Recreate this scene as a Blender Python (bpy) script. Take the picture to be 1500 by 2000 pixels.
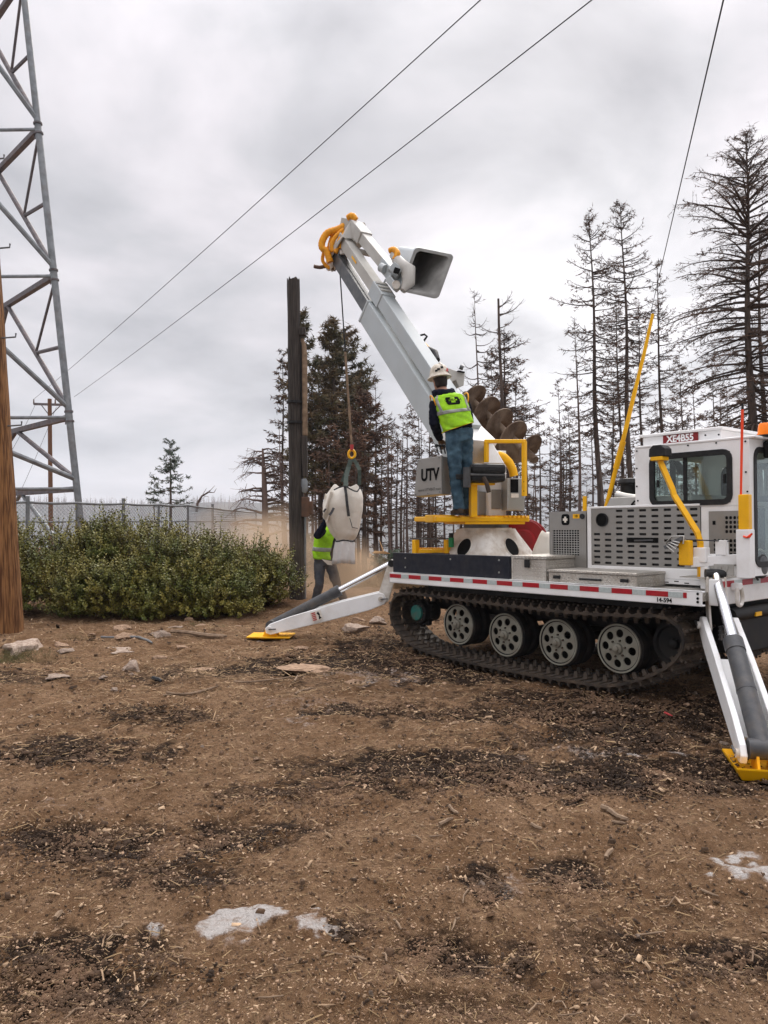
import bpy, bmesh, math, random
import numpy as np
from mathutils import Vector, Matrix, noise as mnoise
R = math.radians
random.seed(7); rng = np.random.default_rng(11)
scene = bpy.context.scene
for o in list(bpy.data.objects): bpy.data.objects.remove(o)
C = scene.collection

# ------------------------------------------------------------ camera
FPX, CAMZ, YH = 1500.0, 1.52, 1015.0        # focal length, eye height, horizon row of the photograph
cd = bpy.data.cameras.new('camera'); cam = bpy.data.objects.new('camera', cd); C.objects.link(cam)
cam.location = (0, 0, CAMZ); cam.rotation_euler = (R(90), 0, 0)
cd.sensor_fit = 'VERTICAL'; cd.sensor_height = 36; cd.lens = 27; cd.shift_y = 15 / 2000
cd.clip_start = .05; cd.clip_end = 20000
scene.camera = cam

# ------------------------------------------------------------ world (overcast sky)
SUN_EL, SUN_AZ = 42, 14                      # azimuth to the right of the view direction
wd = bpy.data.worlds.new('World'); scene.world = wd; wd.use_nodes = True
nt = wd.node_tree; N = nt.nodes; LK = nt.links; N.clear()
def wn(t, **k):
    n = N.new(t)
    for a, b in k.items(): setattr(n, a, b)
    return n
def vmath(op, a, b=None):
    n = wn('ShaderNodeVectorMath', operation=op)
    for i, s in enumerate((a, b)):
        if s is None: continue
        if hasattr(s, 'is_linked') or hasattr(s, 'links'): LK.new(s, n.inputs[i])
        else: n.inputs[i].default_value = s
    return n
def wmath(op, a, b=None, clamp=False):
    n = wn('ShaderNodeMath', operation=op); n.use_clamp = clamp
    for i, s in enumerate((a, b)):
        if s is None: continue
        if hasattr(s, 'links'): LK.new(s, n.inputs[i])
        else: n.inputs[i].default_value = s
    return n.outputs[0]
tc = wn('ShaderNodeTexCoord'); sep = wn('ShaderNodeSeparateXYZ'); LK.new(tc.outputs['Generated'], sep.inputs[0])
zc = wmath('MAXIMUM', sep.outputs[2], 0.0)
den = wmath('ADD', zc, 0.28)
comb = wn('ShaderNodeCombineXYZ')
LK.new(wmath('DIVIDE', sep.outputs[0], den), comb.inputs[0]); LK.new(wmath('DIVIDE', sep.outputs[1], den), comb.inputs[1])
LK.new(wmath('MULTIPLY', sep.outputs[2], 1.2), comb.inputs[2])
n1 = wn('ShaderNodeTexNoise'); n1.inputs['Scale'].default_value = 1.7; n1.inputs['Detail'].default_value = 7
n1.inputs['Roughness'].default_value = .52; n1.inputs['Distortion'].default_value = .35
mp = wn('ShaderNodeMapping'); mp.inputs['Location'].default_value = (0.3, 7.7, 1.5); LK.new(comb.outputs[0], mp.inputs[0]); LK.new(mp.outputs[0], n1.inputs['Vector'])
ramp = wn('ShaderNodeValToRGB'); LK.new(n1.outputs[0], ramp.inputs[0])
cr = ramp.color_ramp; cr.elements[0].position = .34; cr.elements[0].color = (.36, .355, .375, 1)
cr.elements[1].position = .78; cr.elements[1].color = (.92, .90, .91, 1)
e = cr.elements.new(.47); e.color = (.52, .51, .53, 1)
e = cr.elements.new(.58); e.color = (.68, .645, .67, 1)
# the cloud is thinner, so brighter, round the hidden sun's azimuth
gd = Vector((.26, 1, .235)).normalized()
dt = vmath('DOT_PRODUCT', tc.outputs['Generated'], gd).outputs['Value']
gl = wmath('POWER', wmath('MAXIMUM', dt, 0.0), 60.0)
gl = wmath('MULTIPLY', gl, wmath('ADD', wmath('MULTIPLY', n1.outputs[0], 1.5), -.2))
gmix = wn('ShaderNodeMixRGB', blend_type='ADD'); LK.new(wmath('MULTIPLY', gl, .75), gmix.inputs[0]); LK.new(ramp.outputs[0], gmix.inputs[1]); gmix.inputs[2].default_value = (1, .98, .95, 1)
# an overcast dome is brighter towards the zenith
zb = wmath('ADD', wmath('MULTIPLY', wmath('POWER', zc, 5.0), 7.0), 1.0)
zmul = vmath('SCALE', gmix.outputs[0]); LK.new(zb, zmul.inputs['Scale'])
sky = wn('ShaderNodeTexSky', sky_type='NISHITA'); sky.sun_disc = False; sky.sun_elevation = R(SUN_EL); sky.sun_rotation = R(SUN_AZ)
bs = wn('ShaderNodeBackground'); LK.new(sky.outputs[0], bs.inputs[0]); bs.inputs[1].default_value = .06
bc = wn('ShaderNodeBackground'); LK.new(zmul.outputs[0], bc.inputs[0]); bc.inputs[1].default_value = .72
ms = wn('ShaderNodeMixShader'); ms.inputs[0].default_value = .93; LK.new(bs.outputs[0], ms.inputs[1]); LK.new(bc.outputs[0], ms.inputs[2])
wo = wn('ShaderNodeOutputWorld'); LK.new(ms.outputs[0], wo.inputs[0])

# ------------------------------------------------------------ sun behind cloud
sl = bpy.data.lights.new('sun', 'SUN'); sl.energy = 1.4; sl.angle = R(24); sl.color = (1, .95, .88)
so = bpy.data.objects.new('sun', sl); C.objects.link(so)
sd = Vector((math.sin(R(SUN_AZ)) * math.cos(R(SUN_EL)), math.cos(R(SUN_AZ)) * math.cos(R(SUN_EL)), math.sin(R(SUN_EL))))
so.rotation_euler = (-sd).to_track_quat('-Z', 'Y').to_euler()
vs = scene.view_settings; vs.view_transform = 'Standard'; vs.look = 'None'; vs.exposure = 0.74; vs.gamma = 1; vs.use_curve_mapping = False
scene.cycles.volume_bounces = 1
scene.cycles.transparent_max_bounces = 16

# ------------------------------------------------------------ helpers
def P(px, py, Z):                            # a photo pixel at a known distance -> a point in the place
    return Vector(((px - 750) / FPX * Z, Z, CAMZ - (py - YH) / FPX * Z))
TH, TILT = R(50), R(.7)
TRUCK_O = Vector((.86, 8.8, 0))
TM = Matrix.Translation(TRUCK_O) @ Matrix.Rotation(-TH, 4, 'Z') @ Matrix.Rotation(-TILT, 4, 'Y')
TMI = TM.inverted()
def W2L(v): return TMI @ Vector(v)
def PL(px, py, Z): return W2L(P(px, py, Z))
def L(px, py, **k):                          # a photo pixel on a plane of the truck -> truck coordinates
    (a, v), = k.items(); i = 'xyz'.index(a)
    o = TMI @ Vector((0, 0, CAMZ)); d = TMI.to_3x3() @ Vector(((px - 750) / FPX, 1, -(py - YH) / FPX))
    t = (v - o[i]) / d[i]; return o + t * d

def props(o, label=None, cat=None, group=None, kind=None):
    if label: o['label'] = label
    if cat: o['category'] = cat
    if group: o['group'] = group
    if kind: o['kind'] = kind
    return o
def empty(name, loc=(0, 0, 0), label=None, cat=None, group=None, rz=0):
    o = bpy.data.objects.new(name, None); C.objects.link(o); o.location = loc; o.rotation_euler = (0, 0, rz); o.empty_display_size = .2
    return props(o, label, cat, group)
def link(name, me, parent=None):
    o = bpy.data.objects.new(name, me); C.objects.link(o)
    if parent is not None: o.parent = parent
    return o
def box_uv(me):
    uv = me.uv_layers.new(name='UVMap')
    n = len(me.loops); co = np.empty(len(me.vertices) * 3); me.vertices.foreach_get('co', co); co = co.reshape(-1, 3)
    vi = np.empty(n, dtype=np.int32); me.loops.foreach_get('vertex_index', vi)
    pn = np.empty(len(me.polygons) * 3); me.polygons.foreach_get('normal', pn); pn = np.abs(pn.reshape(-1, 3))
    lt = np.empty(len(me.polygons), dtype=np.int32); me.polygons.foreach_get('loop_total', lt)
    ax = np.repeat(pn.argmax(1), lt); c = co[vi]
    u = np.where(ax == 0, c[:, 1], c[:, 0]); v = np.where(ax == 2, c[:, 1], c[:, 2])
    uv.data.foreach_set('uv', np.stack([u, v], 1).ravel())

class MB:
    def __init__(s): s.v = []; s.f = []
    def add(s, vs, fs):
        b = len(s.v); s.v.extend([tuple(v) for v in vs]); s.f.extend([tuple(i + b for i in f) for f in fs]); return s
    def hexa(s, p):                          # 8 corners: bottom 4 then top 4, both counter-clockwise
        return s.add(p, [(3, 2, 1, 0), (4, 5, 6, 7), (0, 1, 5, 4), (1, 2, 6, 5), (2, 3, 7, 6), (3, 0, 4, 7)])
    def box(s, lo, hi):
        (a, b, c), (d, e, f) = lo, hi
        return s.hexa([(a, b, c), (d, b, c), (d, e, c), (a, e, c), (a, b, f), (d, b, f), (d, e, f), (a, e, f)])
    def obox(s, c, ax, sz):                  # oriented box: centre, three unit axes, full sizes
        c = Vector(c); x, y, z = [Vector(a) * (w / 2) for a, w in zip(ax, sz)]
        return s.hexa([c - x - y - z, c + x - y - z, c + x + y - z, c - x + y - z, c - x - y + z, c + x - y + z, c + x + y + z, c - x + y + z])
    def beam(s, p, q, w, h, up=(0, 0, 1), w2=None, h2=None):
        p, q = Vector(p), Vector(q); d = (q - p).normalized(); sd_ = d.cross(Vector(up))
        if sd_.length < 1e-4: sd_ = d.cross(Vector((1, 0, 0)))
        sd_.normalize(); u = sd_.cross(d)
        w2 = w if w2 is None else w2; h2 = h if h2 is None else h2
        def r(c, w, h): return [c - sd_ * w / 2 - u * h / 2, c + sd_ * w / 2 - u * h / 2, c + sd_ * w / 2 + u * h / 2, c - sd_ * w / 2 + u * h / 2]
        a, b = r(p, w, h), r(q, w2, h2)
        return s.add(a + b, [(0, 1, 2, 3), (7, 6, 5, 4), (1, 0, 4, 5), (2, 1, 5, 6), (3, 2, 6, 7), (0, 3, 7, 4)])
    def tube(s, pts, r, n=8, cap=True, closed=False):
        pts = [Vector(p) for p in pts]; m = len(pts)
        if not hasattr(r, '__len__'): r = [r] * m
        d0 = (pts[1] - pts[0]).normalized()
        u = d0.cross(Vector((0, 0, 1)))
        if u.length < .05: u = d0.cross(Vector((1, 0, 0)))
        u.normalize(); b = len(s.v)
        for i, p in enumerate(pts):
            if closed: d = pts[(i + 1) % m] - pts[i - 1]
            else: d = pts[min(i + 1, m - 1)] - pts[max(i - 1, 0)]
            d = d.normalized() if d.length > 1e-9 else d0
            u = u - d * u.dot(d); u.normalize(); w = d.cross(u)
            for k in range(n):
                a = 2 * math.pi * k / n; s.v.append(tuple(p + u * (math.cos(a) * r[i]) + w * (math.sin(a) * r[i])))
        for i in range(m if closed else m - 1):
            j = (i + 1) % m
            for k in range(n):
                k2 = (k + 1) % n; s.f.append((b + i * n + k, b + i * n + k2, b + j * n + k2, b + j * n + k))
        if cap and not closed:
            s.f.append(tuple(b + k for k in reversed(range(n)))); s.f.append(tuple(b + (m - 1) * n + k for k in range(n)))
        return s
    def cyl(s, p, q, r, r2=None, n=16): return s.tube([p, q], [r, r if r2 is None else r2], n)
    def lathe(s, o, ax, prof, n=24, cap=True):   # prof: (radius, height along ax)
        o, ax = Vector(o), Vector(ax).normalized(); u = ax.orthogonal().normalized(); w = ax.cross(u); b = len(s.v); m = len(prof)
        for (r, h) in prof:
            for k in range(n):
                a = 2 * math.pi * k / n; s.v.append(tuple(o + ax * h + u * (r * math.cos(a)) + w * (r * math.sin(a))))
        for i in range(m - 1):
            for k in range(n):
                k2 = (k + 1) % n; s.f.append((b + i * n + k, b + i * n + k2, b + (i + 1) * n + k2, b + (i + 1) * n + k))
        if cap:
            s.f.append(tuple(b + k for k in reversed(range(n)))); s.f.append(tuple(b + (m - 1) * n + k for k in range(n)))
        return s
    def prism(s, poly, off):                 # 3-D polygon extruded along a vector
        off = Vector(off); n = len(poly); p = [Vector(q) for q in poly]
        s.add(p + [q + off for q in p], [tuple(reversed(range(n))), tuple(range(n, 2 * n))] + [(i, (i + 1) % n, n + (i + 1) % n, n + i) for i in range(n)]); return s
    def rings(s, rs, cap=True):              # loft through closed rings of equal length
        n = len(rs[0]); b = len(s.v)
        for r in rs: s.v.extend([tuple(p) for p in r])
        for i in range(len(rs) - 1):
            for k in range(n):
                k2 = (k + 1) % n; s.f.append((b + i * n + k, b + i * n + k2, b + (i + 1) * n + k2, b + (i + 1) * n + k))
        if cap: s.f.append(tuple(b + k for k in reversed(range(n)))); s.f.append(tuple(b + (len(rs) - 1) * n + k for k in range(n)))
        return s
    def mesh(s, name, mat):
        me = bpy.data.meshes.new(name); me.from_pydata(s.v, [], s.f); me.update()
        if mat: me.materials.append(mat)
        return me
    def build(s, name, mat, parent=None, smooth=None, bev=0, uv=False, fix=True):
        me = s.mesh(name, mat)
        if fix:
            bm = bmesh.new(); bm.from_mesh(me); bmesh.ops.recalc_face_normals(bm, faces=bm.faces); bm.to_mesh(me); bm.free()
        if uv: box_uv(me)
        if smooth is not None:
            me.shade_smooth()
            if smooth < 180: me.set_sharp_from_angle(angle=R(smooth))
        o = link(name, me, parent)
        if bev:
            m = o.modifiers.new('bevel', 'BEVEL'); m.width = bev; m.segments = 2; m.limit_method = 'ANGLE'; m.angle_limit = R(40); m.harden_normals = False
        return o
def np_mesh(name, V, F, mat, parent=None, smooth=False):
    me = bpy.data.meshes.new(name); V = np.asarray(V, dtype=np.float32); F = np.asarray(F, dtype=np.int32); k = F.shape[1]
    me.vertices.add(len(V)); me.vertices.foreach_set('co', V.ravel()); me.loops.add(F.size); me.loops.foreach_set('vertex_index', F.ravel())
    me.polygons.add(len(F)); me.polygons.foreach_set('loop_start', np.arange(0, F.size, k, dtype=np.int32))
    me.polygons.foreach_set('loop_total', np.full(len(F), k, dtype=np.int32)); me.update(calc_edges=True)
    if smooth: me.shade_smooth()
    if mat: me.materials.append(mat)
    return link(name, me, parent)
def roundrect(w, h, r, n=5):
    out = []
    for cx, cy, a0 in ((w / 2 - r, h / 2 - r, 0), (-w / 2 + r, h / 2 - r, 90), (-w / 2 + r, -h / 2 + r, 180), (w / 2 - r, -h / 2 + r, 270)):
        for k in range(n):
            a = R(a0 + 90 * k / (n - 1)); out.append((cx + r * math.cos(a), cy + r * math.sin(a)))
    return out
def copy_tree(o, parent=None):
    c = o.copy(); C.objects.link(c)
    if parent is not None: c.parent = parent
    for ch in list(o.children): copy_tree(ch, c)
    return c

# numpy value noise
def vnoise(x, y, seed=0):
    xi, yi = np.floor(x).astype(np.int64), np.floor(y).astype(np.int64); fx, fy = x - xi, y - yi
    fx = fx * fx * (3 - 2 * fx); fy = fy * fy * (3 - 2 * fy)
    def h(a, b):
        n = (a * 374761393 + b * 668265263 + seed * 1442695041) & 0x7fffffff
        n = ((n ^ (n >> 13)) * 1274126177) & 0x7fffffff
        return ((n ^ (n >> 16)) & 0xffff) / 65535.0
    return (h(xi, yi) * (1 - fx) + h(xi + 1, yi) * fx) * (1 - fy) + (h(xi, yi + 1) * (1 - fx) + h(xi + 1, yi + 1) * fx) * fy
def fbm(x, y, oct=4, seed=0, gain=.5):
    t = 0; a = 1; s = 0
    for i in range(oct): t = t + a * vnoise(x * 2 ** i, y * 2 ** i, seed + i * 17); s += a; a *= gain
    return t / s - .5

# ------------------------------------------------------------ materials
def newmat(name):
    m = bpy.data.materials.new(name); m.use_nodes = True; t = m.node_tree; b = t.nodes['Principled BSDF']; return m, t, b
def M(name, c1, c2=None, scale=6, rough=.5, metal=0, bump=0, bscale=60, detail=6, lo=.35, hi=.65, stretch=None, dirt=None, dscale=2.2, damt=.5, spec=.28, trans=None):
    m, t, b = newmat(name); nd, lk = t.nodes, t.links
    b.inputs['Roughness'].default_value = rough; b.inputs['Metallic'].default_value = metal; b.inputs['Specular IOR Level'].default_value = spec
    b.inputs['Base Color'].default_value = (*c1, 1)
    co = nd.new('ShaderNodeTexCoord'); src = co.outputs['Object']
    if stretch:
        mp = nd.new('ShaderNodeMapping'); mp.inputs['Scale'].default_value = stretch; lk.new(src, mp.inputs[0]); src = mp.outputs[0]
    col = None
    if c2 is not None:
        n = nd.new('ShaderNodeTexNoise'); n.inputs['Scale'].default_value = scale; n.inputs['Detail'].default_value = detail; lk.new(src, n.inputs['Vector'])
        mr = nd.new('ShaderNodeMapRange'); mr.inputs['From Min'].default_value = lo; mr.inputs['From Max'].default_value = hi; lk.new(n.outputs[0], mr.inputs[0])
        mx = nd.new('ShaderNodeMixRGB'); mx.inputs[1].default_value = (*c1, 1); mx.inputs[2].default_value = (*c2, 1); lk.new(mr.outputs[0], mx.inputs[0]); col = mx.outputs[0]
    if dirt is not None:
        n = nd.new('ShaderNodeTexNoise'); n.inputs['Scale'].default_value = dscale; n.inputs['Detail'].default_value = 9; n.inputs['Roughness'].default_value = .68; lk.new(co.outputs['Object'], n.inputs['Vector'])
        mr = nd.new('ShaderNodeMapRange'); mr.inputs['From Min'].default_value = .48; mr.inputs['From Max'].default_value = .75; mr.inputs['To Max'].default_value = damt; lk.new(n.outputs[0], mr.inputs[0])
        mx = nd.new('ShaderNodeMixRGB'); mx.inputs[2].default_value = (*dirt, 1); lk.new(mr.outputs[0], mx.inputs[0])
        if col: lk.new(col, mx.inputs[1])
        else: mx.inputs[1].default_value = (*c1, 1)
        col = mx.outputs[0]
    if col: lk.new(col, b.inputs['Base Color'])
    if bump:
        n = nd.new('ShaderNodeTexNoise'); n.inputs['Scale'].default_value = bscale; n.inputs['Detail'].default_value = 5; lk.new(src, n.inputs['Vector'])
        bp = nd.new('ShaderNodeBump'); bp.inputs['Strength'].default_value = min(1, bump); bp.inputs['Distance'].default_value = .01 * max(1, bump); lk.new(n.outputs[0], bp.inputs['Height']); lk.new(bp.outputs[0], b.inputs['Normal'])
    return m
DUST = (.30, .21, .14)
m_white = M('white_paint', (.84, .84, .835), (.77, .77, .755), 3, rough=.38, dirt=(.42, .35, .28), damt=.35)
m_whiteworn = M('worn_white_paint', (.72, .70, .66), (.52, .47, .40), 5, rough=.55, dirt=(.25, .15, .09), damt=.55, dscale=5)
m_boom = M('pale_grey_boom_paint', (.43, .465, .475), (.385, .415, .42), 2, rough=.4, dirt=(.33, .3, .26), damt=.25)
m_fibre = M('beige_fibreglass', (.47, .455, .42), (.40, .385, .35), 3, rough=.5, dirt=(.25, .22, .18), damt=.4)
m_dsteel = M('dark_steel', (.10, .105, .11), (.15, .15, .15), 9, rough=.42, metal=.6, stretch=(1, 1, 1))
m_black = M('black_rubber', (.010, .010, .011), (.02, .02, .02), 20, rough=.55, bump=.2, bscale=200, spec=.25)
m_blackpl = M('dark_board', (.010, .012, .020), (.02, .022, .03), 14, rough=.55, dirt=(.07, .06, .05), damt=.3, dscale=6, spec=.2)
m_yellow = M('yellow_paint', (.88, .46, .004), (.80, .40, .004), 5, rough=.4, dirt=(.40, .22, .05), damt=.3, dscale=6)
m_orange = M('orange_hose', (.80, .34, .01), (.62, .24, .01), 20, rough=.5, bump=.3, bscale=90)
m_track = M('muddy_track_rubber', (.022, .019, .017), (.06, .046, .036), 7, rough=.85, bump=.7, bscale=50, dirt=(.16, .11, .07), damt=.7, dscale=5)
m_cleat = M('muddy_steel_cleat', (.045, .037, .031), (.11, .082, .06), 11, rough=.7, metal=.25, bump=.6, bscale=60)
m_rim = M('olive_grey_rim', (.27, .265, .215), (.20, .19, .155), 7, rough=.55, dirt=(.22, .17, .12), damt=.5, dscale=7)
m_tyre = M('tyre_rubber', (.009, .009, .010), (.028, .023, .019), 8, rough=.8, bump=.3, bscale=80, spec=.2)
m_chassis = M('black_chassis', (.008, .009, .011), (.02, .018, .016), 6, rough=.6, spec=.25)
m_panel = M('grey_metal_panel', (.30, .29, .27), (.26, .25, .23), 4, rough=.38, metal=.55, dirt=(.22, .17, .12), damt=.3)
m_alu = M('brushed_aluminium', (.46, .45, .42), (.38, .37, .34), 5, rough=.33, metal=.75, dirt=(.2, .16, .12), damt=.25)
m_chrome = M('chrome_rod', (.75, .76, .78), rough=.16, metal=1.0)
m_barrel = M('dark_grey_cylinder', (.05, .052, .056), (.075, .075, .075), 14, rough=.42, dirt=(.2, .15, .1), damt=.3, dscale=6)
m_red = M('red_reel', (.26, .012, .014), (.19, .012, .012), 6, rough=.4)
m_tred = M('red_reflective_tape', (.42, .008, .018), (.32, .008, .016), 60, rough=.35, dirt=(.25, .12, .08), damt=.3)
m_twhite = M('silver_reflective_tape', (.47, .52, .51), (.38, .43, .42), 60, rough=.35)
m_teal = M('teal_cover', (.02, .20, .17), (.03, .12, .10), 8, rough=.55, dirt=DUST, damt=.5, dscale=8)
m_rust = M('rusty_auger_steel', (.085, .052, .033), (.21, .155, .11), 5, rough=.72, metal=.15, bump=.6, bscale=35, dirt=(.05, .035, .025), damt=.7, dscale=4)
m_cloth = M('off_white_cloth', (.74, .70, .63), (.66, .61, .53), 5, rough=.9, bump=.6, bscale=14)
m_spout = M('grey_white_cloth', (.64, .62, .60), (.55, .53, .51), 5, rough=.9, bump=.5, bscale=16)
m_strap = M('dark_webbing', (.035, .035, .04), (.06, .06, .06), 30, rough=.8)
m_sling = M('green_webbing', (.045, .065, .055), (.07, .085, .07), 20, rough=.85)
m_ink = M('black_letters_and_holes', (.008, .008, .008), rough=.6, spec=.05)  # lettering black, also painted in for the dark inside of holes
m_galv = M('galvanised_tube', (.25, .265, .275), (.17, .18, .19), 6, rough=.5, metal=.4, dirt=(.16, .12, .10), damt=.5)
m_galvd = M('weathered_brace', (.16, .145, .15), (.09, .08, .085), 6, rough=.6, metal=.3, dirt=(.18, .09, .06), damt=.5)
m_fence = M('dull_galvanised_wire', (.20, .21, .215), (.14, .145, .15), 8, rough=.55, metal=.35)
m_wire = M('black_cable', (.012, .012, .014), rough=.6)
m_polew = M('brown_treated_wood', (.30, .145, .055), (.095, .038, .014), 9, rough=.85, bump=2.0, bscale=16, stretch=(6, 6, .22), lo=.40, hi=.62)
m_poled = M('charred_grey_wood', (.030, .025, .022), (.085, .070, .060), 9, rough=.85, bump=1.6, bscale=18, stretch=(7, 7, .3), lo=.35, hi=.75)
m_farpole = M('far_pole_wood', (.17, .085, .045), (.11, .055, .03), 6, rough=.85, stretch=(5, 5, .4))
m_bark = M('burnt_bark', (.045, .034, .029), (.115, .085, .068), 4, rough=.9, bump=.6, bscale=14, stretch=(3, 3, .6))
m_bark2 = M('pinkish_dead_bark', (.085, .060, .052), (.15, .105, .088), 4, rough=.9, bump=.4, bscale=12, stretch=(3, 3, .6))
m_twig = M('dead_twigs', (.040, .028, .023), (.085, .055, .04), 2.2, rough=.9)
m_need_b = M('brown_dead_needles', (.105, .050, .026), (.055, .032, .02), 1.6, rough=.85)
m_need_g = M('olive_brown_needles', (.050, .052, .022), (.115, .072, .034), .9, rough=.8, lo=.36, hi=.62, spec=.2)
m_need_live = M('live_green_needles', (.035, .055, .032), (.05, .07, .04), 1.5, rough=.75)
m_leaf = M('olive_leaves', (.075, .098, .016), (.22, .185, .036), 2.6, rough=.5, lo=.34, hi=.66)
m_stem = M('shrub_stems', (.09, .05, .03), (.05, .03, .02), 8, rough=.9)
m_dry = M('dry_grass', (.34, .23, .12), (.13, .082, .042), 3, rough=.9)
m_weed = M('green_weed', (.15, .125, .05), (.11, .10, .04), 8, rough=.8)
m_chip = M('pale_wood_chips', (.46, .32, .20), (.14, .085, .048), 9, rough=.85, lo=.38, hi=.58)
m_stick = M('weathered_stick', (.27, .19, .125), (.15, .10, .065), 11, rough=.9, bump=.5, bscale=50)
m_freshwood = M('fresh_cut_wood', (.62, .40, .20), (.50, .28, .12), 10, rough=.8)
m_clod = M('dark_soil_clods', (.024, .014, .008), (.13, .075, .042), 3.2, rough=.95, bump=.6, bscale=60)
m_rock = M('pale_granite', (.44, .35, .28), (.28, .20, .15), 6, rough=.9, bump=1.2, bscale=22, dirt=(.13, .085, .055), damt=.75, dscale=5)
m_rock2 = M('tan_stone', (.42, .28, .185), (.27, .17, .105), 6, rough=.9, bump=1.2, bscale=22, dirt=(.13, .085, .055), damt=.7, dscale=6)
m_vest = M('lime_vest', (.34, .66, .012), (.28, .58, .012), 9, rough=.7, bump=.5, bscale=18, dirt=(.12, .16, .03), damt=.45, dscale=9)
m_vestr = M('vest_reflective_band', (.34, .345, .31), (.25, .255, .23), 12, rough=.4)
m_vesto = M('orange_binding', (.75, .33, .02), rough=.6)
m_hood = M('navy_hoodie', (.006, .007, .015), (.013, .014, .024), 12, rough=.95, bump=.6, bscale=20, spec=.08)
m_jean = M('blue_jeans', (.060, .115, .155), (.022, .05, .075), 9, rough=.85, bump=.8, bscale=16, lo=.35, hi=.65)
m_jean2 = M('grey_jeans', (.075, .085, .10), (.045, .05, .065), 9, rough=.85, bump=.6, bscale=16)
m_skin = M('skin', (.42, .23, .16), (.36, .19, .13), 14, rough=.55)
m_hair = M('dark_hair', (.012, .009, .008), (.03, .02, .016), 60, rough=.6, bump=.6, bscale=120)
m_glove = M('brown_leather', (.13, .075, .04), (.08, .045, .025), 18, rough=.75, bump=.4, bscale=60)
m_hat = M('scuffed_hard_hat', (.66, .61, .52), (.50, .44, .35), 22, rough=.5, dirt=(.16, .10, .07), damt=.8, dscale=16)
m_sred = M('red_sticker', (.40, .04, .04), rough=.5)
m_boot = M('work_boot', (.06, .04, .028), (.035, .025, .018), 14, rough=.8)
m_amber = M('amber_lens', (.95, .22, .01), rough=.2)
m_flag = M('red_orange_rod', (.85, .07, .02), rough=.4)
m_insul = M('insulator_brown', (.10, .05, .03), rough=.4)
def mat_glass():
    m, t, b = newmat('cab_glass'); nd, lk = t.nodes, t.links
    tr = nd.new('ShaderNodeBsdfTransparent'); tr.inputs[0].default_value = (.80, .85, .83, 1)
    gl = nd.new('ShaderNodeBsdfGlossy'); gl.inputs['Roughness'].default_value = .03; gl.inputs[0].default_value = (.9, .95, .95, 1)
    fr = nd.new('ShaderNodeLayerWeight'); fr.inputs[0].default_value = .5
    pw_ = nd.new('ShaderNodeMath'); pw_.operation = 'POWER'; lk.new(fr.outputs['Facing'], pw_.inputs[0]); pw_.inputs[1].default_value = 4
    mr = nd.new('ShaderNodeMath'); mr.operation = 'MULTIPLY_ADD'; lk.new(pw_.outputs[0], mr.inputs[0]); mr.inputs[1].default_value = .6; mr.inputs[2].default_value = .05
    mx = nd.new('ShaderNodeMixShader'); lk.new(mr.outputs[0], mx.inputs[0]); lk.new(tr.outputs[0], mx.inputs[1]); lk.new(gl.outputs[0], mx.inputs[2])
    lk.new(mx.outputs[0], nd['Material Output'].inputs[0]); return m
m_glass = mat_glass()
def mat_tread():
    m, t, b = newmat('diamond_tread_plate'); nd, lk = t.nodes, t.links
    b.inputs['Base Color'].default_value = (.50, .47, .42, 1); b.inputs['Metallic'].default_value = .7; b.inputs['Roughness'].default_value = .36
    uv = nd.new('ShaderNodeUVMap'); mp = nd.new('ShaderNodeMapping'); mp.inputs['Rotation'].default_value = (0, 0, R(45)); mp.inputs['Scale'].default_value = (30, 30, 1)
    lk.new(uv.outputs[0], mp.inputs[0]); sp = nd.new('ShaderNodeSeparateXYZ'); lk.new(mp.outputs[0], sp.inputs[0])
    def mt(op, a, b_=None, c=None):
        n = nd.new('ShaderNodeMath'); n.operation = op
        for i, s in enumerate((a, b_, c)):
            if s is None: continue
            if hasattr(s, 'links'): lk.new(s, n.inputs[i])
            else: n.inputs[i].default_value = s
        return n.outputs[0]
    u = mt('SUBTRACT', mt('FRACT', sp.outputs[0]), .5); v = mt('SUBTRACT', mt('FRACT', sp.outputs[1]), .5)
    par = mt('FLOORED_MODULO', mt('ADD', mt('FLOOR', sp.outputs[0]), mt('FLOOR', sp.outputs[1])), 2.0)
    ip = mt('SUBTRACT', 1.0, par)
    a = mt('ADD', mt('MULTIPLY', u, par), mt('MULTIPLY', v, ip)); c = mt('ADD', mt('MULTIPLY', v, par), mt('MULTIPLY', u, ip))
    e = mt('ADD', mt('POWER', mt('DIVIDE', a, .50), 2.0), mt('POWER', mt('DIVIDE', c, .17), 2.0))
    hgt = mt('MAXIMUM', mt('SUBTRACT', 1.0, e), 0.0); hgt = mt('SQRT', hgt)
    bp = nd.new('ShaderNodeBump'); bp.inputs['Strength'].default_value = 1; bp.inputs['Distance'].default_value = .012; lk.new(hgt, bp.inputs['Height']); lk.new(bp.outputs[0], b.inputs['Normal'])
    no = nd.new('ShaderNodeTexNoise'); no.inputs['Scale'].default_value = 6; no.inputs['Detail'].default_value = 8; lk.new(uv.outputs[0], no.inputs['Vector'])
    mr = nd.new('ShaderNodeMapRange'); mr.inputs['From Min'].default_value = .45; mr.inputs['From Max'].default_value = .7; mr.inputs['To Max'].default_value = .6; lk.new(no.outputs[0], mr.inputs[0])
    inv = mt('SUBTRACT', 1.0, hgt); mk = mt('MULTIPLY', inv, mr.outputs[0])
    mx = nd.new('ShaderNodeMixRGB'); mx.inputs[1].default_value = (.52, .49, .44, 1); mx.inputs[2].default_value = (.20, .15, .10, 1); lk.new(mk, mx.inputs[0]); lk.new(mx.outputs[0], b.inputs['Base Color'])
    ml = mt('SUBTRACT', .75, mt('MULTIPLY', mk, .7)); lk.new(ml, b.inputs['Metallic']); return m
m_tread = mat_tread()

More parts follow.
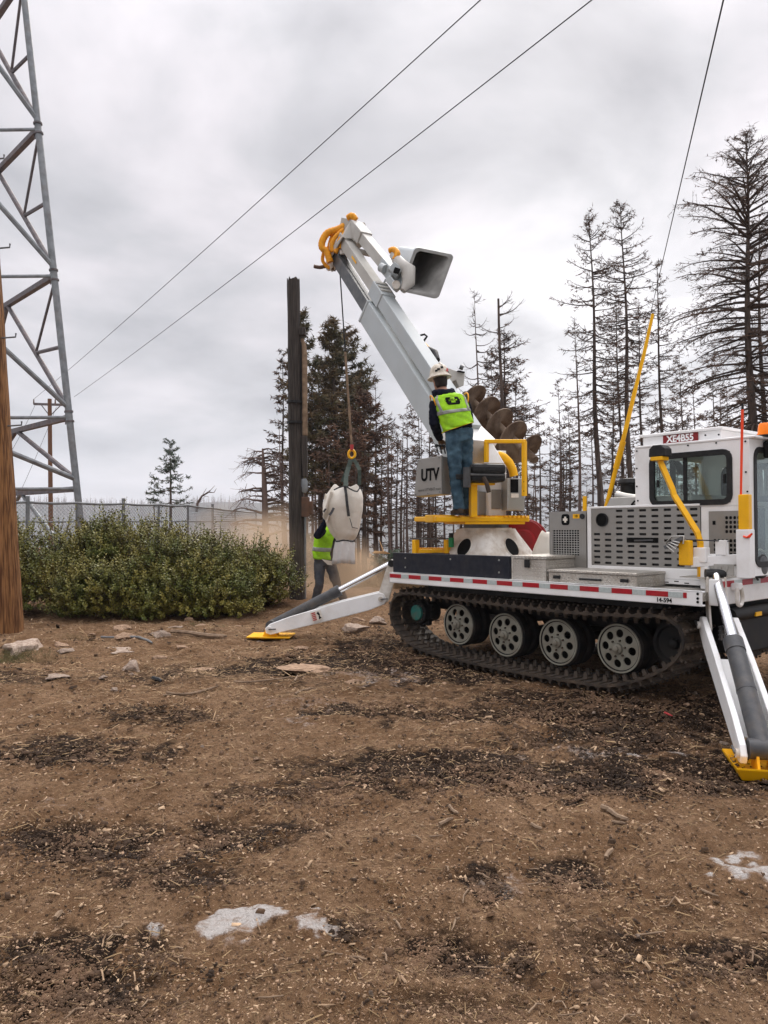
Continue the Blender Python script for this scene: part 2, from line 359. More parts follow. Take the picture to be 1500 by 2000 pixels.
def text_mesh(s, size, mat4, mat, parent, name='lettering', shear=0, ext=.0015, bold=0.0, align='CENTER', sx=1.0):
    cu = bpy.data.curves.new(name, 'FONT'); cu.body = s; cu.size = size; cu.extrude = ext; cu.shear = shear; cu.offset = bold; cu.align_x = align; cu.align_y = 'CENTER'
    to = bpy.data.objects.new(name, cu); C.objects.link(to); dg = bpy.context.evaluated_depsgraph_get()
    me = bpy.data.meshes.new_from_object(to.evaluated_get(dg)); bpy.data.objects.remove(to)
    me.transform(mat4 @ Matrix.Diagonal((sx, 1, 1, 1))); me.materials.clear(); me.materials.append(mat)
    return link(name, me, parent)
def basis(o, x, y):                          # matrix with text x / text y axes
    x = Vector(x).normalized(); y = Vector(y); y = (y - x * y.dot(x)).normalized(); z = x.cross(y)
    m = Matrix((x, y, z)).transposed().to_4x4(); m.translation = Vector(o); return m
# ============================================================ GROUND
def sstep(a, b, x): t = np.clip((x - a) / (b - a), 0, 1); return t * t * (3 - 2 * t)
def gbase(x, y):
    x = np.asarray(x, float); y = np.asarray(y, float)
    z = -.20 + .10 * sstep(5.0, 7.5, y) + .12 * sstep(8.2, 10.5, y) * sstep(2.5, -.5, x)
    z = z + .06 * sstep(10.5, 14, y)
    z = z - 16 * sstep(24, 300, y) - 26 * sstep(300, 800, y) - 1.6 * sstep(15.5, 26, y) * sstep(-2.5, 1.0, x)
    return z
def gdet(x, y):
    d = .075 * fbm(x * .8, y * .8, 3, 3) + .10 * fbm(x * 2.6, y * 2.6, 3, 9) + .055 * fbm(x * 8, y * 8, 3, 21)
    return d * sstep(60, 20, y)
def gz(x, y): return float(gbase(x, y) + gdet(np.asarray(x, float), np.asarray(y, float)))
def GP(px, py):                              # the ground point seen at a photo pixel
    d = np.array([(px - 750) / FPX, 1, -(py - YH) / FPX]); lo, hi = 1.0, 60.0
    for t in np.arange(1.2, 60, .05):
        if CAMZ + d[2] * t < float(gbase(d[0] * t, t)): hi = t; break
    return Vector((d[0] * hi, hi, float(gbase(d[0] * hi, hi))))

ys = [-4.0]
while ys[-1] < 6000:
    y = ys[-1]; ys.append(y + (.35 if y < .6 else max(.016, .0052 * y) if y < 22 else .03 * y))
ys = np.array(ys); us = np.linspace(-1, 1, 400)
YY, UU = np.meshgrid(ys, us, indexing='ij'); XX = UU * (4.2 + .78 * np.maximum(YY, 0))
ZZ = gbase(XX, YY) + gdet(XX, YY)
# damp, churned soil and other darker ground laid where the photograph has it: (px, py, half-width px, half-height px, strength)
damp = [(690, 1290, 120, 14, .9), (560, 1300, 90, 12, .6), (740, 1262, 80, 12, .9), (880, 1300, 170, 30, .8), (1000, 1395, 260, 22, .8), (700, 1390, 120, 14, .9), (1250, 1400, 240, 60, 1.0), (1020, 1510, 330, 34, 1.0), (1330, 1520, 260, 30, 1.0),  # the broad patch before the truck's front half is simply darker ground
        (1180, 1440, 280, 22, .55), (120, 1470, 190, 24, .75), (330, 1400, 130, 14, .6), (160, 1640, 200, 34, .9), (420, 1620, 170, 26, .75), (600, 1545, 190, 24, .55), (350, 1700, 140, 22, .6), (110, 1860, 90, 36, 1.1), (190, 1930, 150, 44, .9),
        (300, 1845, 50, 26, .7), (950, 1720, 30, 40, 1.0), (1110, 1700, 60, 26, .9), (1010, 1850, 30, 50, .5), (830, 1830, 70, 30, .9), (900, 1860, 60, 26, .8), (690, 1790, 40, 24, .6), (1200, 1830, 90, 20, .4), (1420, 1850, 90, 34, .6), (1180, 1900, 60, 20, .5), (900, 1960, 120, 24, .5), (40, 1330, 80, 14, .45), (250, 1330, 120, 10, .4)]
pale = [(480, 1800, 105, 26, 1.2), (590, 1797, 20, 12, 1.0), (430, 1830, 40, 10, .7), (1465, 1712, 62, 24, 1.35), (190, 1562, 75, 22, .55), (1000, 1718, 50, 16, .55), (560, 1405, 60, 18, .6), (590, 1378, 90, 9, .5), (1100, 1470, 110, 9, .6), (1270, 1472, 60, 8, .8), (1490, 1735, 40, 22, .6), (720, 1320, 70, 9, .6), (360, 1690, 0, 0, 0)]
def blobs(lst, wob):
    A = np.zeros_like(XX); nz = fbm(XX * 1.7, YY * 1.7, 5, 55, .6); nz2 = fbm(XX * 7, YY * 7, 4, 91, .6)
    for (px, py, hw, hh, s) in lst:
        if s == 0: continue
        c = GP(px, py); e = GP(px, py + hh); rx = hw / FPX * c.y; ry = max(abs(c.y - e.y), .05)
        d = ((XX - c.x) / rx) ** 2 + ((YY - c.y) / ry) ** 2
        A = np.maximum(A, s * np.clip(1.15 - d * .62 + nz * wob + nz2 * wob * 1.2, 0, 1))
    return np.clip(A, 0, 1)
DAMP = np.clip(blobs(damp, 2.6) + .55 * np.clip(fbm(XX * .55, YY * 1.1, 4, 5) * 3.0 + .12, 0, 1), 0, 1) * sstep(22, 15, YY)
PALE = blobs(pale, 4.2)
ZZ = ZZ - .035 * DAMP * sstep(25, 15, YY) * (1 + 2.5 * fbm(XX * 9, YY * 9, 3, 77)) + .012 * PALE
nr, nc = XX.shape; idx = np.arange(nr * nc).reshape(nr, nc)
F4 = np.stack([idx[:-1, :-1], idx[:-1, 1:], idx[1:, 1:], idx[1:, :-1]], -1).reshape(-1, 4)
def mat_ground():
    m, t, b = newmat('brown_dirt'); nd, lk = t.nodes, t.links; b.inputs['Roughness'].default_value = .95; b.inputs['Specular IOR Level'].default_value = .15
    co = nd.new('ShaderNodeTexCoord').outputs['Object']
    def no(scale, detail=8, rough=.6, stretch=None):
        src = co
        if stretch: mp = nd.new('ShaderNodeMapping'); mp.inputs['Scale'].default_value = stretch; lk.new(co, mp.inputs[0]); src = mp.outputs[0]
        n = nd.new('ShaderNodeTexNoise'); n.inputs['Scale'].default_value = scale; n.inputs['Detail'].default_value = detail; n.inputs['Roughness'].default_value = rough; lk.new(src, n.inputs['Vector']); return n.outputs[0]
    def rng_(s, a, b_, c=0, d=1):
        mr = nd.new('ShaderNodeMapRange'); mr.inputs['From Min'].default_value = a; mr.inputs['From Max'].default_value = b_; mr.inputs['To Min'].default_value = c; mr.inputs['To Max'].default_value = d; lk.new(s, mr.inputs[0]); return mr.outputs[0]
    def mix(f, a, b_, mode='MIX'):
        mx = nd.new('ShaderNodeMixRGB'); mx.blend_type = mode
        for i, s in ((0, f), (1, a), (2, b_)):
            if hasattr(s, 'links'): lk.new(s, mx.inputs[i])
            else: mx.inputs[i].default_value = s if i == 0 else (*s, 1)
        return mx.outputs[0]
    def mth(op, a, b_):
        n = nd.new('ShaderNodeMath'); n.operation = op; n.use_clamp = True
        for i, s in ((0, a), (1, b_)):
            if hasattr(s, 'links'): lk.new(s, n.inputs[i])
            else: n.inputs[i].default_value = s
        return n.outputs[0]
    c = mix(rng_(no(3.2, 10, .65), .38, .64), (.225, .122, .058), (.40, .245, .138))
    c = mix(rng_(no(26, 8, .7), .42, .66, 0, .75), c, (.11, .056, .026))
    c = mix(rng_(no(60, 6, .7), .60, .70, 0, .75), c, (.55, .37, .235))
    at = nd.new('ShaderNodeAttribute'); at.attribute_name = 'damp'
    dm = mth('ADD', at.outputs['Fac'], rng_(no(7, 10, .78, (1, 1.7, 1)), .3, .7, -.5, .5))
    dk = mix(rng_(no(38, 6, .7), .45, .68), (.018, .010, .006), (.075, .043, .025))
    c = mix(rng_(dm, .18, .70, 0, .95), c, dk)
    ap = nd.new('ShaderNodeAttribute'); ap.attribute_name = 'pale'
    pm = mth('ADD', ap.outputs['Fac'], rng_(no(24, 10, .8), .3, .7, -.75, .6))
    pc = mix(rng_(mth('ADD', ap.outputs['Fac'], rng_(no(11, 8, .8), .3, .7, -.45, .45)), .45, .95), (.46, .30, .205), (.80, .75, .71))
    c = mix(rng_(pm, .35, .85, 0, .95), c, pc)
    lk.new(c, b.inputs['Base Color'])
    h = nd.new('ShaderNodeMath'); h.operation = 'MULTIPLY_ADD'; lk.new(no(22, 9, .72), h.inputs[0]); h.inputs[1].default_value = 1.0; lk.new(no(70, 7, .7, (1, .55, 1)), h.inputs[2])
    bp = nd.new('ShaderNodeBump'); bp.inputs['Strength'].default_value = 1; bp.inputs['Distance'].default_value = .07; lk.new(h.outputs[0], bp.inputs['Height']); lk.new(bp.outputs[0], b.inputs['Normal'])
    return m
ground = np_mesh('ground', np.stack([XX, YY, ZZ], -1).reshape(-1, 3), F4, mat_ground(), smooth=True)
for nm, A in (('damp', DAMP), ('pale', PALE)):
    a = ground.data.attributes.new(nm, 'FLOAT', 'POINT'); a.data.foreach_set('value', A.ravel().astype(np.float32))
props(ground, 'brown churned dirt with damp dark tracks and pale chalky patches', 'ground', kind='structure')

# ---- far hills, and the burnt wood on the left one
m_hill = M('far_scrub_hill', (.055, .060, .055), (.085, .08, .07), .02, rough=1)
def ridge(name, x0, x1, yc, w, zf, n=120, mat=m_hill):
    V = []; F = []; prof = [(-1, -1), (-.55, .35), (-.25, .8), (0, 1), (.35, .75), (1, -1)]
    for i in range(n + 1):
        x = x0 + (x1 - x0) * i / n; zt = zf(x)
        for (a, b) in prof: V.append((x, yc + a * w, -46 + (zt + 46) * max(0, b) if b >= 0 else -46))
    k = len(prof)
    for i in range(n):
        for j in range(k - 1): F.append((i * k + j, (i + 1) * k + j, (i + 1) * k + j + 1, i * k + j + 1))
    o = np_mesh(name, V, F, mat, smooth=True); return o
def zleft(x): return 30 + 5 * math.sin(x * .006 + 1) + 3 * math.sin(x * .021) - 24 * max(0, (x + 330) / 420) ** 1.4 if x > -330 else 30 + 5 * math.sin(x * .006 + 1) + 3 * math.sin(x * .021)
hl = ridge('hills', -1500, 500, 1150, 420, zleft); props(hl, 'long scrubby hill on the left horizon', 'hill', kind='structure')
def zright(x): return (130 if x > 400 else 130 - (400 - x) * .32) + 26 * math.sin(x * .0031 + .4) + 14 * math.sin(x * .0088 + 2) + 7 * math.sin(x * .021)
hr = ridge('mountains', 60, 3400, 2600, 700, zright, 160); props(hr, 'distant blue mountain ridge behind the burnt trees', 'mountain', kind='structure')
mb_v = []; mb_f = []
for i in range(2600):
    x = random.uniform(-1000, -170); a = random.uniform(-.5, .1); y = 1150 + a * 420; zt = zleft(x)
    z = -46 + (zt + 46) * np.interp(a, [-.55, -.25, 0, .35], [.35, .8, 1, .75]); h = random.uniform(7, 17); r = random.uniform(.25, .6); b = len(mb_v); tw = random.uniform(.9, 2.2)
    mb_v += [(x - r, y, z - 1), (x + r, y, z - 1), (x, y + r, z - 1), (x + random.uniform(-.6, .6), y, z + h)]; mb_f += [(b, b + 1, b + 3), (b + 1, b + 2, b + 3), (b + 2, b, b + 3)]
    for q in range(3):
        zz = z + h * random.uniform(.3, .85); s = random.choice((-1, 1)) * tw * random.uniform(.5, 1); b = len(mb_v)
        mb_v += [(x, y, zz), (x, y, zz + .5), (x + s, y, zz + .4)]; mb_f += [(b, b + 1, b + 2)]
fw = np_mesh('burnt_forest', mb_v, mb_f, m_bark2); props(fw, 'far burnt forest of bare trunks along the left ridge', 'forest', kind='stuff')

# ============================================================ LATTICE TOWER
tw_base = Vector((-8.75, 22.2, 0)); hdir = Vector((-.69, .724, 0)); sdir = Vector((-.724, -.69, 0)); W0 = 9.5
# leg measured in the photograph: x 155 at row 985, 75 at row 258
def legR(z):
    t = (z - 1.9) / (12.7 - 1.9); x = -8.74 - 1.16 * t; y = 22.0 + .0 * t; return Vector((x, y, z))
tw_c = legR(1.9) + (hdir + sdir) * W0 / 2
def corner(i, z):
    r = legR(z); w = W0 * (1 - (z - 1.9) / 46); cx = r + Vector((-1, .03, 0)).normalized() * (w * .7071)
    v = r - cx; a = R(90) * i; return Vector((cx.x + v.x * math.cos(a) - v.y * math.sin(a), cx.y + v.x * math.sin(a) + v.y * math.cos(a), z))
tw = empty('lattice_tower', (tw_c.x, tw_c.y, gz(tw_c.x, tw_c.y)), 'tall grey steel lattice tower behind the fence at left', 'tower')
def twb(mb, name, mat=m_galv): o = mb.build(name, mat, tw, smooth=40); o.matrix_parent_inverse = Matrix.Translation(-tw.location); return o
levels = [2.4, 4.45, 8.5, 12.7, 17.0, 21.5]; ztop = 25.0
for i in range(4):
    twb(MB().tube([corner(i, z) for z in (-.3, 8.5, 17, ztop)], [.10, .098, .092, .085], 12), 'leg')
    for z in levels[1:]:
        for dz_ in (-.14, .14):
            p = corner(i, z + dz_); q = corner(i, z + dz_ + .05); twb(MB().cyl(p, q, .125, n=12), 'collar', m_galvd)
        g = corner(i, z); d = (corner((i + 1) % 4, z) - g).normalized(); twb(MB().obox(g + d * .16, (d, Vector((0, 0, 1)), d.cross(Vector((0, 0, 1)))), (.28, .36, .02)), 'gusset_plate', m_galvd)
for li, z in enumerate(levels):
    for i in range(4):
        a, b = corner(i, z), corner((i + 1) % 4, z)
        if i < 2: twb(MB().beam(a, b, .15, .15), 'beam', m_galvd)
        if li + 1 < len(levels):
            pass
    a, b = corner(0, z), corner(2, z); twb(MB().tube([a, b], .05, 8), 'plan_brace')
for li in range(1, len(levels)):
    zt, zb_ = levels[li], levels[li - 1]
    for i in range(4):
        a, b = corner(i, zt), corner((i + 1) % 4, zt); mid = (a + b) / 2; la, lb = corner(i, zb_ + .28), corner((i + 1) % 4, zb_ + .28)
        for k, (lg, ct) in enumerate(((la, a), (lb, b))):
            twb(MB().tube([mid, lg], .075, 8), 'diagonal_brace', m_galv if i % 2 else m_galvd)
            if zt - zb_ > 3 and i < 2:
                q = mid.lerp(lg, .5); lgm = corner(i if k == 0 else (i + 1) % 4, (zt + zb_) / 2); twb(MB().tube([q, lgm], .055, 6), 'strut', m_galvd)
                twb(MB().tube([q, ct - Vector((0, 0, .2))], .04, 6), 'strut', m_galvd)
for i in range(4):                           # splayed feet below the first frame
    a, b = corner(i, 2.4), corner((i + 1) % 4, 2.4); mid = (a + b) / 2
    for g in (corner(i, -.2), corner((i + 1) % 4, -.2)): twb(MB().tube([mid, g], .065, 8), 'diagonal_brace')

# ============================================================ CHAIN-LINK FENCE
fpx = [(-60, 15.4), (54, 16.2), (150, 17.0), (241, 18), (310, 19), (367, 20), (415, 24.5), (459, 31), (500, 39), (560, 46)]
fpts = [P(px, 1000, Z) for px, Z in fpx]
fen = empty('chain_link_fence', (fpts[3].x, fpts[3].y, gz(fpts[3].x, fpts[3].y)), 'grey chain link fence behind the green shrubs', 'fence')
def fb(mb, name, mat=m_fence): o = mb.build(name, mat, fen, smooth=40, fix=False); o.matrix_parent_inverse = Matrix.Translation(-fen.location); return o
FT = 1.90
for i, p in enumerate(fpts):
    big = fpx[i][0] in (54, 241, 415, 500); g = float(gbase(p.x, p.y))
    fb(MB().tube([(p.x, p.y, g - .3), (p.x, p.y, FT + (.12 if big else 0))], .042 if big else .03, 8), 'post')
for i in range(len(fpts) - 1):
    a, b = fpts[i], fpts[i + 1]
    sag = lambda z, t, d: (a.x + (b.x - a.x) * t, a.y + (b.y - a.y) * t, z - d * math.sin(math.pi * t))
    fb(MB().tube([sag(FT - .01, t, .02) for t in (0, .25, .5, .75, 1)], .027, 8), 'top_rail')
    fb(MB().tube([sag(FT - .42, t, .01) for t in (0, .5, 1)], .02, 6), 'middle_rail')
    ln = math.hypot(b.x - a.x, b.y - a.y); d = Vector((b.x - a.x, b.y - a.y, 0)).normalized(); nrm = Vector((d.y, -d.x, 0)) * .01
    g0 = .15; hgt = FT - .03 - g0; mb = MB(); st = .085 if a.y < 21 else .16; w = .0028 if a.y < 21 else .005
    k = -hgt
    while k < ln:
        for sg in (1, -1):
            s0, s1 = (k, k + hgt); z0, z1 = (g0, g0 + hgt) if sg > 0 else (g0 + hgt, g0)
            if s0 < 0: t = (0 - s0) / (s1 - s0); z0 = z0 + (z1 - z0) * t; s0 = 0
            if s1 > ln: t = (ln - s0) / (s1 - s0); z1 = z0 + (z1 - z0) * t; s1 = ln
            if s1 - s0 > .02:
                p0 = Vector((a.x, a.y, z0)) + d * s0 + nrm * sg; p1 = Vector((a.x, a.y, z1)) + d * s1 + nrm * sg
                mb.tube([p0, p1], w, 3, cap=False)
        k += st
    fb(mb, 'wire_mesh')['kind'] = 'stuff'

# ============================================================ POLES AND WIRES
def rough_pole(name, mat, p0, p1, r0, r1, seed, parent, n=20, m=40, amp=.012, top=.0):
    mb = MB(); rs = []; rr = random.Random(seed); grooves = [rr.uniform(.4, 1) * (1 if rr.random() < .5 else -.3) for _ in range(n)]
    for i in range(m + 1):
        t = i / m; c = p0.lerp(p1, t); r = r0 + (r1 - r0) * t; ring = []
        for k in range(n):
            a = 2 * math.pi * k / n; q = r - amp * grooves[k] * (.6 + .8 * mnoise.noise(Vector((k * 1.7, t * 9, seed)))) + .008 * mnoise.noise(Vector((c.z * 1.3, k, seed)))
            zoff = top * mnoise.noise(Vector((k * .9, 3, seed))) if i == m else 0
            ring.append((c.x + q * math.cos(a), c.y + q * math.sin(a), c.z + zoff))
        rs.append(ring)
    mb.rings(rs); return mb.build(name, mat, parent, smooth=50)
# -- brown pole at the left edge
b0 = P(18, 1237, 10.3); t0 = P(-82, -400, 10.3)
lp = empty('utility_pole', b0, 'brown wooden utility pole with step pegs cut by the left edge', 'pole')
o = rough_pole('pole_shaft', m_polew, b0 + Vector((0, 0, -.4)), t0, .205, .15, 4, lp, n=52, m=70, amp=.018); o.matrix_parent_inverse = Matrix.Translation(-b0)
for (py, s) in ((833, 1), (662, 1), (488, 1), (315, 1)):
    t = (1237 - py) / 1637; c = b0.lerp(t0, t); r = .205 - .055 * t
    q = c + Vector((r * .9, -.05, 0)); e_ = c + Vector((r + .17, -.06, .012))
    o = MB().tube([q, e_, e_ + Vector((.004, 0, .05))], .011, 6).build('step_peg', m_dsteel, lp, smooth=40); o.matrix_parent_inverse = Matrix.Translation(-b0)
# -- the old dark pole in the middle
b0 = P(582, 1178, 14.0); b0.z = gz(b0.x, b0.y); t0 = P(573, 546, 14.0)
op = empty('wooden_pole', b0, 'old dark weathered pole with conduit and boxes beside the bulk bag', 'pole')
I = Matrix.Translation(-b0)
def ob(mb, name, mat, **k): o = mb.build(name, mat, op, **k); o.matrix_parent_inverse = I; return o
o = rough_pole('pole_shaft', m_poled, b0 + Vector((0, 0, -.4)), t0, .148, .112, 9, op, n=26, m=60, amp=.014, top=.10); o.matrix_parent_inverse = I
Zc = 13.95
def qx(px, py): return P(px, py, Zc)
ob(MB().obox(qx(591, 648), ((1, 0, 0), (0, 1, 0), (0, 0, 1)), (.11, .16, .14)), 'bracket_block', m_poled, bev=.01)
ob(MB().tube([qx(590, 662), qx(594, 676), qx(595, 700), qx(595.5, 850)], [.03, .045, .05, .05], 10), 'conduit', m_stick, smooth=40)
ob(MB().tube([qx(589, 668), qx(588.5, 800), qx(588, 950)], .018, 6), 'ground_wire', m_black, smooth=40)
for py in (790, 830): ob(MB().lathe(b0.lerp(t0, (1178 - py) / 632) , (0, 0, 1), [(.157, -.02), (.157, .02)], 18), 'band', m_black)
ob(MB().obox(qx(595, 892), ((1, 0, .02), (0, 1, 0), (-.02, 0, 1)), (.10, .12, .74)), 'wooden_cover', m_poled, bev=.012)
ob(MB().tube([qx(593, 935), qx(594, 940), qx(594, 958), qx(593, 962)], [.045, .065, .065, .045], 14), 'meter_can', m_galv, smooth=40)
m_boxr = M('rusty_brown_box', (.13, .068, .042), (.085, .05, .035), 8, rough=.8, dirt=(.05, .03, .02), damt=.5)
ob(MB().obox(qx(597, 990), ((1, 0, 0), (0, 1, 0), (0, 0, 1)), (.14, .16, .36)), 'switch_box', m_boxr, bev=.012)
ob(MB().obox(qx(607, 992), ((1, 0, 0), (0, 1, 0), (0, 0, 1)), (.085, .12, .24)), 'switch_box', m_boxr, bev=.02)
ob(MB().tube([qx(596, 1010), qx(596, 1182)], .022, 8), 'lower_conduit', m_galv, smooth=40)
for k in range(26):                          # splintered checks down the face
    t = random.uniform(.05, .97); a = random.uniform(-2.6, -.4); c = b0.lerp(t0, t); r = .148 - .036 * t + .002
    h = random.uniform(.15, .6); p0 = c + Vector((r * math.cos(a), r * math.sin(a), 0)); ob(MB().beam(p0, p0 + Vector((random.uniform(-.006, .006), 0, h)), .008, .006, up=(0, 1, 0)), 'splinter', m_poled)
# -- far pole with crossarm
b0 = P(100, 985, 48); t0 = P(97, 779, 48); b0.z = -1.5
fp = empty('utility_pole', b0, 'slim distant utility pole with a crossarm seen through the tower', 'pole'); I = Matrix.Translation(-b0)
def fo(mb, name, mat): o = mb.build(name, mat, fp, smooth=40); o.matrix_parent_inverse = I
fo(MB().tube([b0, t0], [.15, .12], 10), 'pole_shaft', m_farpole)
a1, a2 = P(66, 789, 48), P(131, 791, 48); fo(MB().beam(a1, a2, .12, .14), 'crossarm', m_galvd)
for q in (a1, a2, P(108, 789, 48)): fo(MB().tube([q, q + Vector((0, 0, .3))], [.05, .03], 6), 'insulator', m_insul)
fo(MB().tube([P(80, 790, 48), P(97, 812, 48)], .03, 5), 'brace', m_galvd)
fo(MB().tube([P(120, 790, 48), P(98, 812, 48)], .03, 5), 'brace', m_galvd)
def wire(label, a, b, r, sag=.25, name='overhead_wire', grp=None):
    pts = [a.lerp(b, i / 40) - Vector((0, 0, sag * 4 * (i / 40) * (1 - i / 40))) for i in range(41)]
    o = MB().tube(pts, r, 5).build(name, m_wire, None, smooth=60, fix=False); props(o, label, 'cable', grp); return o
e1 = P(915, 0, 12); s1 = a1 + Vector((0, 0, .3)); wire('upper thin black power line crossing the sky to the distant crossarm', s1, s1 + (e1 - s1) * 1.35, .0095, .22)
e2 = P(1131, 0, 12); s2 = P(145, 775, 48); wire('lower black power line crossing the sky just above the boom tip', s2, s2 + (e2 - s2) * 1.35, .0105, .2)
e3 = P(1413, 0, 9); s3 = P(1213, 860, 220); wire('single steep black line dropping at right behind the yellow rod', s3, s3 + (e3 - s3) * 1.03, .0105, .0)
for k, (pa, pb) in enumerate((((68, 792), (20, 885)), ((110, 795), (40, 960)))):
    wire('faint guy wire slanting left from the distant pole, %s of two' % ('upper' if k == 0 else 'lower'), P(pa[0], pa[1], 48), P(pb[0], pb[1], 44), .012, .1, 'guy_wire')
# ============================================================ TREES
class TB:                                    # fast triangle collector
    def __init__(s): s.v = []; s.f = []
    def stick(s, a, b, r0, r1):              # 3-sided tapered twig
        d = b - a
        if d.length < 1e-5: return
        d.normalize(); u = d.orthogonal().normalized(); w = d.cross(u); n = len(s.v)
        for c, r in ((a, r0), (b, r1)):
            for k in range(3):
                q = c + u * (r * math.cos(k * 2.0944)) + w * (r * math.sin(k * 2.0944)); s.v.append((q.x, q.y, q.z))
        for k in range(3):
            k2 = (k + 1) % 3; s.f.append((n + k, n + k2, n + 3 + k2)); s.f.append((n + k, n + 3 + k2, n + 3 + k))
    def spike(s, a, b, r):                   # thin needle: 2 triangles
        d = b - a; u = d.orthogonal(); u.normalize(); u *= r; n = len(s.v)
        s.v += [tuple(a + u), tuple(a - u), tuple(b)]; s.f.append((n, n + 1, n + 2))
    def path(s, pts, rs):
        for i in range(len(pts) - 1): s.stick(pts[i], pts[i + 1], rs[i], rs[i + 1])
    def build(s, name, mat, parent):
        return np_mesh(name, s.v, s.f, mat, parent) if s.f else None
def conifer(rnd, H_, rbase, hw, z_low, needles, nscale=1.0, whorl=.42, curve=.25, droop=.2, side=0, broken=False, lean=(0, 0), nb=(3, 6), ragged=.45, twig=1.0, peak=.55, clump=.11, up=.6):
    """one tree in its own coordinates: returns trunk MB, twig TB, needle TB"""
    tr, tg, ne = MB(), TB(), TB()
    def axis(z): t = z / H_; return Vector((lean[0] * t + .05 * math.sin(z * .7 + rbase * 40), lean[1] * t + .04 * math.sin(z * .9 + 2), z))
    zs = [H_ * i / 14 for i in range(15)]; zs[0] = -.6
    rt = .35 if broken else .06
    tr.tube([axis(z) for z in zs], [rbase * (1.12 if i == 0 else 1) * (1 - (1 - rt) * max(0, z) / H_) for i, z in enumerate(zs)], 8)
    z = H_ - .05 if not broken else H_ * .97; first = True
    while z > z_low:
        t = (H_ - z) / (H_ - z_low)
        prof = min(1, (t / peak) ** .75) * (1 - .35 * max(0, (t - peak) / (1 - peak)))
        if broken: prof = .75
        for k in range(max(2, round(rnd.randint(*nb) * min(1, .35 + 4 * t)))):
            ln = hw * prof * rnd.uniform(1 - ragged, 1.08) + .12
            if rnd.random() < .12: ln *= .4
            a = rnd.uniform(0, 6.283)
            if side and rnd.random() < .75: a = rnd.uniform(-1.0, 1.0) + (0 if side > 0 else 3.14159)
            el = up * (1 - t) ** 1.5 - droop * t + rnd.uniform(-.12, .12)
            d = Vector((math.cos(a) * math.cos(el), math.sin(a) * math.cos(el), math.sin(el))); b = axis(z + rnd.uniform(-.15, .15)); pts = [b]; n = 6
            sidev = Vector((-math.sin(a), math.cos(a), 0)); wob = rnd.uniform(-.15, .15)
            for i in range(n):
                s_ = (i + 1) / n; d2 = (d + Vector((0, 0, curve * (s_ * s_ * 1.6 - .35))) + sidev * wob * s_ + Vector((rnd.uniform(-.07, .07), rnd.uniform(-.07, .07), rnd.uniform(-.07, .07)))).normalized()
                pts.append(pts[-1] + d2 * ln / n)
            r0 = min(rbase * .35, .011 + .016 * ln); tg.path(pts, [r0 * (1 - .85 * i / n) for i in range(n + 1)])
            nt_ = int((5 + 9 * ln) * twig)
            for q in range(nt_):
                s_ = rnd.uniform(.18, 1.0); i = min(n - 1, int(s_ * n)); p = pts[i].lerp(pts[i + 1], s_ * n - i)
                sg = rnd.choice((-1, 1)); bd = (pts[i + 1] - pts[i]).normalized()
                td = (bd * .55 + sidev * sg * rnd.uniform(.35, 1.0) + Vector((0, 0, rnd.uniform(-.55, .35)))).normalized(); tl = (.12 + .26 * ln * (1 - s_ * .6)) * rnd.uniform(.45, 1.1); tl = min(tl, .75)
                e_ = p + td * tl; m_ = p.lerp(e_, .5) + Vector((0, 0, -.03)); tg.stick(p, m_, .006 * nscale, .004 * nscale); tg.stick(m_, e_, .004 * nscale, .0025 * nscale)
                if rnd.random() < needles:
                    for w in range(int(2 + 5 * needles)):
                        c = m_.lerp(e_, rnd.uniform(-.6, 1.1)); v = Vector((rnd.gauss(0, 1), rnd.gauss(0, 1), rnd.gauss(0, .7) - .2)).normalized() * clump * rnd.uniform(.6, 1.4)
                        ne.spike(c, c + v + td * .04, .020 * nscale)
        z -= whorl * rnd.uniform(.6, 1.3) * (1 if t > .12 else .55)
    return tr, tg, ne
def plant(name, label, loc, parts, mats, cat='tree', group=None, rz=0):
    o = empty(name, loc, label, cat, group, rz); tr, tg, ne = parts
    if isinstance(tr, MB): tr.build('trunk', mats[0], o, smooth=60, fix=False)
    tg.build('branches', mats[1], o); n = ne.build('needles', mats[2], o) if ne.f else None
    return o
def tree_px(seed, label, xb, xt, yt, Z, rpx, hwpx, ylow, needles, mats, zb=None, group=None, **k):
    rnd = random.Random(seed); base = P(xb, 1015, Z); zb_ = float(gbase(base.x, Z)) if zb is None else zb; top = P(xt, yt, Z)
    zl = P(0, ylow, Z).z - zb_; hh = top.z - zb_
    base.z = zb_; parts = conifer(rnd, hh, rpx / FPX * Z, hwpx / FPX * Z, zl, needles, lean=(top.x - base.x, 0), **k)
    return plant('conifer_tree' if needles > .45 else 'burnt_conifer', label, base, parts, mats, group=group)
BB = (m_bark, m_twig, m_need_b); BG = (m_bark, m_twig, m_need_g); PB_ = (m_bark2, m_twig, m_need_b); LV = (m_bark, m_twig, m_need_live)
# --- stand behind the middle pole
tree_px(1, 'tall dark green and brown conifer directly behind the dark pole', 598, 590, 612, 27, 7, 55, 960, .95, BG, whorl=.33, nscale=1.3, nb=(5, 7), droop=.3, clump=.17)
tree_px(2, 'tallest bushy dark conifer left of the hoist rope', 660, 650, 628, 28, 7, 62, 960, 1.0, BG, whorl=.31, nscale=1.35, nb=(5, 7), droop=.3, clump=.18)
tree_px(3, 'bushy dark conifer just right of the hoist rope', 690, 676, 643, 30, 7, 82, 950, 1.0, BG, whorl=.32, nscale=1.4, nb=(5, 7), droop=.3, clump=.18)
tree_px(4, 'shorter conifer with brown needles low behind the bulk bag', 716, 708, 760, 26, 6, 60, 1040, .9, BB, whorl=.32, nscale=1.3, nb=(4, 7), clump=.15)
tree_px(5, 'brown conifer between dark pole and bulk bag', 628, 622, 705, 31, 6, 50, 1020, .75, BB, whorl=.36, nscale=1.3, nb=(4, 6), clump=.15)
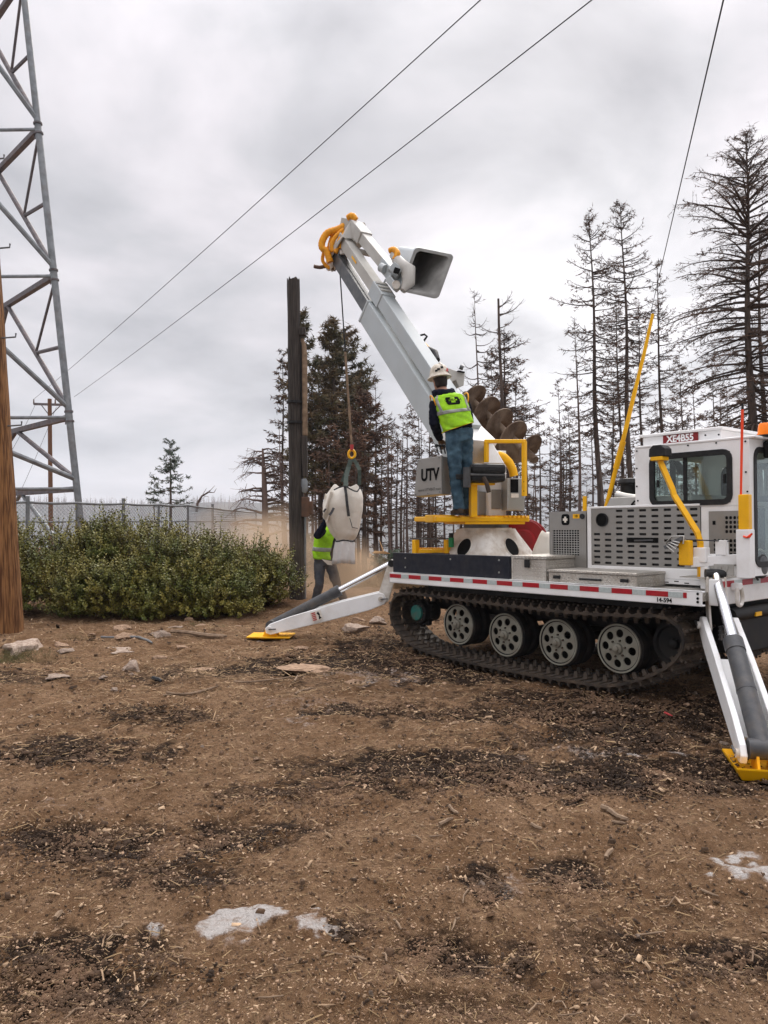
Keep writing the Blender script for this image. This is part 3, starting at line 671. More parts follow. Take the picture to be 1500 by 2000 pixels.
tree_px(6, 'thin sparse conifer with reddish needles left of the dark pole', 556, 549, 690, 30, 4, 28, 1000, .7, BB, whorl=.5, nscale=1.3, clump=.13)
tree_px(7, 'slim bare trunk just left of the dark pole', 560, 547, 822, 24, 4, 34, 1000, .0, PB_, whorl=.9, nb=(1, 3), curve=.7, twig=.4)
tree_px(8, 'slim dead conifer with upswept bare branches right of the hoist rope', 741, 730, 733, 27, 4, 48, 1010, .12, BB, whorl=.55, curve=.9, nb=(2, 4))
tree_px(9, 'spindly bare tree left of the boom, arched branches', 764, 757, 812, 25, 3, 42, 1000, .05, PB_, whorl=.5, curve=.9, nb=(2, 4))
# --- gnarled snag
rnd = random.Random(77); bs_ = P(520, 1015, 19); bs_.z = gz(bs_.x, 19); tr, tg, ne = MB(), TB(), TB(); hh = P(0, 876, 19).z - bs_.z
tr.tube([(-.02, 0, -.5), (0, 0, .6), (-.03, 0, 1.6), (-.06, .02, 2.6), (-.09, 0, hh)], [.12, .095, .08, .06, .02], 9)
for k in range(46):
    t = rnd.uniform(.2, 1) ** .8; z = hh * t; ln = (1.15 - .75 * t) * rnd.uniform(.7, 1.25); a = rnd.choice((3.14, 0, rnd.uniform(0, 6.28))) + rnd.uniform(-.6, .6); p = Vector((-.09 * t, 0, z)); d = Vector((math.cos(a), math.sin(a), rnd.uniform(.0, .35))).normalized(); pts = [p]
    for i in range(8):
        s_ = i / 8; d2 = (d + Vector((rnd.uniform(-.25, .25), rnd.uniform(-.2, .2), rnd.uniform(-.25, .25) - .75 * s_ * s_))).normalized(); pts.append(pts[-1] + d2 * ln / 8)
    r0 = .018 + .028 * ln; tg.path(pts, [r0 * (1 - .8 * i / 8) for i in range(9)])
    for q in range(9):
        i = rnd.randint(2, 7); p = pts[i]; dd = (pts[min(8, i + 1)] - pts[i]).normalized(); e_ = p + (dd + Vector((rnd.uniform(-1, 1), rnd.uniform(-1, 1), rnd.uniform(-.9, .5)))).normalized() * rnd.uniform(.12, .4); tg.stick(p, e_, .009, .003); e2 = e_ + Vector((rnd.uniform(-.15, .15), rnd.uniform(-.1, .1), rnd.uniform(-.2, .05))); tg.stick(e_, e2, .005, .002)
plant('gnarled_snag', 'gnarled bare snag with drooping limbs beyond the fence end', bs_, (tr, tg, ne), (m_bark2, m_bark2, m_twig))
# --- live fir at left, and its small neighbour
tree_px(20, 'lone live green fir with layered branches above the fence', 335, 330, 862, 46, 4, 50, 992, .9, LV, whorl=.55, curve=.7, nscale=1.3, nb=(6, 7), droop=.12, clump=.15, ragged=.15, peak=.97, up=.25, twig=.8)
tree_px(21, 'small sparse fir left of the lone live fir', 304, 302, 938, 50, 2, 14, 985, .5, LV, whorl=.5, nscale=1.6, clump=.2)
rnd = random.Random(5); bsn = P(392, 1000, 22); bsn.z = 1.3; tg = TB(); pts = [P(384, 1000, 22), P(386, 982, 22), P(395, 968, 22), P(408, 961, 22), P(418, 962, 22)]
tg.path([p - bsn for p in pts], [.05, .04, .03, .02, .01])
for k in range(8): i = rnd.randint(1, 4); p = pts[i] - bsn; tg.stick(p, p + Vector((rnd.uniform(-.2, .3), 0, rnd.uniform(-.05, .25))), .012, .004)
o = tg.build('dead_branch', m_bark2, None); o.location = bsn; props(o, 'bent bare branch arching above the fence rail', 'branch')
# --- trees right of the boom
tree_px(30, 'slender bare tree with long arched branches right of the boom', 941, 929, 568, 26, 5, 52, 830, .03, PB_, whorl=.42, curve=1.0, nb=(3, 4), droop=.25, twig=.5, peak=.5)
tree_px(31, 'dead trunk with snapped top and branches only at right', 987, 976, 584, 25, 6, 78, 800, .12, BB, whorl=.62, curve=.55, side=1, broken=True, nb=(2, 3), twig=.7)
tree_px(32, 'dense dead conifer behind the snapped trunk above the auger', 996, 986, 640, 29, 6, 88, 1000, .6, BB, whorl=.38, nscale=1.2, nb=(4, 6), droop=.25, clump=.12)
tree_px(33, 'narrow conifer between boom and snapped trunk', 966, 961, 690, 33, 4, 38, 960, .6, BB, whorl=.42, nscale=1.3, clump=.13)
tree_px(34, 'left one of the two tall conifers towering left of the cab', 1180, 1150, 414, 28, 8, 86, 850, .55, BB, whorl=.36, nscale=1.1, nb=(4, 6), droop=.32, curve=.35, clump=.10, peak=.4)
tree_px(35, 'right one of the two tall conifers towering above the yellow rod', 1240, 1213, 394, 29, 8, 78, 800, .5, BB, whorl=.38, nscale=1.1, nb=(4, 6), droop=.3, curve=.4, clump=.10, peak=.4)
tree_px(36, 'thin pinkish trunk with sparse branches left of the tall pair', 1137, 1124, 620, 27, 5, 40, 930, .2, PB_, whorl=.42, nb=(3, 4), curve=.4, twig=.7)
tree_px(37, 'thin conifer standing between the two tall ones', 1223, 1202, 560, 32, 5, 36, 900, .45, BB, whorl=.42, nscale=1.2, nb=(3, 5))
tree_px(38, 'conifer rising behind the cab roof right of the yellow rod', 1306, 1281, 508, 30, 6, 52, 880, .45, BB, whorl=.4, nscale=1.15, nb=(3, 5), droop=.2, curve=.4)
tree_px(39, 'slim conifer just right of the taller tall one', 1262, 1246, 585, 35, 5, 44, 900, .5, BB, whorl=.42, nscale=1.3, nb=(3, 5))
tree_px(40, 'huge dead tree with long drooping limbs at the right edge', 1484, 1452, 262, 19, 13, 178, 870, .55, (m_bark, m_twig, m_need_b), whorl=.27, nb=(5, 7), droop=.38, curve=-.25, peak=.38, ragged=.5, twig=1.5, clump=.085, up=.75, nscale=.8)
tree_px(41, 'second dead trunk close behind the huge right edge tree', 1500, 1482, 420, 21, 9, 130, 880, .3, (m_bark, m_twig, m_need_b), whorl=.36, nb=(3, 5), droop=.35, curve=-.2, peak=.5, twig=1.3, clump=.09)
# --- lesser trees: (xb, xt, yt, Z, half-width, needles, word)
less = [(1098, 1090, 742, 34, 30, .3, 'sparse tree'), (1115, 1110, 790, 38, 34, .4, 'low ragged conifer'), (1060, 1050, 796, 36, 40, .4, 'ragged conifer'), (1035, 1022, 760, 38, 42, .5, 'brown conifer'), (1078, 1072, 840, 33, 30, .15, 'bare sapling'), (1340, 1328, 690, 36, 44, .6, 'brown conifer'), (1366, 1352, 730, 34, 50, .6, 'brown bushy conifer'), (1400, 1392, 700, 37, 48, .5, 'conifer'), (1428, 1418, 760, 32, 50, .6, 'low brown conifer'),
        (800, 792, 792, 30, 46, .35, 'conifer'), (822, 815, 770, 34, 44, .5, 'conifer'), (845, 838, 850, 29, 36, .25, 'bare tree'), (778, 774, 850, 33, 34, .4, 'conifer'), (700, 697, 850, 24, 40, .8, 'brown conifer'), (648, 645, 840, 23, 44, .8, 'brown conifer'), (872, 868, 880, 31, 40, .4, 'conifer'), (905, 900, 860, 33, 40, .5, 'conifer'), (1010, 1004, 880, 27, 48, .7, 'rusty brown conifer'), (1160, 1154, 800, 40, 34, .3, 'sparse tree'), (1200, 1194, 850, 42, 36, .4, 'conifer'), (1290, 1284, 790, 40, 36, .5, 'conifer')]
where = ['left of the thin pinkish trunk', 'low down beside the thin pinkish trunk', 'beyond the yellow roll bar, right side', 'above the control box and roll bar', 'beyond the radiator box', 'rising behind the middle of the cab roof', 'above the cab roof sign', 'above the right half of the cab roof', 'beside the orange rod', 'left of the operator', 'between the boom and the operator', 'behind the grey console box', 'left of the boom foot, farther off', 'behind the bulk bag, lower and nearer', 'close behind the bulk bag slings', 'behind the operator legs', 'behind the operator back', 'directly behind the auger tip', 'between the tall pair, far off', 'far off behind the air intake', 'far off behind the cab corner']
for i, (xb, xt, yt, Z, hw, nd_, wd_) in enumerate(less):
    tree_px(100 + i, 'thin burnt %s %s' % (wd_, where[i]), xb, xt, yt, Z, 3.6, hw, 1010, nd_, BB if i % 3 else PB_, whorl=.5, nscale=1.35, nb=(3, 5), curve=.35, clump=.14, twig=.8, group='lesser burnt trees')
# --- thin dead stems filling the burnt stand: a few models, many copies
models = []
for i in range(6):
    rnd = random.Random(300 + i); parts = conifer(rnd, 7.5, .075, .95, 1.2, .35 if i % 2 else .15, whorl=.45, nb=(2, 4), curve=.4, twig=.7, nscale=1.5, clump=.14)
    o = plant('dead_conifer', 'thin burnt stem in the dead stand behind the machine', (0, 0, 0), parts, BB if i % 2 else PB_, group='thin burnt stems'); models.append(o)
rnd = random.Random(9); used = set()
for i in range(78):
    if i < 40: px = rnd.uniform(600, 1010)
    elif i < 64: px = rnd.uniform(1040, 1330)
    else: px = rnd.uniform(1300, 1520)
    Z = rnd.uniform(30, 58); mi = i % 6; p = P(px, 1015, Z); s = rnd.uniform(.75, 1.25)
    o = models[mi] if mi not in used else copy_tree(models[mi]); used.add(mi)
    o.location = (p.x, Z, float(gbase(p.x, Z)) + .0); o.scale = (s, s, s * rnd.uniform(.9, 1.15) * (1 if px > 1000 else .9)); o.rotation_euler = (0, 0, rnd.uniform(0, 6.28))

# ============================================================ UNDERGROWTH
def brush(name, label, loc, rx, ry, h, n, seed, mat, kind=None, cat='brush', lean=.6, r=.006, group=None):
    rnd = random.Random(seed); tg = TB()
    for i in range(n):
        a = rnd.uniform(0, 6.283); q = rnd.random() ** .5; p = Vector((math.cos(a) * q * rx, math.sin(a) * q * ry, 0)); d = Vector((rnd.gauss(0, lean), rnd.gauss(0, lean), 1)).normalized(); ln = h * rnd.uniform(.4, 1.1) * (1.1 - .5 * q); pts = [p]
        for k in range(3): d = (d + Vector((rnd.gauss(0, .22), rnd.gauss(0, .22), -.12))).normalized(); pts.append(pts[-1] + d * ln / 3)
        tg.path(pts, [r, r * .8, r * .5, r * .2])
        if rnd.random() < .6: e_ = pts[2] + Vector((rnd.gauss(0, .5), rnd.gauss(0, .5), rnd.uniform(-.2, .6))) * ln * .35; tg.stick(pts[1], e_, r * .6, r * .2)
    o = tg.build(name, mat, None); o.location = loc; props(o, label, cat, group, kind); return o
for i, (px, Z, rx, h, n, mt, lab) in enumerate([(745, 17, .9, .75, 900, m_dry, 'pale dry brush pile right of the bulk bag'), (690, 18.5, 1.0, .6, 700, m_dry, 'dry straw coloured brush behind the worker'), (805, 20, 1.1, .9, 700, m_twig, 'dark dead brush behind the black toe board'), (640, 21, 1.1, .8, 600, m_twig, 'dark tangled brush between pole and worker'), (860, 24, 1.6, 1.1, 700, m_twig, 'brown tangled brush behind the turret'), (960, 26, 1.8, 1.2, 700, m_need_b, 'rusty brush behind the red reel'), (1060, 28, 1.8, 1.2, 600, m_twig, 'dead brush behind the radiator box'), (545, 20, 1.0, .5, 500, m_dry, 'dry grass clump left of the dark pole base'), (1240, 34, 3.0, 1.6, 700, m_twig, 'dead brush line far behind the cab'), (1420, 30, 2.6, 2.2, 900, m_need_b, 'brown undergrowth behind the front of the cab'), (740, 27, 2.0, 1.5, 900, m_need_b, 'rusty undergrowth under the bushy conifers')]):
    p = P(px, 1015, Z); brush('brush', lab, (p.x, Z, gz(p.x, Z) - .03), rx, rx * .7, h, n, 40 + i, mt, r=.007 if Z < 22 else .012)
# fresh cut log end and small green fir sprout in the brush
fl = empty('cut_log', P(745, 1080, 17.5), 'pale fresh cut log lying in the brush', 'log')
MB().hexa([(-.21, 0, -.01), (.2, .02, -.02), (.2, .1, -.02), (-.19, .1, 0), (-.16, .01, .05), (.1, .0, .035), (.12, .08, .02), (-.15, .09, .04)]).build('log', m_freshwood, fl); MB().tube([(.05, 0, .02), (-.05, .02, .30)], [.015, .006], 5).build('branch_stub', m_freshwood, fl)
for k, (px, py, Z, h) in enumerate(((752, 1062, 18.4, .55), (606, 1075, 22, .7))):
    rnd = random.Random(70 + k); p = P(px, py, Z); p.z = gz(p.x, p.y); hh = h + .3; parts = conifer(rnd, hh, .02, .35, .05, 1.0, whorl=.1, nb=(4, 6), clump=.09, nscale=.8)
    plant('fir_sapling', 'small green fir sapling %s' % ('beside the cut log in the brush', 'left of the worker in the dust')[k], p, parts, LV)

# ============================================================ GREEN SHRUBS
def shrub(label, loc, rx, ry, h, seed, shoots, leaf=.058):
    rnd = random.Random(seed); V = []; F = []; tg = TB(); o = empty('evergreen_shrub', loc, label, 'shrub', 'shrubs in front of the fence')
    lobes = []
    for i in range(22):
        a = rnd.uniform(0, 6.283); q = rnd.random() ** .6; zz = rnd.uniform(.12, .78) * h; lobes.append((Vector((math.cos(a) * q * rx * .72, math.sin(a) * q * ry * .72, zz * (1 - .22 * q * q))), rnd.uniform(.26, .44) * min(1.2, h)))
    for i in range(shoots):
        c, r = rnd.choice(lobes); d = Vector((rnd.gauss(0, 1), rnd.gauss(0, 1) - .35, rnd.gauss(0, 1) + .25)).normalized(); base = c + d * r * rnd.uniform(.35, .95)
        if base.z < .04: base.z = rnd.uniform(.03, .2)
        gd_ = (d * .7 + Vector((rnd.gauss(0, .3), rnd.gauss(0, .3), .75))).normalized(); ln = rnd.uniform(.12, .30)
        if base.z > h * .7 and rnd.random() < .2: ln *= 1.6
        tip = base + gd_ * ln; tg.stick(base - gd_ * .06, tip, .0035, .0015); n = int(8 + ln * 26); u = gd_.orthogonal().normalized(); w = gd_.cross(u)
        for k in range(n):
            s = k / n; p = base + gd_ * ln * s; a = k * 2.4 + i; od = (u * math.cos(a) + w * math.sin(a)); ld = (od * .8 + gd_ * rnd.uniform(.3, .9)).normalized(); sz = leaf * rnd.uniform(.65, 1.2) * (1 - .35 * s); sd_ = ld.cross(gd_)
            if sd_.length < .01: continue
            sd_.normalize(); m_ = p + ld * sz * .5; b = len(V); wv = sd_ * sz * .33; up_ = sd_.cross(ld) * sz * .06
            V += [tuple(p), tuple(m_ + wv + up_), tuple(p + ld * sz), tuple(m_ - wv + up_)]; F.append((b, b + 1, b + 2, b + 3))
    np_mesh('leaves', V, F, m_leaf, o)
    for k in range(16):
        c, r = rnd.choice(lobes); tg.path([Vector((rnd.uniform(-.2, .2) * rx, rnd.uniform(-.2, .2) * ry, -.05)), c * .5 + Vector((rnd.uniform(-.1, .1), 0, .05)), c], [.018, .012, .006])
    tg.build('stems', m_stem, o); return o
for i, (px, Z, rx, ry, h, n, lab) in enumerate([(20, 12.6, .95, .9, 1.46, 1500, 'leftmost green shrub, beside the brown pole'), (130, 12.5, 1.0, 1.0, 1.50, 1900, 'tall green shrub second from the brown pole'), (245, 12.8, 1.0, 1.0, 1.56, 1900, 'green shrub in the middle of the row, with the tallest shoots'), (350, 12.5, 1.0, 1.0, 1.42, 1900, 'green shrub second from the dark pole, dense'), (445, 12.6, .85, .85, 1.22, 1500, 'lower green shrub nearest to the dark pole'), (520, 13.0, .50, .6, .92, 700, 'smallest green shrub, at the dusty right end of the row'), (190, 11.7, .8, .5, .8, 1000, 'low front green shrub at the foot of the row, left part'), (320, 11.7, .85, .5, .8, 1100, 'low front green shrub at the foot of the row, middle'), (425, 11.9, .7, .5, .72, 900, 'low front green shrub at the foot of the row, right part')]):
    p = P(px, 1015, Z); shrub(lab, (p.x, Z, gz(p.x, Z) - .03), rx, ry, h, 500 + i, n)
# ============================================================ TRACKED DIGGER TRUCK (x forward, y away from the camera side, z up)
TK = empty('tracked_digger_truck', TRUCK_O, 'white tracked digger truck with raised boom, auger and yellow outrigger pads', 'truck')
TK.rotation_euler = (0, -TILT, -TH)
V3 = Vector
def T(mb, name, mat, parent=None, **k): return mb.build(name, mat, parent or TK, **k)
X0, X1, Y0, Y1 = -.93, 3.04, -.25, 2.20       # deck
# ---- deck and rails
T(MB().box((X0 + .04, Y0 + .04, .80), (X1 - .04, Y1 - .04, .872)), 'deck', m_tread, uv=True)
def chan(p, q, h0, h1, dep, inn):            # side rail: web plus two flanges
    mb = MB(); d = (V3(q) - V3(p)).normalized(); nn = V3(inn)
    for (z0, z1, w) in ((h0, h1, .012), (h0, h0 + .014, dep), (h1 - .014, h1, dep)):
        a = V3(p); b = V3(q); mb.hexa([V3((*c.xy, z)) for z in (z0, z1) for c in (a, b, b + nn * w, a + nn * w)])
    return mb
T(chan((X0, Y0, 0), (X1, Y0, 0), .765, .892, .06, (0, 1, 0)), 'side_rail', m_white, bev=.004)
T(chan((X1, Y1, 0), (X0, Y1, 0), .765, .892, .06, (0, -1, 0)), 'side_rail', m_white, bev=.004)
T(chan((X0, Y1, 0), (X0, Y0, 0), .765, .889, .06, (1, 0, 0)), 'rear_rail', m_white, bev=.004)
T(MB().box((X1 - .02, -.10, .765), (3.10, Y1, .985)), 'front_bumper', m_white, bev=.008)
T(MB().box((X1 - .3, -.06, .986), (3.095, Y1 - .02, .994)), 'front_ledge', m_tread, uv=True)
x = X0 + .012; k = 0
while x < X1 - .16:
    w = .21 if k % 2 == 0 else .135; w = min(w, X1 - .13 - x)
    T(MB().box((x, Y0 - .003, .828), (x + w - .002, Y0 + .002, .874)), 'reflective_tape', m_tred if k % 2 == 0 else m_twhite); x += w; k += 1
y = -.02; k = 0
while y < 2.1:
    w = .2 if k % 2 == 0 else .15; T(MB().box((3.098, y, .915), (3.104, y + w - .002, .965)), 'reflective_tape', m_tred if k % 2 == 0 else m_twhite); y += w; k += 1
text_mesh('14-594', .052, basis(Vector((L(1297, 1166, y=Y0).x, Y0 - .003, .797)), (1, 0, 0), (0, 0, 1)), m_ink, TK, 'lettering', bold=.001)
for (px, py) in ((1363, 1160), (1363, 1169), (1363, 1176)): p = L(px, py, y=Y0); T(MB().cyl((p.x, Y0 - .006, p.z), (p.x, Y0 + .004, p.z), .011, n=10), 'bolt', m_ink)
# ---- chassis
T(MB().box((X0 + .1, .35, .42), (X1 - .1, 1.60, .80)), 'chassis', m_chassis, bev=.02)
T(MB().box((2.75, .35, .30), (3.06, 1.6, .64)), 'front_guard', m_chassis, bev=.02)
for xx in (0, .7, 1.4, 2.1): T(MB().cyl((xx, -.02, .28), (xx, 1.98, .28), .045, n=10), 'axle', m_chassis, smooth=40)
T(MB().box((-.4, -.10, .70), (2.6, .34, .795)), 'track_guard', m_chassis)
# ---- tracks
def track_path(n):                           # outline of the belt in the x-z plane, rounded
    key = [(-.86, .19), (-.62, .06), (-.28, -.005), (.30, -.035), (1.0, -.05), (1.7, -.045), (2.12, -.02), (2.46, .10), (2.70, .24), (2.82, .40), (2.80, .55), (2.64, .635), (2.3, .615), (1.7, .595), (1.0, .60), (.3, .615), (-.4, .635), (-.74, .63), (-.92, .55), (-.97, .40), (-.94, .28)]
    pts = []; m = len(key)
    for i in range(m):
        p0, p1, p2, p3 = [np.array(key[(i + j) % m]) for j in (-1, 0, 1, 2)]
        for t in np.linspace(0, 1, 16, endpoint=False): pts.append(.5 * ((2 * p1) + (-p0 + p2) * t + (2 * p0 - 5 * p1 + 4 * p2 - p3) * t * t + (-p0 + 3 * p1 - 3 * p2 + p3) * t ** 3))
    pts = np.array(pts); d = np.r_[0, np.cumsum(np.linalg.norm(np.diff(np.r_[pts, pts[:1]], axis=0), axis=1))]; pp = np.r_[pts, pts[:1]]
    s = np.linspace(0, d[-1], n, endpoint=False); return np.stack([np.interp(s, d, pp[:, 0]), np.interp(s, d, pp[:, 1])], 1)
TW0, TW1 = -.20, .30
NB = 140; tp = track_path(NB); tang = np.roll(tp, -1, 0) - np.roll(tp, 1, 0); tang /= np.linalg.norm(tang, axis=1)[:, None]; outn = np.stack([tang[:, 1], -tang[:, 0]], 1)
belt = MB(); rs = []
for (ya, yb) in ((TW0, TW0 + .17), (TW0 + .20, TW0 + .31), (TW1 - .17, TW1)):
    b = len(belt.v)
    for i in range(NB):
        p, n_ = tp[i], outn[i]
        for (yy, o_) in ((ya, 0), (yb, 0), (yb, .024), (ya, .024)): belt.v.append((p[0] + n_[0] * o_, yy, p[1] + n_[1] * o_))
    for i in range(NB):
        j = (i + 1) % NB
        for q in range(4): q2 = (q + 1) % 4; belt.f.append((b + i * 4 + q, b + i * 4 + q2, b + j * 4 + q2, b + j * 4 + q))
TRK = T(belt, 'track', m_track, smooth=40)
# one cleat: cross bar outside the belt, a thin plate inside, and two guide lugs (local: x along travel, z outward)
cm = MB(); cm.box((-.030, TW0 + .012, .0245), (.030, TW1 - .012, .036)); cm.box((-.012, TW0 + .016, .036), (.012, TW1 - .016, .066))
cm.box((-.026, TW0 + .004, -.010), (.026, TW1 - .004, -.001))
for yy in (TW0 + .135, TW1 - .165):
    cm.hexa([(-.024, yy, -.010), (.024, yy, -.010), (.024, yy + .022, -.010), (-.024, yy + .022, -.010), (-.017, yy + .004, -.068), (.017, yy + .004, -.068), (.017, yy + .018, -.068), (-.017, yy + .018, -.068)])
for yy in (TW0 + .05, TW0 + .13, TW1 - .05, TW1 - .13): cm.cyl((0, yy, .072), (0, yy, .088), .014, .010, 6)
cme = cm.mesh('track_cleat', m_cleat)
bm = bmesh.new(); bm.from_mesh(cme); bmesh.ops.recalc_face_normals(bm, faces=bm.faces); bm.to_mesh(cme); bm.free()
NC = 74; cp = track_path(NC); ct = np.roll(cp, -1, 0) - np.roll(cp, 1, 0); ct /= np.linalg.norm(ct, axis=1)[:, None]
for i in range(NC):
    o = link('track_cleat', cme, TRK); tx, tz = ct[i]; o.matrix_local = Matrix(((tx, 0, tz, cp[i][0]), (0, 1, 0, 0), (tz, 0, -tx, cp[i][1]), (0, 0, 0, 1)))
# ---- road wheels with eight lightening holes
def wheel_disc(r0, r1, rc, rh, nh, th, dish=.02, m=18):
    mb = MB(); V = mb.v; Fq = mb.f
    for s in range(nh):
        a0 = 2 * math.pi * s / nh; half = math.pi / nh; hc = np.array([rc * math.cos(a0), rc * math.sin(a0)]); inner, outer = [], []
        angs = list(np.linspace(0, 2 * math.pi, m, endpoint=False))
        for (rr, aa) in ((r1, a0 + half), (r1, a0 - half), (r0, a0 + half), (r0, a0 - half)):
            c = np.array([rr * math.cos(aa), rr * math.sin(aa)]) - hc; angs.append(math.atan2(c[1], c[0]) % (2 * math.pi))
        for ph in sorted(angs):
            d = np.array([math.cos(ph), math.sin(ph)]); inner.append(hc + d * rh); best = 9
            for rr in (r0, r1):
                bq = hc @ d; cq = hc @ hc - rr * rr; di = bq * bq - cq
                if di > 0:
                    for t in (-bq - math.sqrt(di), -bq + math.sqrt(di)):
                        if t > 1e-6: best = min(best, t)
            for sg in (-1, 1):
                aa = a0 + sg * half; n_ = np.array([-math.sin(aa), math.cos(aa)]); dn = d @ n_
                if abs(dn) > 1e-9:
                    t = -(hc @ n_) / dn
                    if t > 1e-6: best = min(best, t)
            outer.append(hc + d * best)
        b = len(V); k = len(inner); zf = lambda p: -dish * (1 - (np.hypot(*p) - r0) / (r1 - r0))
        for lst, off in ((inner, 0), (outer, 0), (inner, th)):
            for p in lst: V.append((p[0], zf(p) + off, p[1]))
        for i in range(k):
            j = (i + 1) % k; Fq.append((b + i, b + j, b + k + j, b + k + i)); Fq.append((b + i, b + 2 * k + i, b + 2 * k + j, b + j))
    return mb
RW = .228
def make_wheel(x, z, y0, parent_name='road_wheel'):
    w = empty(parent_name, (x, y0, z)); w.parent = TK
    T(MB().lathe((0, 0, 0), (0, 1, 0), [(RW - .03, .0), (RW - .008, -.006), (RW + .020, .02), (RW + .024, .07), (RW + .02, .12), (RW - .02, .14)], 40, cap=False), 'tyre', m_tyre, w, smooth=40)
    T(wheel_disc(.055, RW - .012, .142, .039, 8, .014), 'rim', m_rim, w, smooth=35, fix=False)
    T(MB().lathe((0, 0, 0), (0, 1, 0), [(RW - .014, -.012), (RW + .002, -.012), (RW + .002, .03), (RW - .014, .03)], 40, cap=False), 'rim_lip', m_rim, w, smooth=40)
    T(MB().lathe((0, -.05, 0), (0, 1, 0), [(.018, -.02), (.026, -.015), (.028, .0), (.048, .01), (.052, .05), (.062, .055)], 20), 'hub', m_rim, w, smooth=40)
    for k in range(6): a = k * R(60) + .3; T(MB().cyl((.078 * math.cos(a), -.034, .078 * math.sin(a)), (.078 * math.cos(a), -.004, .078 * math.sin(a)), .010, n=6), 'wheel_nut', m_cleat, w)
    return w
WX = [(.007, .325), (.715, .275), (1.405, .272), (2.10, .29)]
wheels = [make_wheel(x, z, -.01) for x, z in WX]
for w in wheels: w.rotation_euler = (0, random.uniform(0, 1), 0)
# inner rubber wheel of each pair, a dark disc behind
for x, z in WX: T(MB().lathe((x, .17, z), (0, 1, 0), [(.08, 0), (RW, .0), (RW + .022, .02), (RW + .022, .09), (.08, .1)], 32), 'inner_tyre', m_tyre, smooth=40)
# drive sprocket (rear) and front idler
sp = empty('drive_sprocket', (-.70, -.02, .40)); sp.parent = TK
g = MB(); pr = []
for k in range(36): a = 2 * math.pi * k / 36; r = .185 if (k // 2) % 2 else .150; pr.append((r * math.cos(a), .10, r * math.sin(a)))
g.prism(pr, (0, .05, 0)); T(g, 'sprocket_ring', m_chassis, sp)
T(MB().lathe((0, 0, 0), (0, 1, 0), [(.10, .02), (.135, .03), (.14, .10), (.12, .30)], 28), 'sprocket_hub', m_chassis, sp, smooth=40)
T(MB().lathe((0, 0, 0), (0, 1, 0), [(.070, -.012), (.092, -.006), (.094, .035)], 28), 'hub_cover', m_teal, sp, smooth=40)
for k in range(8): a = k * R(45); T(MB().cyl((.115 * math.cos(a), .012, .115 * math.sin(a)), (.115 * math.cos(a), .028, .115 * math.sin(a)), .010, n=6), 'bolt', m_cleat, sp)
fi = empty('front_idler', (2.58, .10, .375)); fi.parent = TK
T(MB().lathe((0, 0, 0), (0, 1, 0), [(.06, .03), (.15, .02), (.165, .0), (.195, .0), (.20, .04), (.20, .16), (.06, .17)], 32), 'idler_rim', m_chassis, fi, smooth=35)
T(MB().lathe((0, 0, 0), (0, 1, 0), [(.03, -.02), (.045, -.01), (.05, .05)], 16), 'hub', m_chassis, fi, smooth=40)
for o in (TRK,):                              # the track on the far side
    c = copy_tree(o, TK); c.location.y = 1.66
for x, z in WX: T(MB().lathe((x, 1.75, z), (0, 1, 0), [(.08, 0), (RW, .0), (RW + .022, .02), (RW + .022, .09), (.08, .1)], 24), 'far_wheel', m_tyre, smooth=40)

# ---- black toe board, tread-plate boxes
T(MB().box((-.90, -.215, .893), (.945, -.17, 1.13)), 'toe_board', m_blackpl, bev=.006)
for (px, py) in ((975, 1094), (975, 1118), (792, 1090), (792, 1108), (880, 1092)): p = L(px, py, y=-.215); T(MB().cyl((p.x, -.222, p.z), (p.x, -.213, p.z), .010, n=8), 'bolt', m_alu)
ba = T(MB().box((.965, -.19, .874), (1.40, .62, 1.105)), 'tool_box', m_tread, uv=True, bev=.004)
T(MB().box((.955, -.20, 1.108), (1.41, .63, 1.140)), 'lid', m_tread, ba, uv=True, bev=.005)
T(MB().box((1.14, -.212, 1.02), (1.20, -.191, 1.10)), 'latch', m_black, ba, bev=.004)
bb = T(MB().box((1.43, -.185, .876), (2.40, .58, .985)), 'tool_box', m_tread, uv=True, bev=.004)
T(MB().box((1.425, -.195, .988), (2.41, .59, 1.012)), 'lid', m_tread, bb, uv=True, bev=.005)
T(MB().box((1.40, -.235, .874), (2.40, -.186, .884)), 'kick_strip', m_tread, bb, uv=True)
for (a, b_) in ((1.49, 1.57), (2.24, 2.32)): T(MB().box((a, -.20, .925), (b_, -.187, .955)), 'latch', m_black, bb, bev=.003)
T(MB().tube([(1.80, -.188, .935), (1.81, -.212, .935), (2.02, -.212, .935), (2.03, -.188, .935)], .010, 8), 'handle', m_black, bb, smooth=50)

# ---- engine housing with slotted panel
HY = .30
def plate_holes(xs, zs, hole, y, th, pillar=True):
    """plate in the x-z plane; xs, zs are cell edges; hole(i,j) -> (x0,x1,z0,z1) or None"""
    mb = MB()
    for i in range(len(xs) - 1):
        for j in range(len(zs) - 1):
            a, b, c, d = xs[i], xs[i + 1], zs[j], zs[j + 1]; h = hole(i, j)
            if h is None: mb.add([(a, y, c), (b, y, c), (b, y, d), (a, y, d)], [(0, 1, 2, 3)]); continue
            e, f, g, k = h; ch = min(f - e, k - g) * .25
            inn = [(e, g + ch), (e + ch, g), (f - ch, g), (f, g + ch), (f, k - ch), (f - ch, k), (e + ch, k), (e, k - ch)]
            vs_ = [(a, y, c), (b, y, c), (b, y, d), (a, y, d)] + [(p, y, q) for p, q in inn] + [(p, y + th, q) for p, q in inn]
            fs = [(0, 1, 6, 5), (0, 5, 4), (1, 2, 8, 7), (1, 7, 6), (2, 3, 10, 9), (2, 9, 8), (3, 0, 4, 11), (3, 11, 10)]
            fs += [(4 + q, 4 + (q + 1) % 8, 12 + (q + 1) % 8, 12 + q) for q in range(8)]
            mb.add(vs_, fs)
    return mb
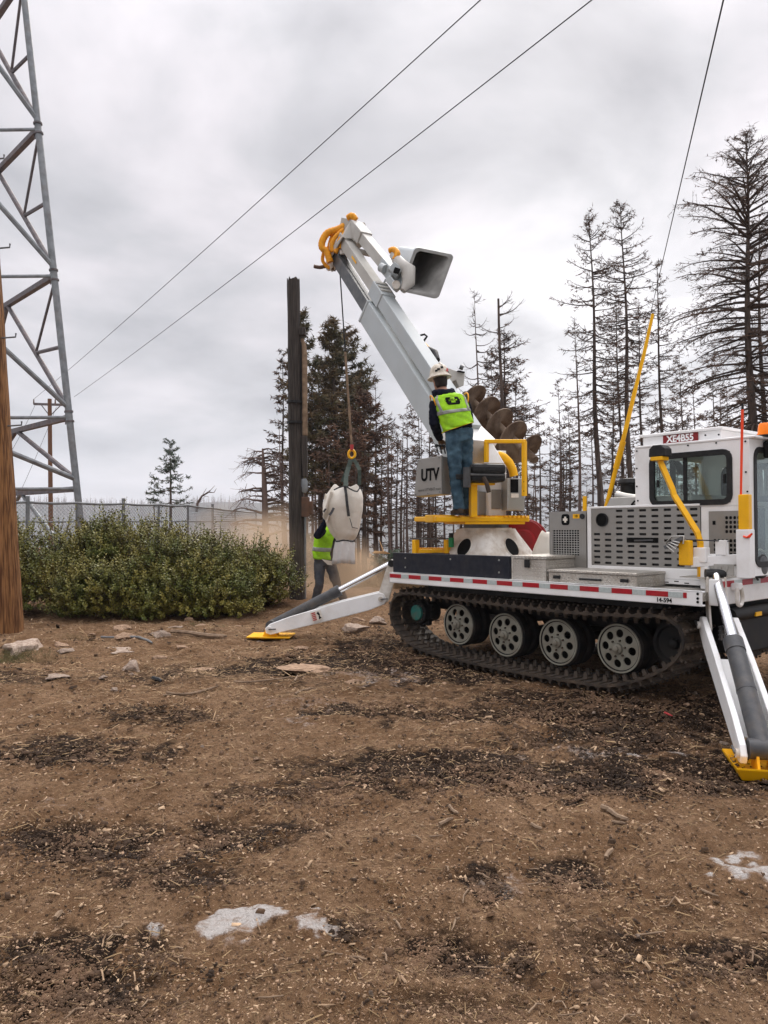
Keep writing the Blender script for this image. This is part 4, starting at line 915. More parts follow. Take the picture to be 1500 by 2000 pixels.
A = L(1155, 995, y=HY); B = L(1368, 992, y=HY); D_ = L(1160, 1104, y=HY)
hx0, hx1, hz0, hz1 = A.x, B.x, D_.z, 1.612
T(MB().box((hx0, HY + .012, .985), (hx1 - .002, 1.62, hz1 - .004)), 'engine_housing', m_chassis)
# white surround
mb = MB(); mb.box((hx0 - .045, HY - .012, .88), (hx0, HY + .03, hz1 + .02)); mb.box((hx0, HY - .012, .94), (hx1, HY + .03, hz0)); mb.box((hx0, HY - .012, hz1), (hx1, HY + .03, hz1 + .02))
T(mb, 'housing_frame', m_white, bev=.004)
T(MB().box((hx0 - .045, HY + .031, 1.60), (hx1, 1.62, hz1 + .018)), 'housing_top', m_panel, bev=.004)
T(MB().box((hx0 - .044, HY + .031, .88), (hx0 - .001, 1.62, 1.60)), 'housing_side', m_white)
mbw = MB(); mbw.box((hx0 + .1, HY - .014, .895), (hx1 + .08, HY + .02, .938)); T(mbw, 'lower_sill', m_white, bev=.003)
for k in range(9): xx = hx0 + .2 + k * .10; T(MB().box((xx, HY - .0145, .905 + .012 * (k % 2)), (xx + .045, HY - .0135, .914 + .012 * (k % 2))), 'slot', m_ink)
ncx, ncz = 9, 10; xs = np.linspace(hx0, hx1, ncx + 1); zs = np.linspace(hz0, hz1, ncz + 1); cw = xs[1] - xs[0]; chh = zs[1] - zs[0]
intake = (hx0 + .105 * 2, hz1 - .125)
def hole(i, j):
    cx, cz = (xs[i] + xs[i + 1]) / 2, (zs[j] + zs[j + 1]) / 2
    if i < 2 and j >= ncz - 4: return None
    if i in (3, 4, 5) and j == ncz - 6: return None
    return (cx - cw * .29, cx + cw * .29, cz - chh * .20, cz + chh * .20)
pn = T(plate_holes(xs, zs, hole, HY - .002, .012), 'slotted_panel', m_panel, fix=False)
T(MB().lathe((hx0 + cw, HY - .004, hz1 - chh * 2), (0, 1, 0), [(.060, -.012), (.068, -.012), (.068, .002)], 24, cap=False), 'intake_ring', m_chassis, pn, smooth=40)
T(MB().cyl((hx0 + cw, HY - .006, hz1 - chh * 2), (hx0 + cw, HY - .0035, hz1 - chh * 2), .064, n=24), 'intake_port', m_ink, pn)
T(MB().box((xs[3] + .02, HY - .008, zs[ncz - 6] + .004), (xs[6] - .03, HY - .0035, zs[ncz - 5] - .004)), 'handle_recess', m_ink, pn, bev=.002)
T(MB().beam((xs[4] - .02, HY - .012, zs[ncz - 6] + chh * .42), (xs[5] + .05, HY - .012, zs[ncz - 6] + chh * .55), .012, .016), 'latch_handle', m_barrel, pn)
# hood on top with grab handle
ha, hb = L(1186, 975, y=HY + .12), L(1350, 975, y=HY + .12)
T(MB().hexa([(ha.x, HY + .10, hz1 + .02), (hb.x, HY + .10, hz1 + .02), (hb.x, 1.5, hz1 + .02), (ha.x, 1.5, hz1 + .02), (ha.x + .02, HY + .14, hz1 + .11), (hb.x, HY + .14, hz1 + .11), (hb.x, 1.46, hz1 + .11), (ha.x + .02, 1.46, hz1 + .11)]), 'hood', m_panel, bev=.008)
hc = (ha.x + hb.x) / 2 - .05; T(MB().tube([(hc - .11, HY + .10, hz1 + .03), (hc - .07, HY + .09, hz1 + .065), (hc + .07, HY + .09, hz1 + .065), (hc + .11, HY + .10, hz1 + .03)], .010, 8), 'hood_handle', m_black, smooth=50)
# air intake pipe and black stack between hood and cab
T(MB().tube([L(1205, 968, y=.75), L(1222, 972, y=.75), L(1240, 974, y=.75), L(1262, 975, y=.75)], [.05, .05, .045, .04], 12), 'exhaust_pipe', m_alu, smooth=40)
T(MB().cyl(L(1229, 966, y=.95), L(1229, 944, y=.95), .09, n=16), 'air_cleaner', m_black, smooth=40)
T(MB().lathe(L(1229, 943, y=.95), (0, 0, 1), [(.11, -.02), (.12, 0), (.10, .04), (.03, .05)], 18), 'air_cleaner_cap', m_black, smooth=40)
# ---- radiator box with wire grille
ra, rb = L(1073, 1000, y=.28), L(1146, 997, y=.28)
rx0, rx1, rz1 = ra.x, rb.x - .01, 1.59
T(MB().box((rx0, .30, .88), (rx1, 1.55, rz1 - .002)), 'radiator_box', m_panel, bev=.004)
gx0, gx1, gz0_, gz1_ = rx0 + .045, rx1 - .085, 1.13, rz1 - .19
mb = MB(); mb.box((rx0, .276, .88), (gx0, .299, rz1)); mb.box((gx1, .276, .88), (rx1, .299, rz1)); mb.box((gx0, .276, gz1_), (gx1, .299, rz1)); mb.box((gx0, .276, .88), (gx1, .299, gz0_))
RF = T(mb, 'radiator_front', m_panel)
T(MB().box((gx0, .296, gz0_), (gx1, .2995, gz1_)), 'radiator_core', m_ink, RF)
mb = MB(); n_ = 10
for k in range(n_ + 1): xx = gx0 + (gx1 - gx0) * k / n_; mb.box((xx - .0035, .284, gz0_), (xx + .0035, .290, gz1_))
for k in range(12): zz = gz0_ + (gz1_ - gz0_) * k / 11; mb.box((gx0, .278, zz - .0035), (gx1, .2835, zz + .0035))
T(mb, 'wire_grille', m_alu, RF)
def badge(c, xax, zax, s, parent, cross=m_panel):
    c, xax, zax = V3(c), V3(xax).normalized(), V3(zax).normalized(); nn = xax.cross(zax)
    T(MB().prism([c + xax * p + zax * q for p, q in roundrect(s, s * 1.15, s * .28)], nn * -.003), 'badge', m_ink, parent, fix=True)
    mb = MB(); mb.obox(c + nn * .002, (xax, nn, zax), (s * .22, .003, s * .62)); mb.obox(c + nn * .0035, (xax, nn, zax), (s * .55, .003, s * .24)); T(mb, 'badge_cross', cross, parent)
badge(((rx0 + rx1) / 2 - .02, .273, rz1 - .085), (1, 0, 0), (0, 0, 1), .10, RF, m_cloth)
T(MB().box((rx1 - .155, .271, rz1 - .075), (rx1 - .075, .2755, rz1 - .03)), 'yellow_sticker', m_yellow, RF); text_mesh('10', .04, basis((rx1 - .115, .2695, rz1 - .052), (1, 0, 0), (0, 0, 1)), m_ink, RF, 'lettering')
T(MB().cyl((rx1 - .04, .268, rz1 - .055), (rx1 - .04, .277, rz1 - .055), .028, n=16), 'filler_cap', m_black, RF)
T(MB().box((rx0 - .05, .35, 1.25), (rx0 - .005, .55, 1.46)), 'side_hose_box', m_black, bev=.01)
# ---- cab: walls with real openings
CY0, CY1 = HY, 1.62; cx0, cx1 = L(1240, 875, y=HY).x, 3.19; cz0, czs, czt = .994, 1.63, 2.178
def frame_wall(outer, inner, f, th):         # one plate with a rectangular opening; f maps (u, v, depth) to a point
    (a, b, c, d), (e, g, h, k) = outer, inner; mb = MB()
    o_ = [(a, c), (b, c), (b, d), (a, d)]; i_ = [(e, h), (g, h), (g, k), (e, k)]
    vs_ = [f(u, v, dd) for dd in (0, th) for (u, v) in o_ + i_]; fs = []
    for q in range(4):
        r = (q + 1) % 4; fs += [(q, r, 4 + r, 4 + q), (8 + r, 8 + q, 12 + q, 12 + r), (4 + q, 4 + r, 12 + r, 12 + q), (r, q, 8 + q, 8 + r)]
    return mb.add(vs_, fs)
wa, wb = L(1272, 893, y=HY), L(1427, 982, y=HY); wx0, wx1, wz0, wz1 = wa.x, wb.x, 1.635, 2.085
CAB = T(frame_wall((cx0, cx1, 1.605, czt), (wx0, wx1, wz0, wz1), lambda u, v, d: (u, CY0 + d, v), .03), 'cab', m_white)
T(frame_wall((cx0, cx1, 1.605, czt), (wx0 + .05, wx1 + .12, wz0 + .03, wz1 - .05), lambda u, v, d: (u, CY1 - d, v), .03), 'far_wall', m_white, CAB)
T(frame_wall((CY0 + .031, CY1 - .031, 1.605, czt), (.42, 1.52, 1.655, 2.10), lambda u, v, d: (cx0 + d, u, v), .03), 'rear_wall', m_white, CAB)
T(MB().box((cx0 + .012, .41, 1.65), (cx0 + .016, 1.53, 2.105)), 'rear_window', m_glass, CAB)
T(MB().box((cx0 + .002, .93, 1.656), (cx0 + .028, 1.00, 2.099)), 'rear_window_post', m_black, CAB)
T(frame_wall((CY0 + .031, CY1 - .031, cz0, czt), (CY0 + .10, CY1 - .10, 1.10, 2.08), lambda u, v, d: (cx1 - d, u, v), .03), 'front_wall', m_white, CAB)
T(MB().box((hx1 + .003, CY0 + .002, cz0), (cx1 - .032, CY0 + .03, 1.604)), 'lower_wall', m_white, CAB, bev=.004)
T(MB().box((hx1 + .003, CY1 - .03, cz0), (cx1 - .032, CY1, 1.604)), 'lower_wall', m_white, CAB)
T(MB().box((cx0, CY0 - .008, czt + .001), (cx1 + .06, CY1 + .008, czt + .022)), 'roof_plate', m_white, CAB, bev=.006)
ca = L(1256, 852, y=.42); cb = L(1408, 837, y=.42); zc_ = czt + .022
T(MB().box((ca.x, .42, zc_), (cb.x, 1.5, zc_ + .092)), 'roof_duct', m_white, CAB, bev=.004)
T(MB().box((ca.x - .03, .39, zc_ + .093), (cb.x + .03, 1.53, zc_ + .118)), 'roof_duct_lid', m_white, CAB, bev=.006)
# sign
sg0, sg1 = L(1296, 858, y=.418), L(1364, 853, y=.418); smx = (sg0.x + sg1.x) / 2; smz = zc_ + .048; sgw = sg1.x - sg0.x
SG = T(MB().box((sg0.x, .408, smz - .042), (sg1.x, .4185, smz + .042)), 'number_sign', M('dark_red_sign', (.20, .014, .016), rough=.4), CAB)
text_mesh('XE4B55', .088, basis((smx, .406, smz), (1, 0, 0), (0, 0, 1)), m_white, CAB, 'lettering', bold=.0028, sx=sgw * .93 / (.088 * 3.95))
# windows
def seal(c, xa, za, w, h, r, t, dep, parent):
    c, xa, za = V3(c), V3(xa), V3(za); nn = xa.cross(za); o1, o2 = roundrect(w + t, h + t, r + t * .5), roundrect(w - t, h - t, max(.01, r - t * .5)); n = len(o1)
    vs_ = [c + xa * p + za * q + nn * dd for dd in (dep, -dep) for lst in (o1, o2) for p, q in lst]; fs = []
    for i in range(n):
        j = (i + 1) % n; fs += [(i, j, n + j, n + i), (2 * n + j, 2 * n + i, 3 * n + i, 3 * n + j), (n + i, n + j, 3 * n + j, 3 * n + i), (j, i, 2 * n + i, 2 * n + j)]
    return T(MB().add(vs_, fs), 'window_seal', m_black, parent, smooth=40)
wc = ((wx0 + wx1) / 2, CY0 + .004, (wz0 + wz1) / 2); ww, wh = wx1 - wx0, wz1 - wz0
WN = T(MB().box((wx0 + .01, CY0 + .013, wz0 + .01), (wx1 - .01, CY0 + .017, wz1 - .01)), 'side_window', m_glass, CAB)
seal(wc, (1, 0, 0), (0, 0, 1), ww - .01, wh - .01, .06, .05, .014, CAB)
T(MB().box((wc[0] - .06, CY0 + .004, wz0 + .02), (wc[0] - .03, CY0 + .022, wz1 - .02)), 'window_mullion', m_black, CAB)
T(MB().box((wx0 + .05, CY0 - .004, wz0 + .16), (wx0 + .075, CY0 + .012, wz0 + .23)), 'window_latch', m_black, CAB, bev=.004); T(MB().box((wx1 - .07, CY0 + .0, wz0 + .17), (wx1 - .05, CY0 + .012, wz0 + .25)), 'window_latch', m_black, CAB, bev=.004)
FWN = T(MB().box((wx0 + .06, CY1 - .02, wz0 + .03), (wx1 + .11, CY1 - .016, wz1 - .06)), 'far_window', m_glass, CAB)
seal((wc[0] + .085, CY1 - .03, wc[2]), (1, 0, 0), (0, 0, 1), ww + .03, wh - .12, .07, .06, .012, CAB)
WS = T(MB().box((cx1 - .022, CY0 + .09, 1.09), (cx1 - .018, CY1 - .09, 2.09)), 'windshield', m_glass, CAB)
seal((cx1 - .006, (CY0 + CY1) / 2, 1.59), (0, 1, 0), (0, 0, 1), CY1 - CY0 - .2, 1.0, .08, .05, .014, CAB)
T(MB().box((cx1 - .02, CY0 + .55, 1.10), (cx1 - .002, CY0 + .60, 2.08)), 'windshield_post', m_black, CAB)
T(MB().box((cx0 + .04, CY0 + .04, 1.50), (cx0 + .35, CY1 - .04, 1.60)), 'cab_shelf', m_chassis, CAB)
ST = T(MB().box((cx0 + .35, .55, 1.35), (cx0 + .75, .95, 1.46)), 'cab_seat', m_black, CAB, bev=.03); T(MB().box((cx0 + .33, .57, 1.46), (cx0 + .42, .93, 1.72)), 'seat_back', m_black, CAB, bev=.03)
T(MB().lathe(L(1326, 915, y=.9), (1, 0, .4), [(.07, 0), (.085, .01), (.07, .02)], 16), 'rear_view_mirror', m_black, CAB, smooth=40)
for (px, py) in ((1244, 881), (1244, 915), (1244, 950), (1246, 978), (1344, 870), (1399, 865), (1456, 862), (1457, 922), (1460, 960), (1404, 849), (1378, 850)):
    p = L(px, py, y=CY0); T(MB().cyl((p.x, CY0 - .006, p.z), (p.x, CY0 + .002, p.z), .008, n=8), 'rivet', m_ink, CAB)
# lower side grilles under the window
ga, gb = L(1385, 1000, y=CY0), L(1470, 1090, y=CY0); gx0, gx1 = ga.x, min(gb.x, cx1 - .04); zA, zB = 1.08, 1.56
T(MB().box((gx0, CY0 - .0035, zA), (gx1, CY0 - .0005, zB)), 'grille_backing', m_ink, CAB)
nx, nz = 9, 12; xs = np.linspace(gx0, gx1, nx + 1); zs = np.linspace(zA, zB, nz + 1); c1_, c2_ = xs[1] - xs[0], zs[1] - zs[0]
def hole2(i, j):
    if j >= nz - 1 or j == 0 or i == 0: return None
    if j >= 7 and i < 4: return None
    if j == 6: return None
    return (xs[i] + c1_ * .14, xs[i + 1] - c1_ * .14, zs[j] + c2_ * .14, zs[j + 1] - c2_ * .14)
T(plate_holes(xs, zs, hole2, CY0 - .008, .004), 'square_hole_grille', m_panel, CAB, fix=False)
T(MB().box((xs[1], CY0 - .012, zs[9]), (xs[2] - .01, CY0 - .0075, zs[10] - .005)), 'recessed_latch', m_ink, CAB)
# beacon, lamp, mirror bracket, headlight at the front
bz = zc_ + .002; bp_ = L(1493, 846, y=.42)
BC = T(MB().lathe((bp_.x - .02, .50, bz), (0, 0, 1), [(.075, 0), (.075, .02), (.07, .02), (.062, .10), (.05, .115)], 18), 'beacon', m_amber, CAB, smooth=40)
T(MB().lathe((bp_.x - .02, .50, bz - .001), (0, 0, 1), [(.082, 0), (.082, .012)], 18), 'beacon_base', m_black, CAB)
T(MB().box((cx1 + .0, .55, 2.02), (cx1 + .12, .72, 2.17)), 'work_lamp', m_black, CAB, bev=.02)
hp = L(1487, 1106, x=3.16)
HL = T(MB().lathe((3.13, hp.y, hp.z), (1, 0, 0), [(.07, -.06), (.105, -.03), (.108, .04), (.10, .05)], 28), 'headlight', m_black, smooth=40)
T(MB().lathe((3.13, hp.y, hp.z), (1, 0, 0), [(.095, .045), (.085, .058), (.03, .066)], 28), 'lens', m_barrel, HL, smooth=40)
T(MB().tube([(3.10, hp.y - .09, hp.z + .06), (3.13, hp.y - .11, hp.z + .12), (3.16, hp.y - .02, hp.z + .15), (3.15, hp.y + .1, hp.z + .12)], .009, 8), 'lamp_guard', m_alu, HL, smooth=50)
T(MB().tube([(3.09, hp.y - .05, 1.10), (3.14, hp.y - .10, 1.02), (3.12, hp.y + .02, .95)], .010, 8), 'lamp_cable', m_black, HL, smooth=50)
# shackle and sticker on the bumper
p = L(1436, 1150, x=3.12); SH = T(MB().box((3.10, p.y - .05, p.z - .01), (3.16, p.y + .06, p.z + .05)), 'tow_eye', m_white, bev=.012)
T(MB().tube([(3.15 + .02 * 0, p.y - .035 + 0, p.z + .01)] + [(3.155, p.y + .005 + .05 * math.cos(R(a)), p.z - .075 + .065 * math.sin(R(a))) for a in range(150, 391, 20)] + [(3.15, p.y + .045, p.z + .01)], .017, 10), 'shackle', m_whiteworn, SH, smooth=60)
p = L(1410, 1157, x=3.10); T(MB().box((3.0985, p.y - .035, p.z - .06), (3.1025, p.y + .03, p.z + .05)), 'sticker', m_cloth); T(MB().box((3.102, p.y - .032, p.z + .02), (3.104, p.y + .027, p.z + .045)), 'sticker_band', m_amber)
# winch bar and step under the bumper
T(MB().cyl((3.05, .2, .66), (3.05, 1.5, .66), .06, n=14), 'winch_bar', m_chassis, smooth=40); T(MB().box((3.0, .55, .63), (3.12, .66, .665)), 'winch_tag', m_yellow)
mb = MB()
for k in range(7): mb.box((3.03, .05 + k * .045, .46), (3.05, .075 + k * .045, .58))
for k in range(4): mb.box((3.028, .04, .465 + k * .035), (3.052, .36, .475 + k * .035))
T(mb, 'step_grate', m_dsteel)
# ---- strap frame beside the front corner, posts and rods
q = L(1395, 1095, y=-.02); fy = -.02
fa, fb_ = L(1349, 1098, y=-.02), L(1456, 1091, y=.16)
T(MB().beam(fa, fb_, .06, .085), 'strap_rail', m_white, bev=.004)
fm = fa.lerp(fb_, .28); T(MB().box((fm.x - .035, fm.y - .03, .892), (fm.x + .035, fm.y + .03, fm.z - .044)), 'strap_rail_leg', m_white, bev=.004)
fm = fa.lerp(fb_, .93); T(MB().box((fm.x - .03, fm.y - .03, .996), (fm.x + .03, fm.y + .03, fm.z - .044)), 'strap_rail_leg', m_white, bev=.004)
fm = fa.lerp(fb_, .58); T(MB().box((fm.x - .045, fm.y - .03, fm.z + .044), (fm.x + .045, fm.y + .03, fm.z + .17)), 'strap_hook_post', m_white, bev=.004)
pp = L(1411, 1112, y=.04); PLT = T(MB().box((pp.x - .11, .03, pp.z - .05), (pp.x + .10, .042, pp.z + .045)), 'stamped_plate', m_alu, bev=.002); text_mesh('UTV', .075, basis((pp.x - .01, .028, pp.z), (1, 0, 0), (0, 0, 1)), m_alu, PLT, 'lettering', ext=.003)
for k in range(9): q = fa.lerp(fb_, .08 + .045 * k); T(MB().lathe((q.x, q.y, q.z + .0435), (0, 0, 1), [(.012, 0), (.012, .012), (.005, .016)], 8), 'bolt', m_white)
ya_ = L(1340, 1060, y=-.06); YP = T(MB().box((ya_.x - .05, -.10, L(1340, 1104, y=-.06).z), (ya_.x + .05, -.03, ya_.z + .02)), 'yellow_post', m_yellow, bev=.008)
RT = T(MB().beam(L(1300, 1070, y=-.12), L(1335, 1050, y=-.12), .05, .03), 'ratchet', m_dsteel, YP)
for k in range(4): T(MB().tube([L(1302 + k * 4, 1066 - k * 3, y=-.15), L(1316 + k * 4, 1078 - k * 6, y=-.15)], .006, 6), 'ratchet_bar', m_alu, YP)
T(MB().tube([L(1300, 1062, y=-.14), L(1312, 1048, y=-.14), L(1336, 1047, y=-.14), L(1334, 1062, y=-.14)], .007, 6), 'ratchet_handle', m_alu, YP, smooth=60)
T(MB().tube([L(1340, 1054, y=-.07), L(1425, 1057, y=.1)], .006, 6), 'strap', m_strap, YP)
# kinked yellow arm with black cradle
ky = .02; kp = [L(1287, 888, y=ky), L(1291, 905, y=ky), L(1313, 955, y=ky), L(1317, 968, y=ky), L(1362, 1040, y=ky), L(1368, 1060, y=ky), L(1368, 1130, y=ky)]
KA = T(MB().tube(kp, .030, 4), 'boom_rest_arm', m_yellow)
T(MB().prism([kp[0] + V3((-.075, -.05, -.02)), kp[0] + V3((.085, -.05, -.02)), kp[0] + V3((.080, -.05, .05)), kp[0] + V3((.045, -.05, .085)), kp[0] + V3((-.035, -.05, .085)), kp[0] + V3((-.07, -.05, .05))], (0, .13, 0)), 'rest_cradle', m_black, KA, bev=.008)
T(MB().box((kp[0].x - .055, ky - .055, kp[0].z - .055), (kp[0].x + .065, ky + .055, kp[0].z - .021)), 'cradle_plate', m_yellow, KA, bev=.004)
wsk = L(1371, 1067, y=ky); T(MB().box((wsk.x - .06, ky - .04, 1.12), (wsk.x + .055, ky + .035, wsk.z - .01)), 'arm_socket', m_white, KA, bev=.006)
# orange whip in its yellow and white post
oy = .10; ot, ob_ = L(1450, 800, y=oy), L(1447, 966, y=oy)
OP = T(MB().box((ob_.x - .012, oy - .03, 1.40), (ob_.x + .075, oy + .04, ob_.z)), 'whip_post', m_yellow, bev=.008)
T(MB().box((ob_.x - .026, oy - .045, .995), (ob_.x + .09, oy + .05, 1.399)), 'whip_post_sleeve', m_white, OP, bev=.006)
T(MB().tube([ob_ + V3((0, 0, -.02)), ob_.lerp(ot, .5), ot], [.010, .011, .012], 8), 'whip_rod', m_flag, OP, smooth=50)
T(MB().tube([ot, ot + V3((0, 0, .05))], [.010, .006], 8), 'whip_tip', m_black, OP, smooth=50)
rp = L(1459, 1050, y=oy - .05); T(MB().tube([rp + V3((-.03, 0, .01)), rp, rp + V3((.04, 0, .03)), rp + V3((.02, -.01, .0))], .009, 6), 'ribbon', m_flag, OP, smooth=60)
# long yellow rod leaning on the hood and its short neighbour
yy = .75; YR = T(MB().tube([L(1184, 990, y=yy), L(1212, 880, y=yy), L(1241, 760, y=yy)], [.024, .024, .022], 10), 'leaning_rod', m_yellow, smooth=50)
T(MB().tube([L(1203, 915, y=yy), L(1217, 862, y=yy)], .032, 10), 'rod_sleeve', m_yellow, YR, smooth=40)
T(MB().tube([L(1241, 760, y=yy), L(1258, 690, y=yy), L(1275, 613, y=yy)], [.020, .019, .016], 10), 'rod_tip', m_yellow, YR, smooth=50)
T(MB().tube([L(1142, 1000, y=.5), L(1142, 969, y=.5)], .022, 10), 'marker_post', m_yellow, smooth=50)

# ---- turret base
ZT = 9.95
tc_ = PL(950, 1084, ZT); tcx, tcy = tc_.x, tc_.y
def tring(z, w, d): return [V3((tcx + p, tcy + q, z)) for p, q in roundrect(w, d, .12)]
TB_ = T(MB().rings([tring(.875, 1.02, 1.02), tring(1.06, .96, .96), tring(1.38, .62, .62), tring(1.41, .60, .60)]), 'turret_base', m_whiteworn, smooth=35)
T(MB().cyl((tcx, tcy, 1.41), (tcx, tcy, 1.50), .29, n=32), 'slew_ring', m_dsteel, TB_, smooth=40)
T(MB().cyl((tcx, tcy, 1.385), (tcx, tcy, 1.42), .33, n=32), 'ring_flange', m_whiteworn, TB_, smooth=40)
WF = lambda px, py, Z: PL(px, py, Z)
def wdisc(px, py, Z, rx, rz, yaw, mat, name, parent):  # oval access hole facing the camera, proud plate with dark recess
    c = P(px, py, Z); d = V3((math.cos(yaw), math.sin(yaw), 0)); n = 26
    poly = [W2L(c + d * (rx * math.cos(2 * math.pi * k / n)) + V3((0, 0, rz * math.sin(2 * math.pi * k / n)))) for k in range(n)]
    nn = (W2L(c + V3((-math.sin(yaw), math.cos(yaw), 0))) - W2L(c)); T(MB().prism(poly, nn * -.012), name, mat, parent)
# black discs paint the dark of oval openings on the two camera-facing sloping walls of the base
def hw_(z): return np.interp(z, [1.06, 1.38], [.48, .31])
n = 28
for face in (0, 1):
    def fp_(a, r, off):
        u = .01 + r * math.cos(a); z = 1.175 + r * 1.02 * math.sin(a); h = hw_(z) + off
        return V3((tcx + u, tcy - h, z)) if face == 0 else V3((tcx + h, tcy + u, z))
    T(MB().prism([fp_(2 * math.pi * k / n, .108, -.01) for k in range(n)], (0, -.014, .006) if face == 0 else (.014, 0, .006)), 'painted_access_hole', m_ink, TB_)
    T(MB().tube([fp_(2 * math.pi * k / n, .114, .002) for k in range(n)], .009, 6, closed=True), 'hole_rim', m_whiteworn, TB_, smooth=60)
T(MB().tube([(tcx - .12, tcy - .52, 1.18), (tcx - .12, tcy - .52, 1.30)], .035, 10), 'green_valve', M('green_valve', (.02, .18, .06), rough=.5), TB_, smooth=40)
T(MB().tube([(tcx - .12, tcy - .52, 1.30), (tcx - .12, tcy - .52, 1.36)], .03, 10), 'valve_cap', m_black, TB_, smooth=40)
T(MB().beam((tcx - .52, tcy - .58, 1.09), (tcx - .40, tcy - .58, 1.09), .06, .06), 'maroon_valve', M('maroon_paint', (.12, .012, .02), rough=.5), TB_, bev=.006); T(MB().beam((tcx - .40, tcy - .58, 1.09), (tcx - .1, tcy - .58, 1.09), .03, .03), 'valve_shaft', m_black, TB_)
# red cable reel behind
rc = PL(1024, 1058, 10.3); ax_ = V3((.75, -.66, 0)).normalized()
ax_ = V3((.55, -.83, 0)).normalized()
RL = T(MB().lathe(rc, ax_, [(.02, .14), (.29, .14), (.30, .13), (.29, .115), (.13, .105)], 40), 'cable_reel', m_red, smooth=35)
T(MB().lathe(rc, ax_, [(.13, .11), (.13, -.11)], 28), 'reel_drum', m_black, RL, smooth=40)
T(MB().lathe(rc, ax_, [(.13, -.105), (.30, -.115), (.31, -.13), (.30, -.14), (.02, -.14)], 40), 'reel_flange', m_red, RL, smooth=35)
T(MB().lathe(rc, ax_, [(.02, .19), (.15, .185), (.17, .142)], 32), 'reel_hub', m_red, RL, smooth=35)
# white cloth bundle by the radiator
cb_ = PL(1058, 1068, 9.6); mb = MB(); rs_ = []
for i in range(9):
    t = i / 8; z = .885 + .48 * t; w = .17 * (1 - .55 * t); rs_.append([V3((cb_.x + (w + .03 * math.sin(a * 3 + t * 5)) * math.cos(a) + .10 * t, cb_.y + (w * 1.1) * math.sin(a), z + .02 * math.sin(2 * a))) for a in np.linspace(0, 2 * math.pi, 20, endpoint=False)])
mb.rings(rs_); T(mb, 'cloth_cover', m_cloth, smooth=180)
# small yellow stand at the rear of the deck
for px in (813, 875): p = PL(px, 1080, 9.85); T(MB().box((p.x - .05, p.y - .03, .875), (p.x + .02, p.y + .04, .875 + .40)), 'deck_post', m_yellow, bev=.006)
pa, pb_ = PL(815, 1072, 9.9), PL(900, 1074, 10.0); T(MB().beam((pa.x, pa.y, 1.13), (pb_.x, pb_.y, 1.13), .16, .05), 'deck_step', m_yellow, bev=.006)
for k in range(14): q = pa.lerp(pb_, k / 13); T(MB().box((q.x - .012, q.y - .05, 1.156), (q.x + .012, q.y + .05, 1.172)), 'step_tooth', m_yellow)
T(MB().tube([PL(808, 1052, 9.8), PL(880, 1052, 9.9)], .010, 6), 'grab_wire', m_dsteel)

# ---- rotating platform, console, seat: directions of the slewed turret
fwd = V3((-.525, .851, 0)); rgt = V3((.97, .24, 0)).normalized(); bck = V3((.24, -.97, 0)).normalized()
def L3(v): return TMI.to_3x3() @ V3(v)
rgtL, bckL, upL = L3(rgt), L3(bck), L3((0, 0, 1))
def WB(px0, py0, px1, py1, Z, dep, name, mat, parent=None, bev=.006, **k):  # box behind a pixel rectangle, turned with the turret
    c = P((px0 + px1) / 2, (py0 + py1) / 2, Z) - bck * dep / 2; w, h = abs(px1 - px0) / FPX * Z, abs(py1 - py0) / FPX * Z
    return T(MB().obox(W2L(c), (rgtL, bckL, upL), (w, dep, h)), name, mat, parent, bev=bev, **k)
PF = WB(847, 1009, 1042, 1019, 9.45, .95, 'platform', m_yellow, bev=.012)
WB(845, 1005.5, 890, 1020.5, 9.42, .35, 'platform_lip', m_yellow, PF, bev=.012)
WB(905, 1019, 1030, 1024, 9.5, .8, 'platform_frame', m_yellow, PF)
for k in range(16): WB(895 + k * 9, 1006.8, 899 + k * 9, 1009.2, 9.5, .75, 'tread_bar', m_yellow, PF, bev=0)
# console with lettering
c0, c1, c2, c3 = P(816, 897, 9.35), P(862, 890, 9.25), P(862.5, 965, 9.25), P(808, 970, 9.35)
off = V3((.14, .30, 0)); CS = T(MB().hexa([W2L(v) for v in (c3, c2, c2 + off, c3 + off, c0, c1, c1 + off, c0 + off)]), 'control_console', m_panel, bev=.006)
cxa = (c2 - c3).normalized(); cya = V3((.05, 0, 1)); nrm = cxa.cross(V3((0, 0, 1))).normalized()
if nrm.y > 0: nrm = -nrm
tp_ = lambda px, py: P(px, py, 9.30 - (px - 835) * .00185) + nrm * .006
text_mesh('UTV', .20, TMI @ basis(tp_(839, 928), cxa, cya), m_ink, CS, 'lettering', shear=.15, bold=.007, sx=.58)
text_mesh('www.UTVINT.com', .050, TMI @ basis(tp_(839, 956), cxa, cya), M('faded_lettering', (.12, .115, .10), rough=.5), CS, 'lettering', sx=.72)
for (px, py) in ((818, 900), (858, 894), (812, 966), (859, 961), (836, 964)): p = tp_(px, py); T(MB().cyl(W2L(p), W2L(p + nrm * .006), .007, n=8), 'rivet', m_dsteel, CS)
for k in range(3): p = P(856 + k * 7, 886, 9.4); T(MB().tube([W2L(p), W2L(p + V3((-.02, .02, .09)))], .009, 6), 'lever', m_black, CS); T(MB().lathe(W2L(p + V3((-.02, .02, .09))), (0, 0, 1), [(.008, -.01), (.022, .0), (.022, .02), (.008, .03)], 10), 'lever_knob', m_black, CS, smooth=40)
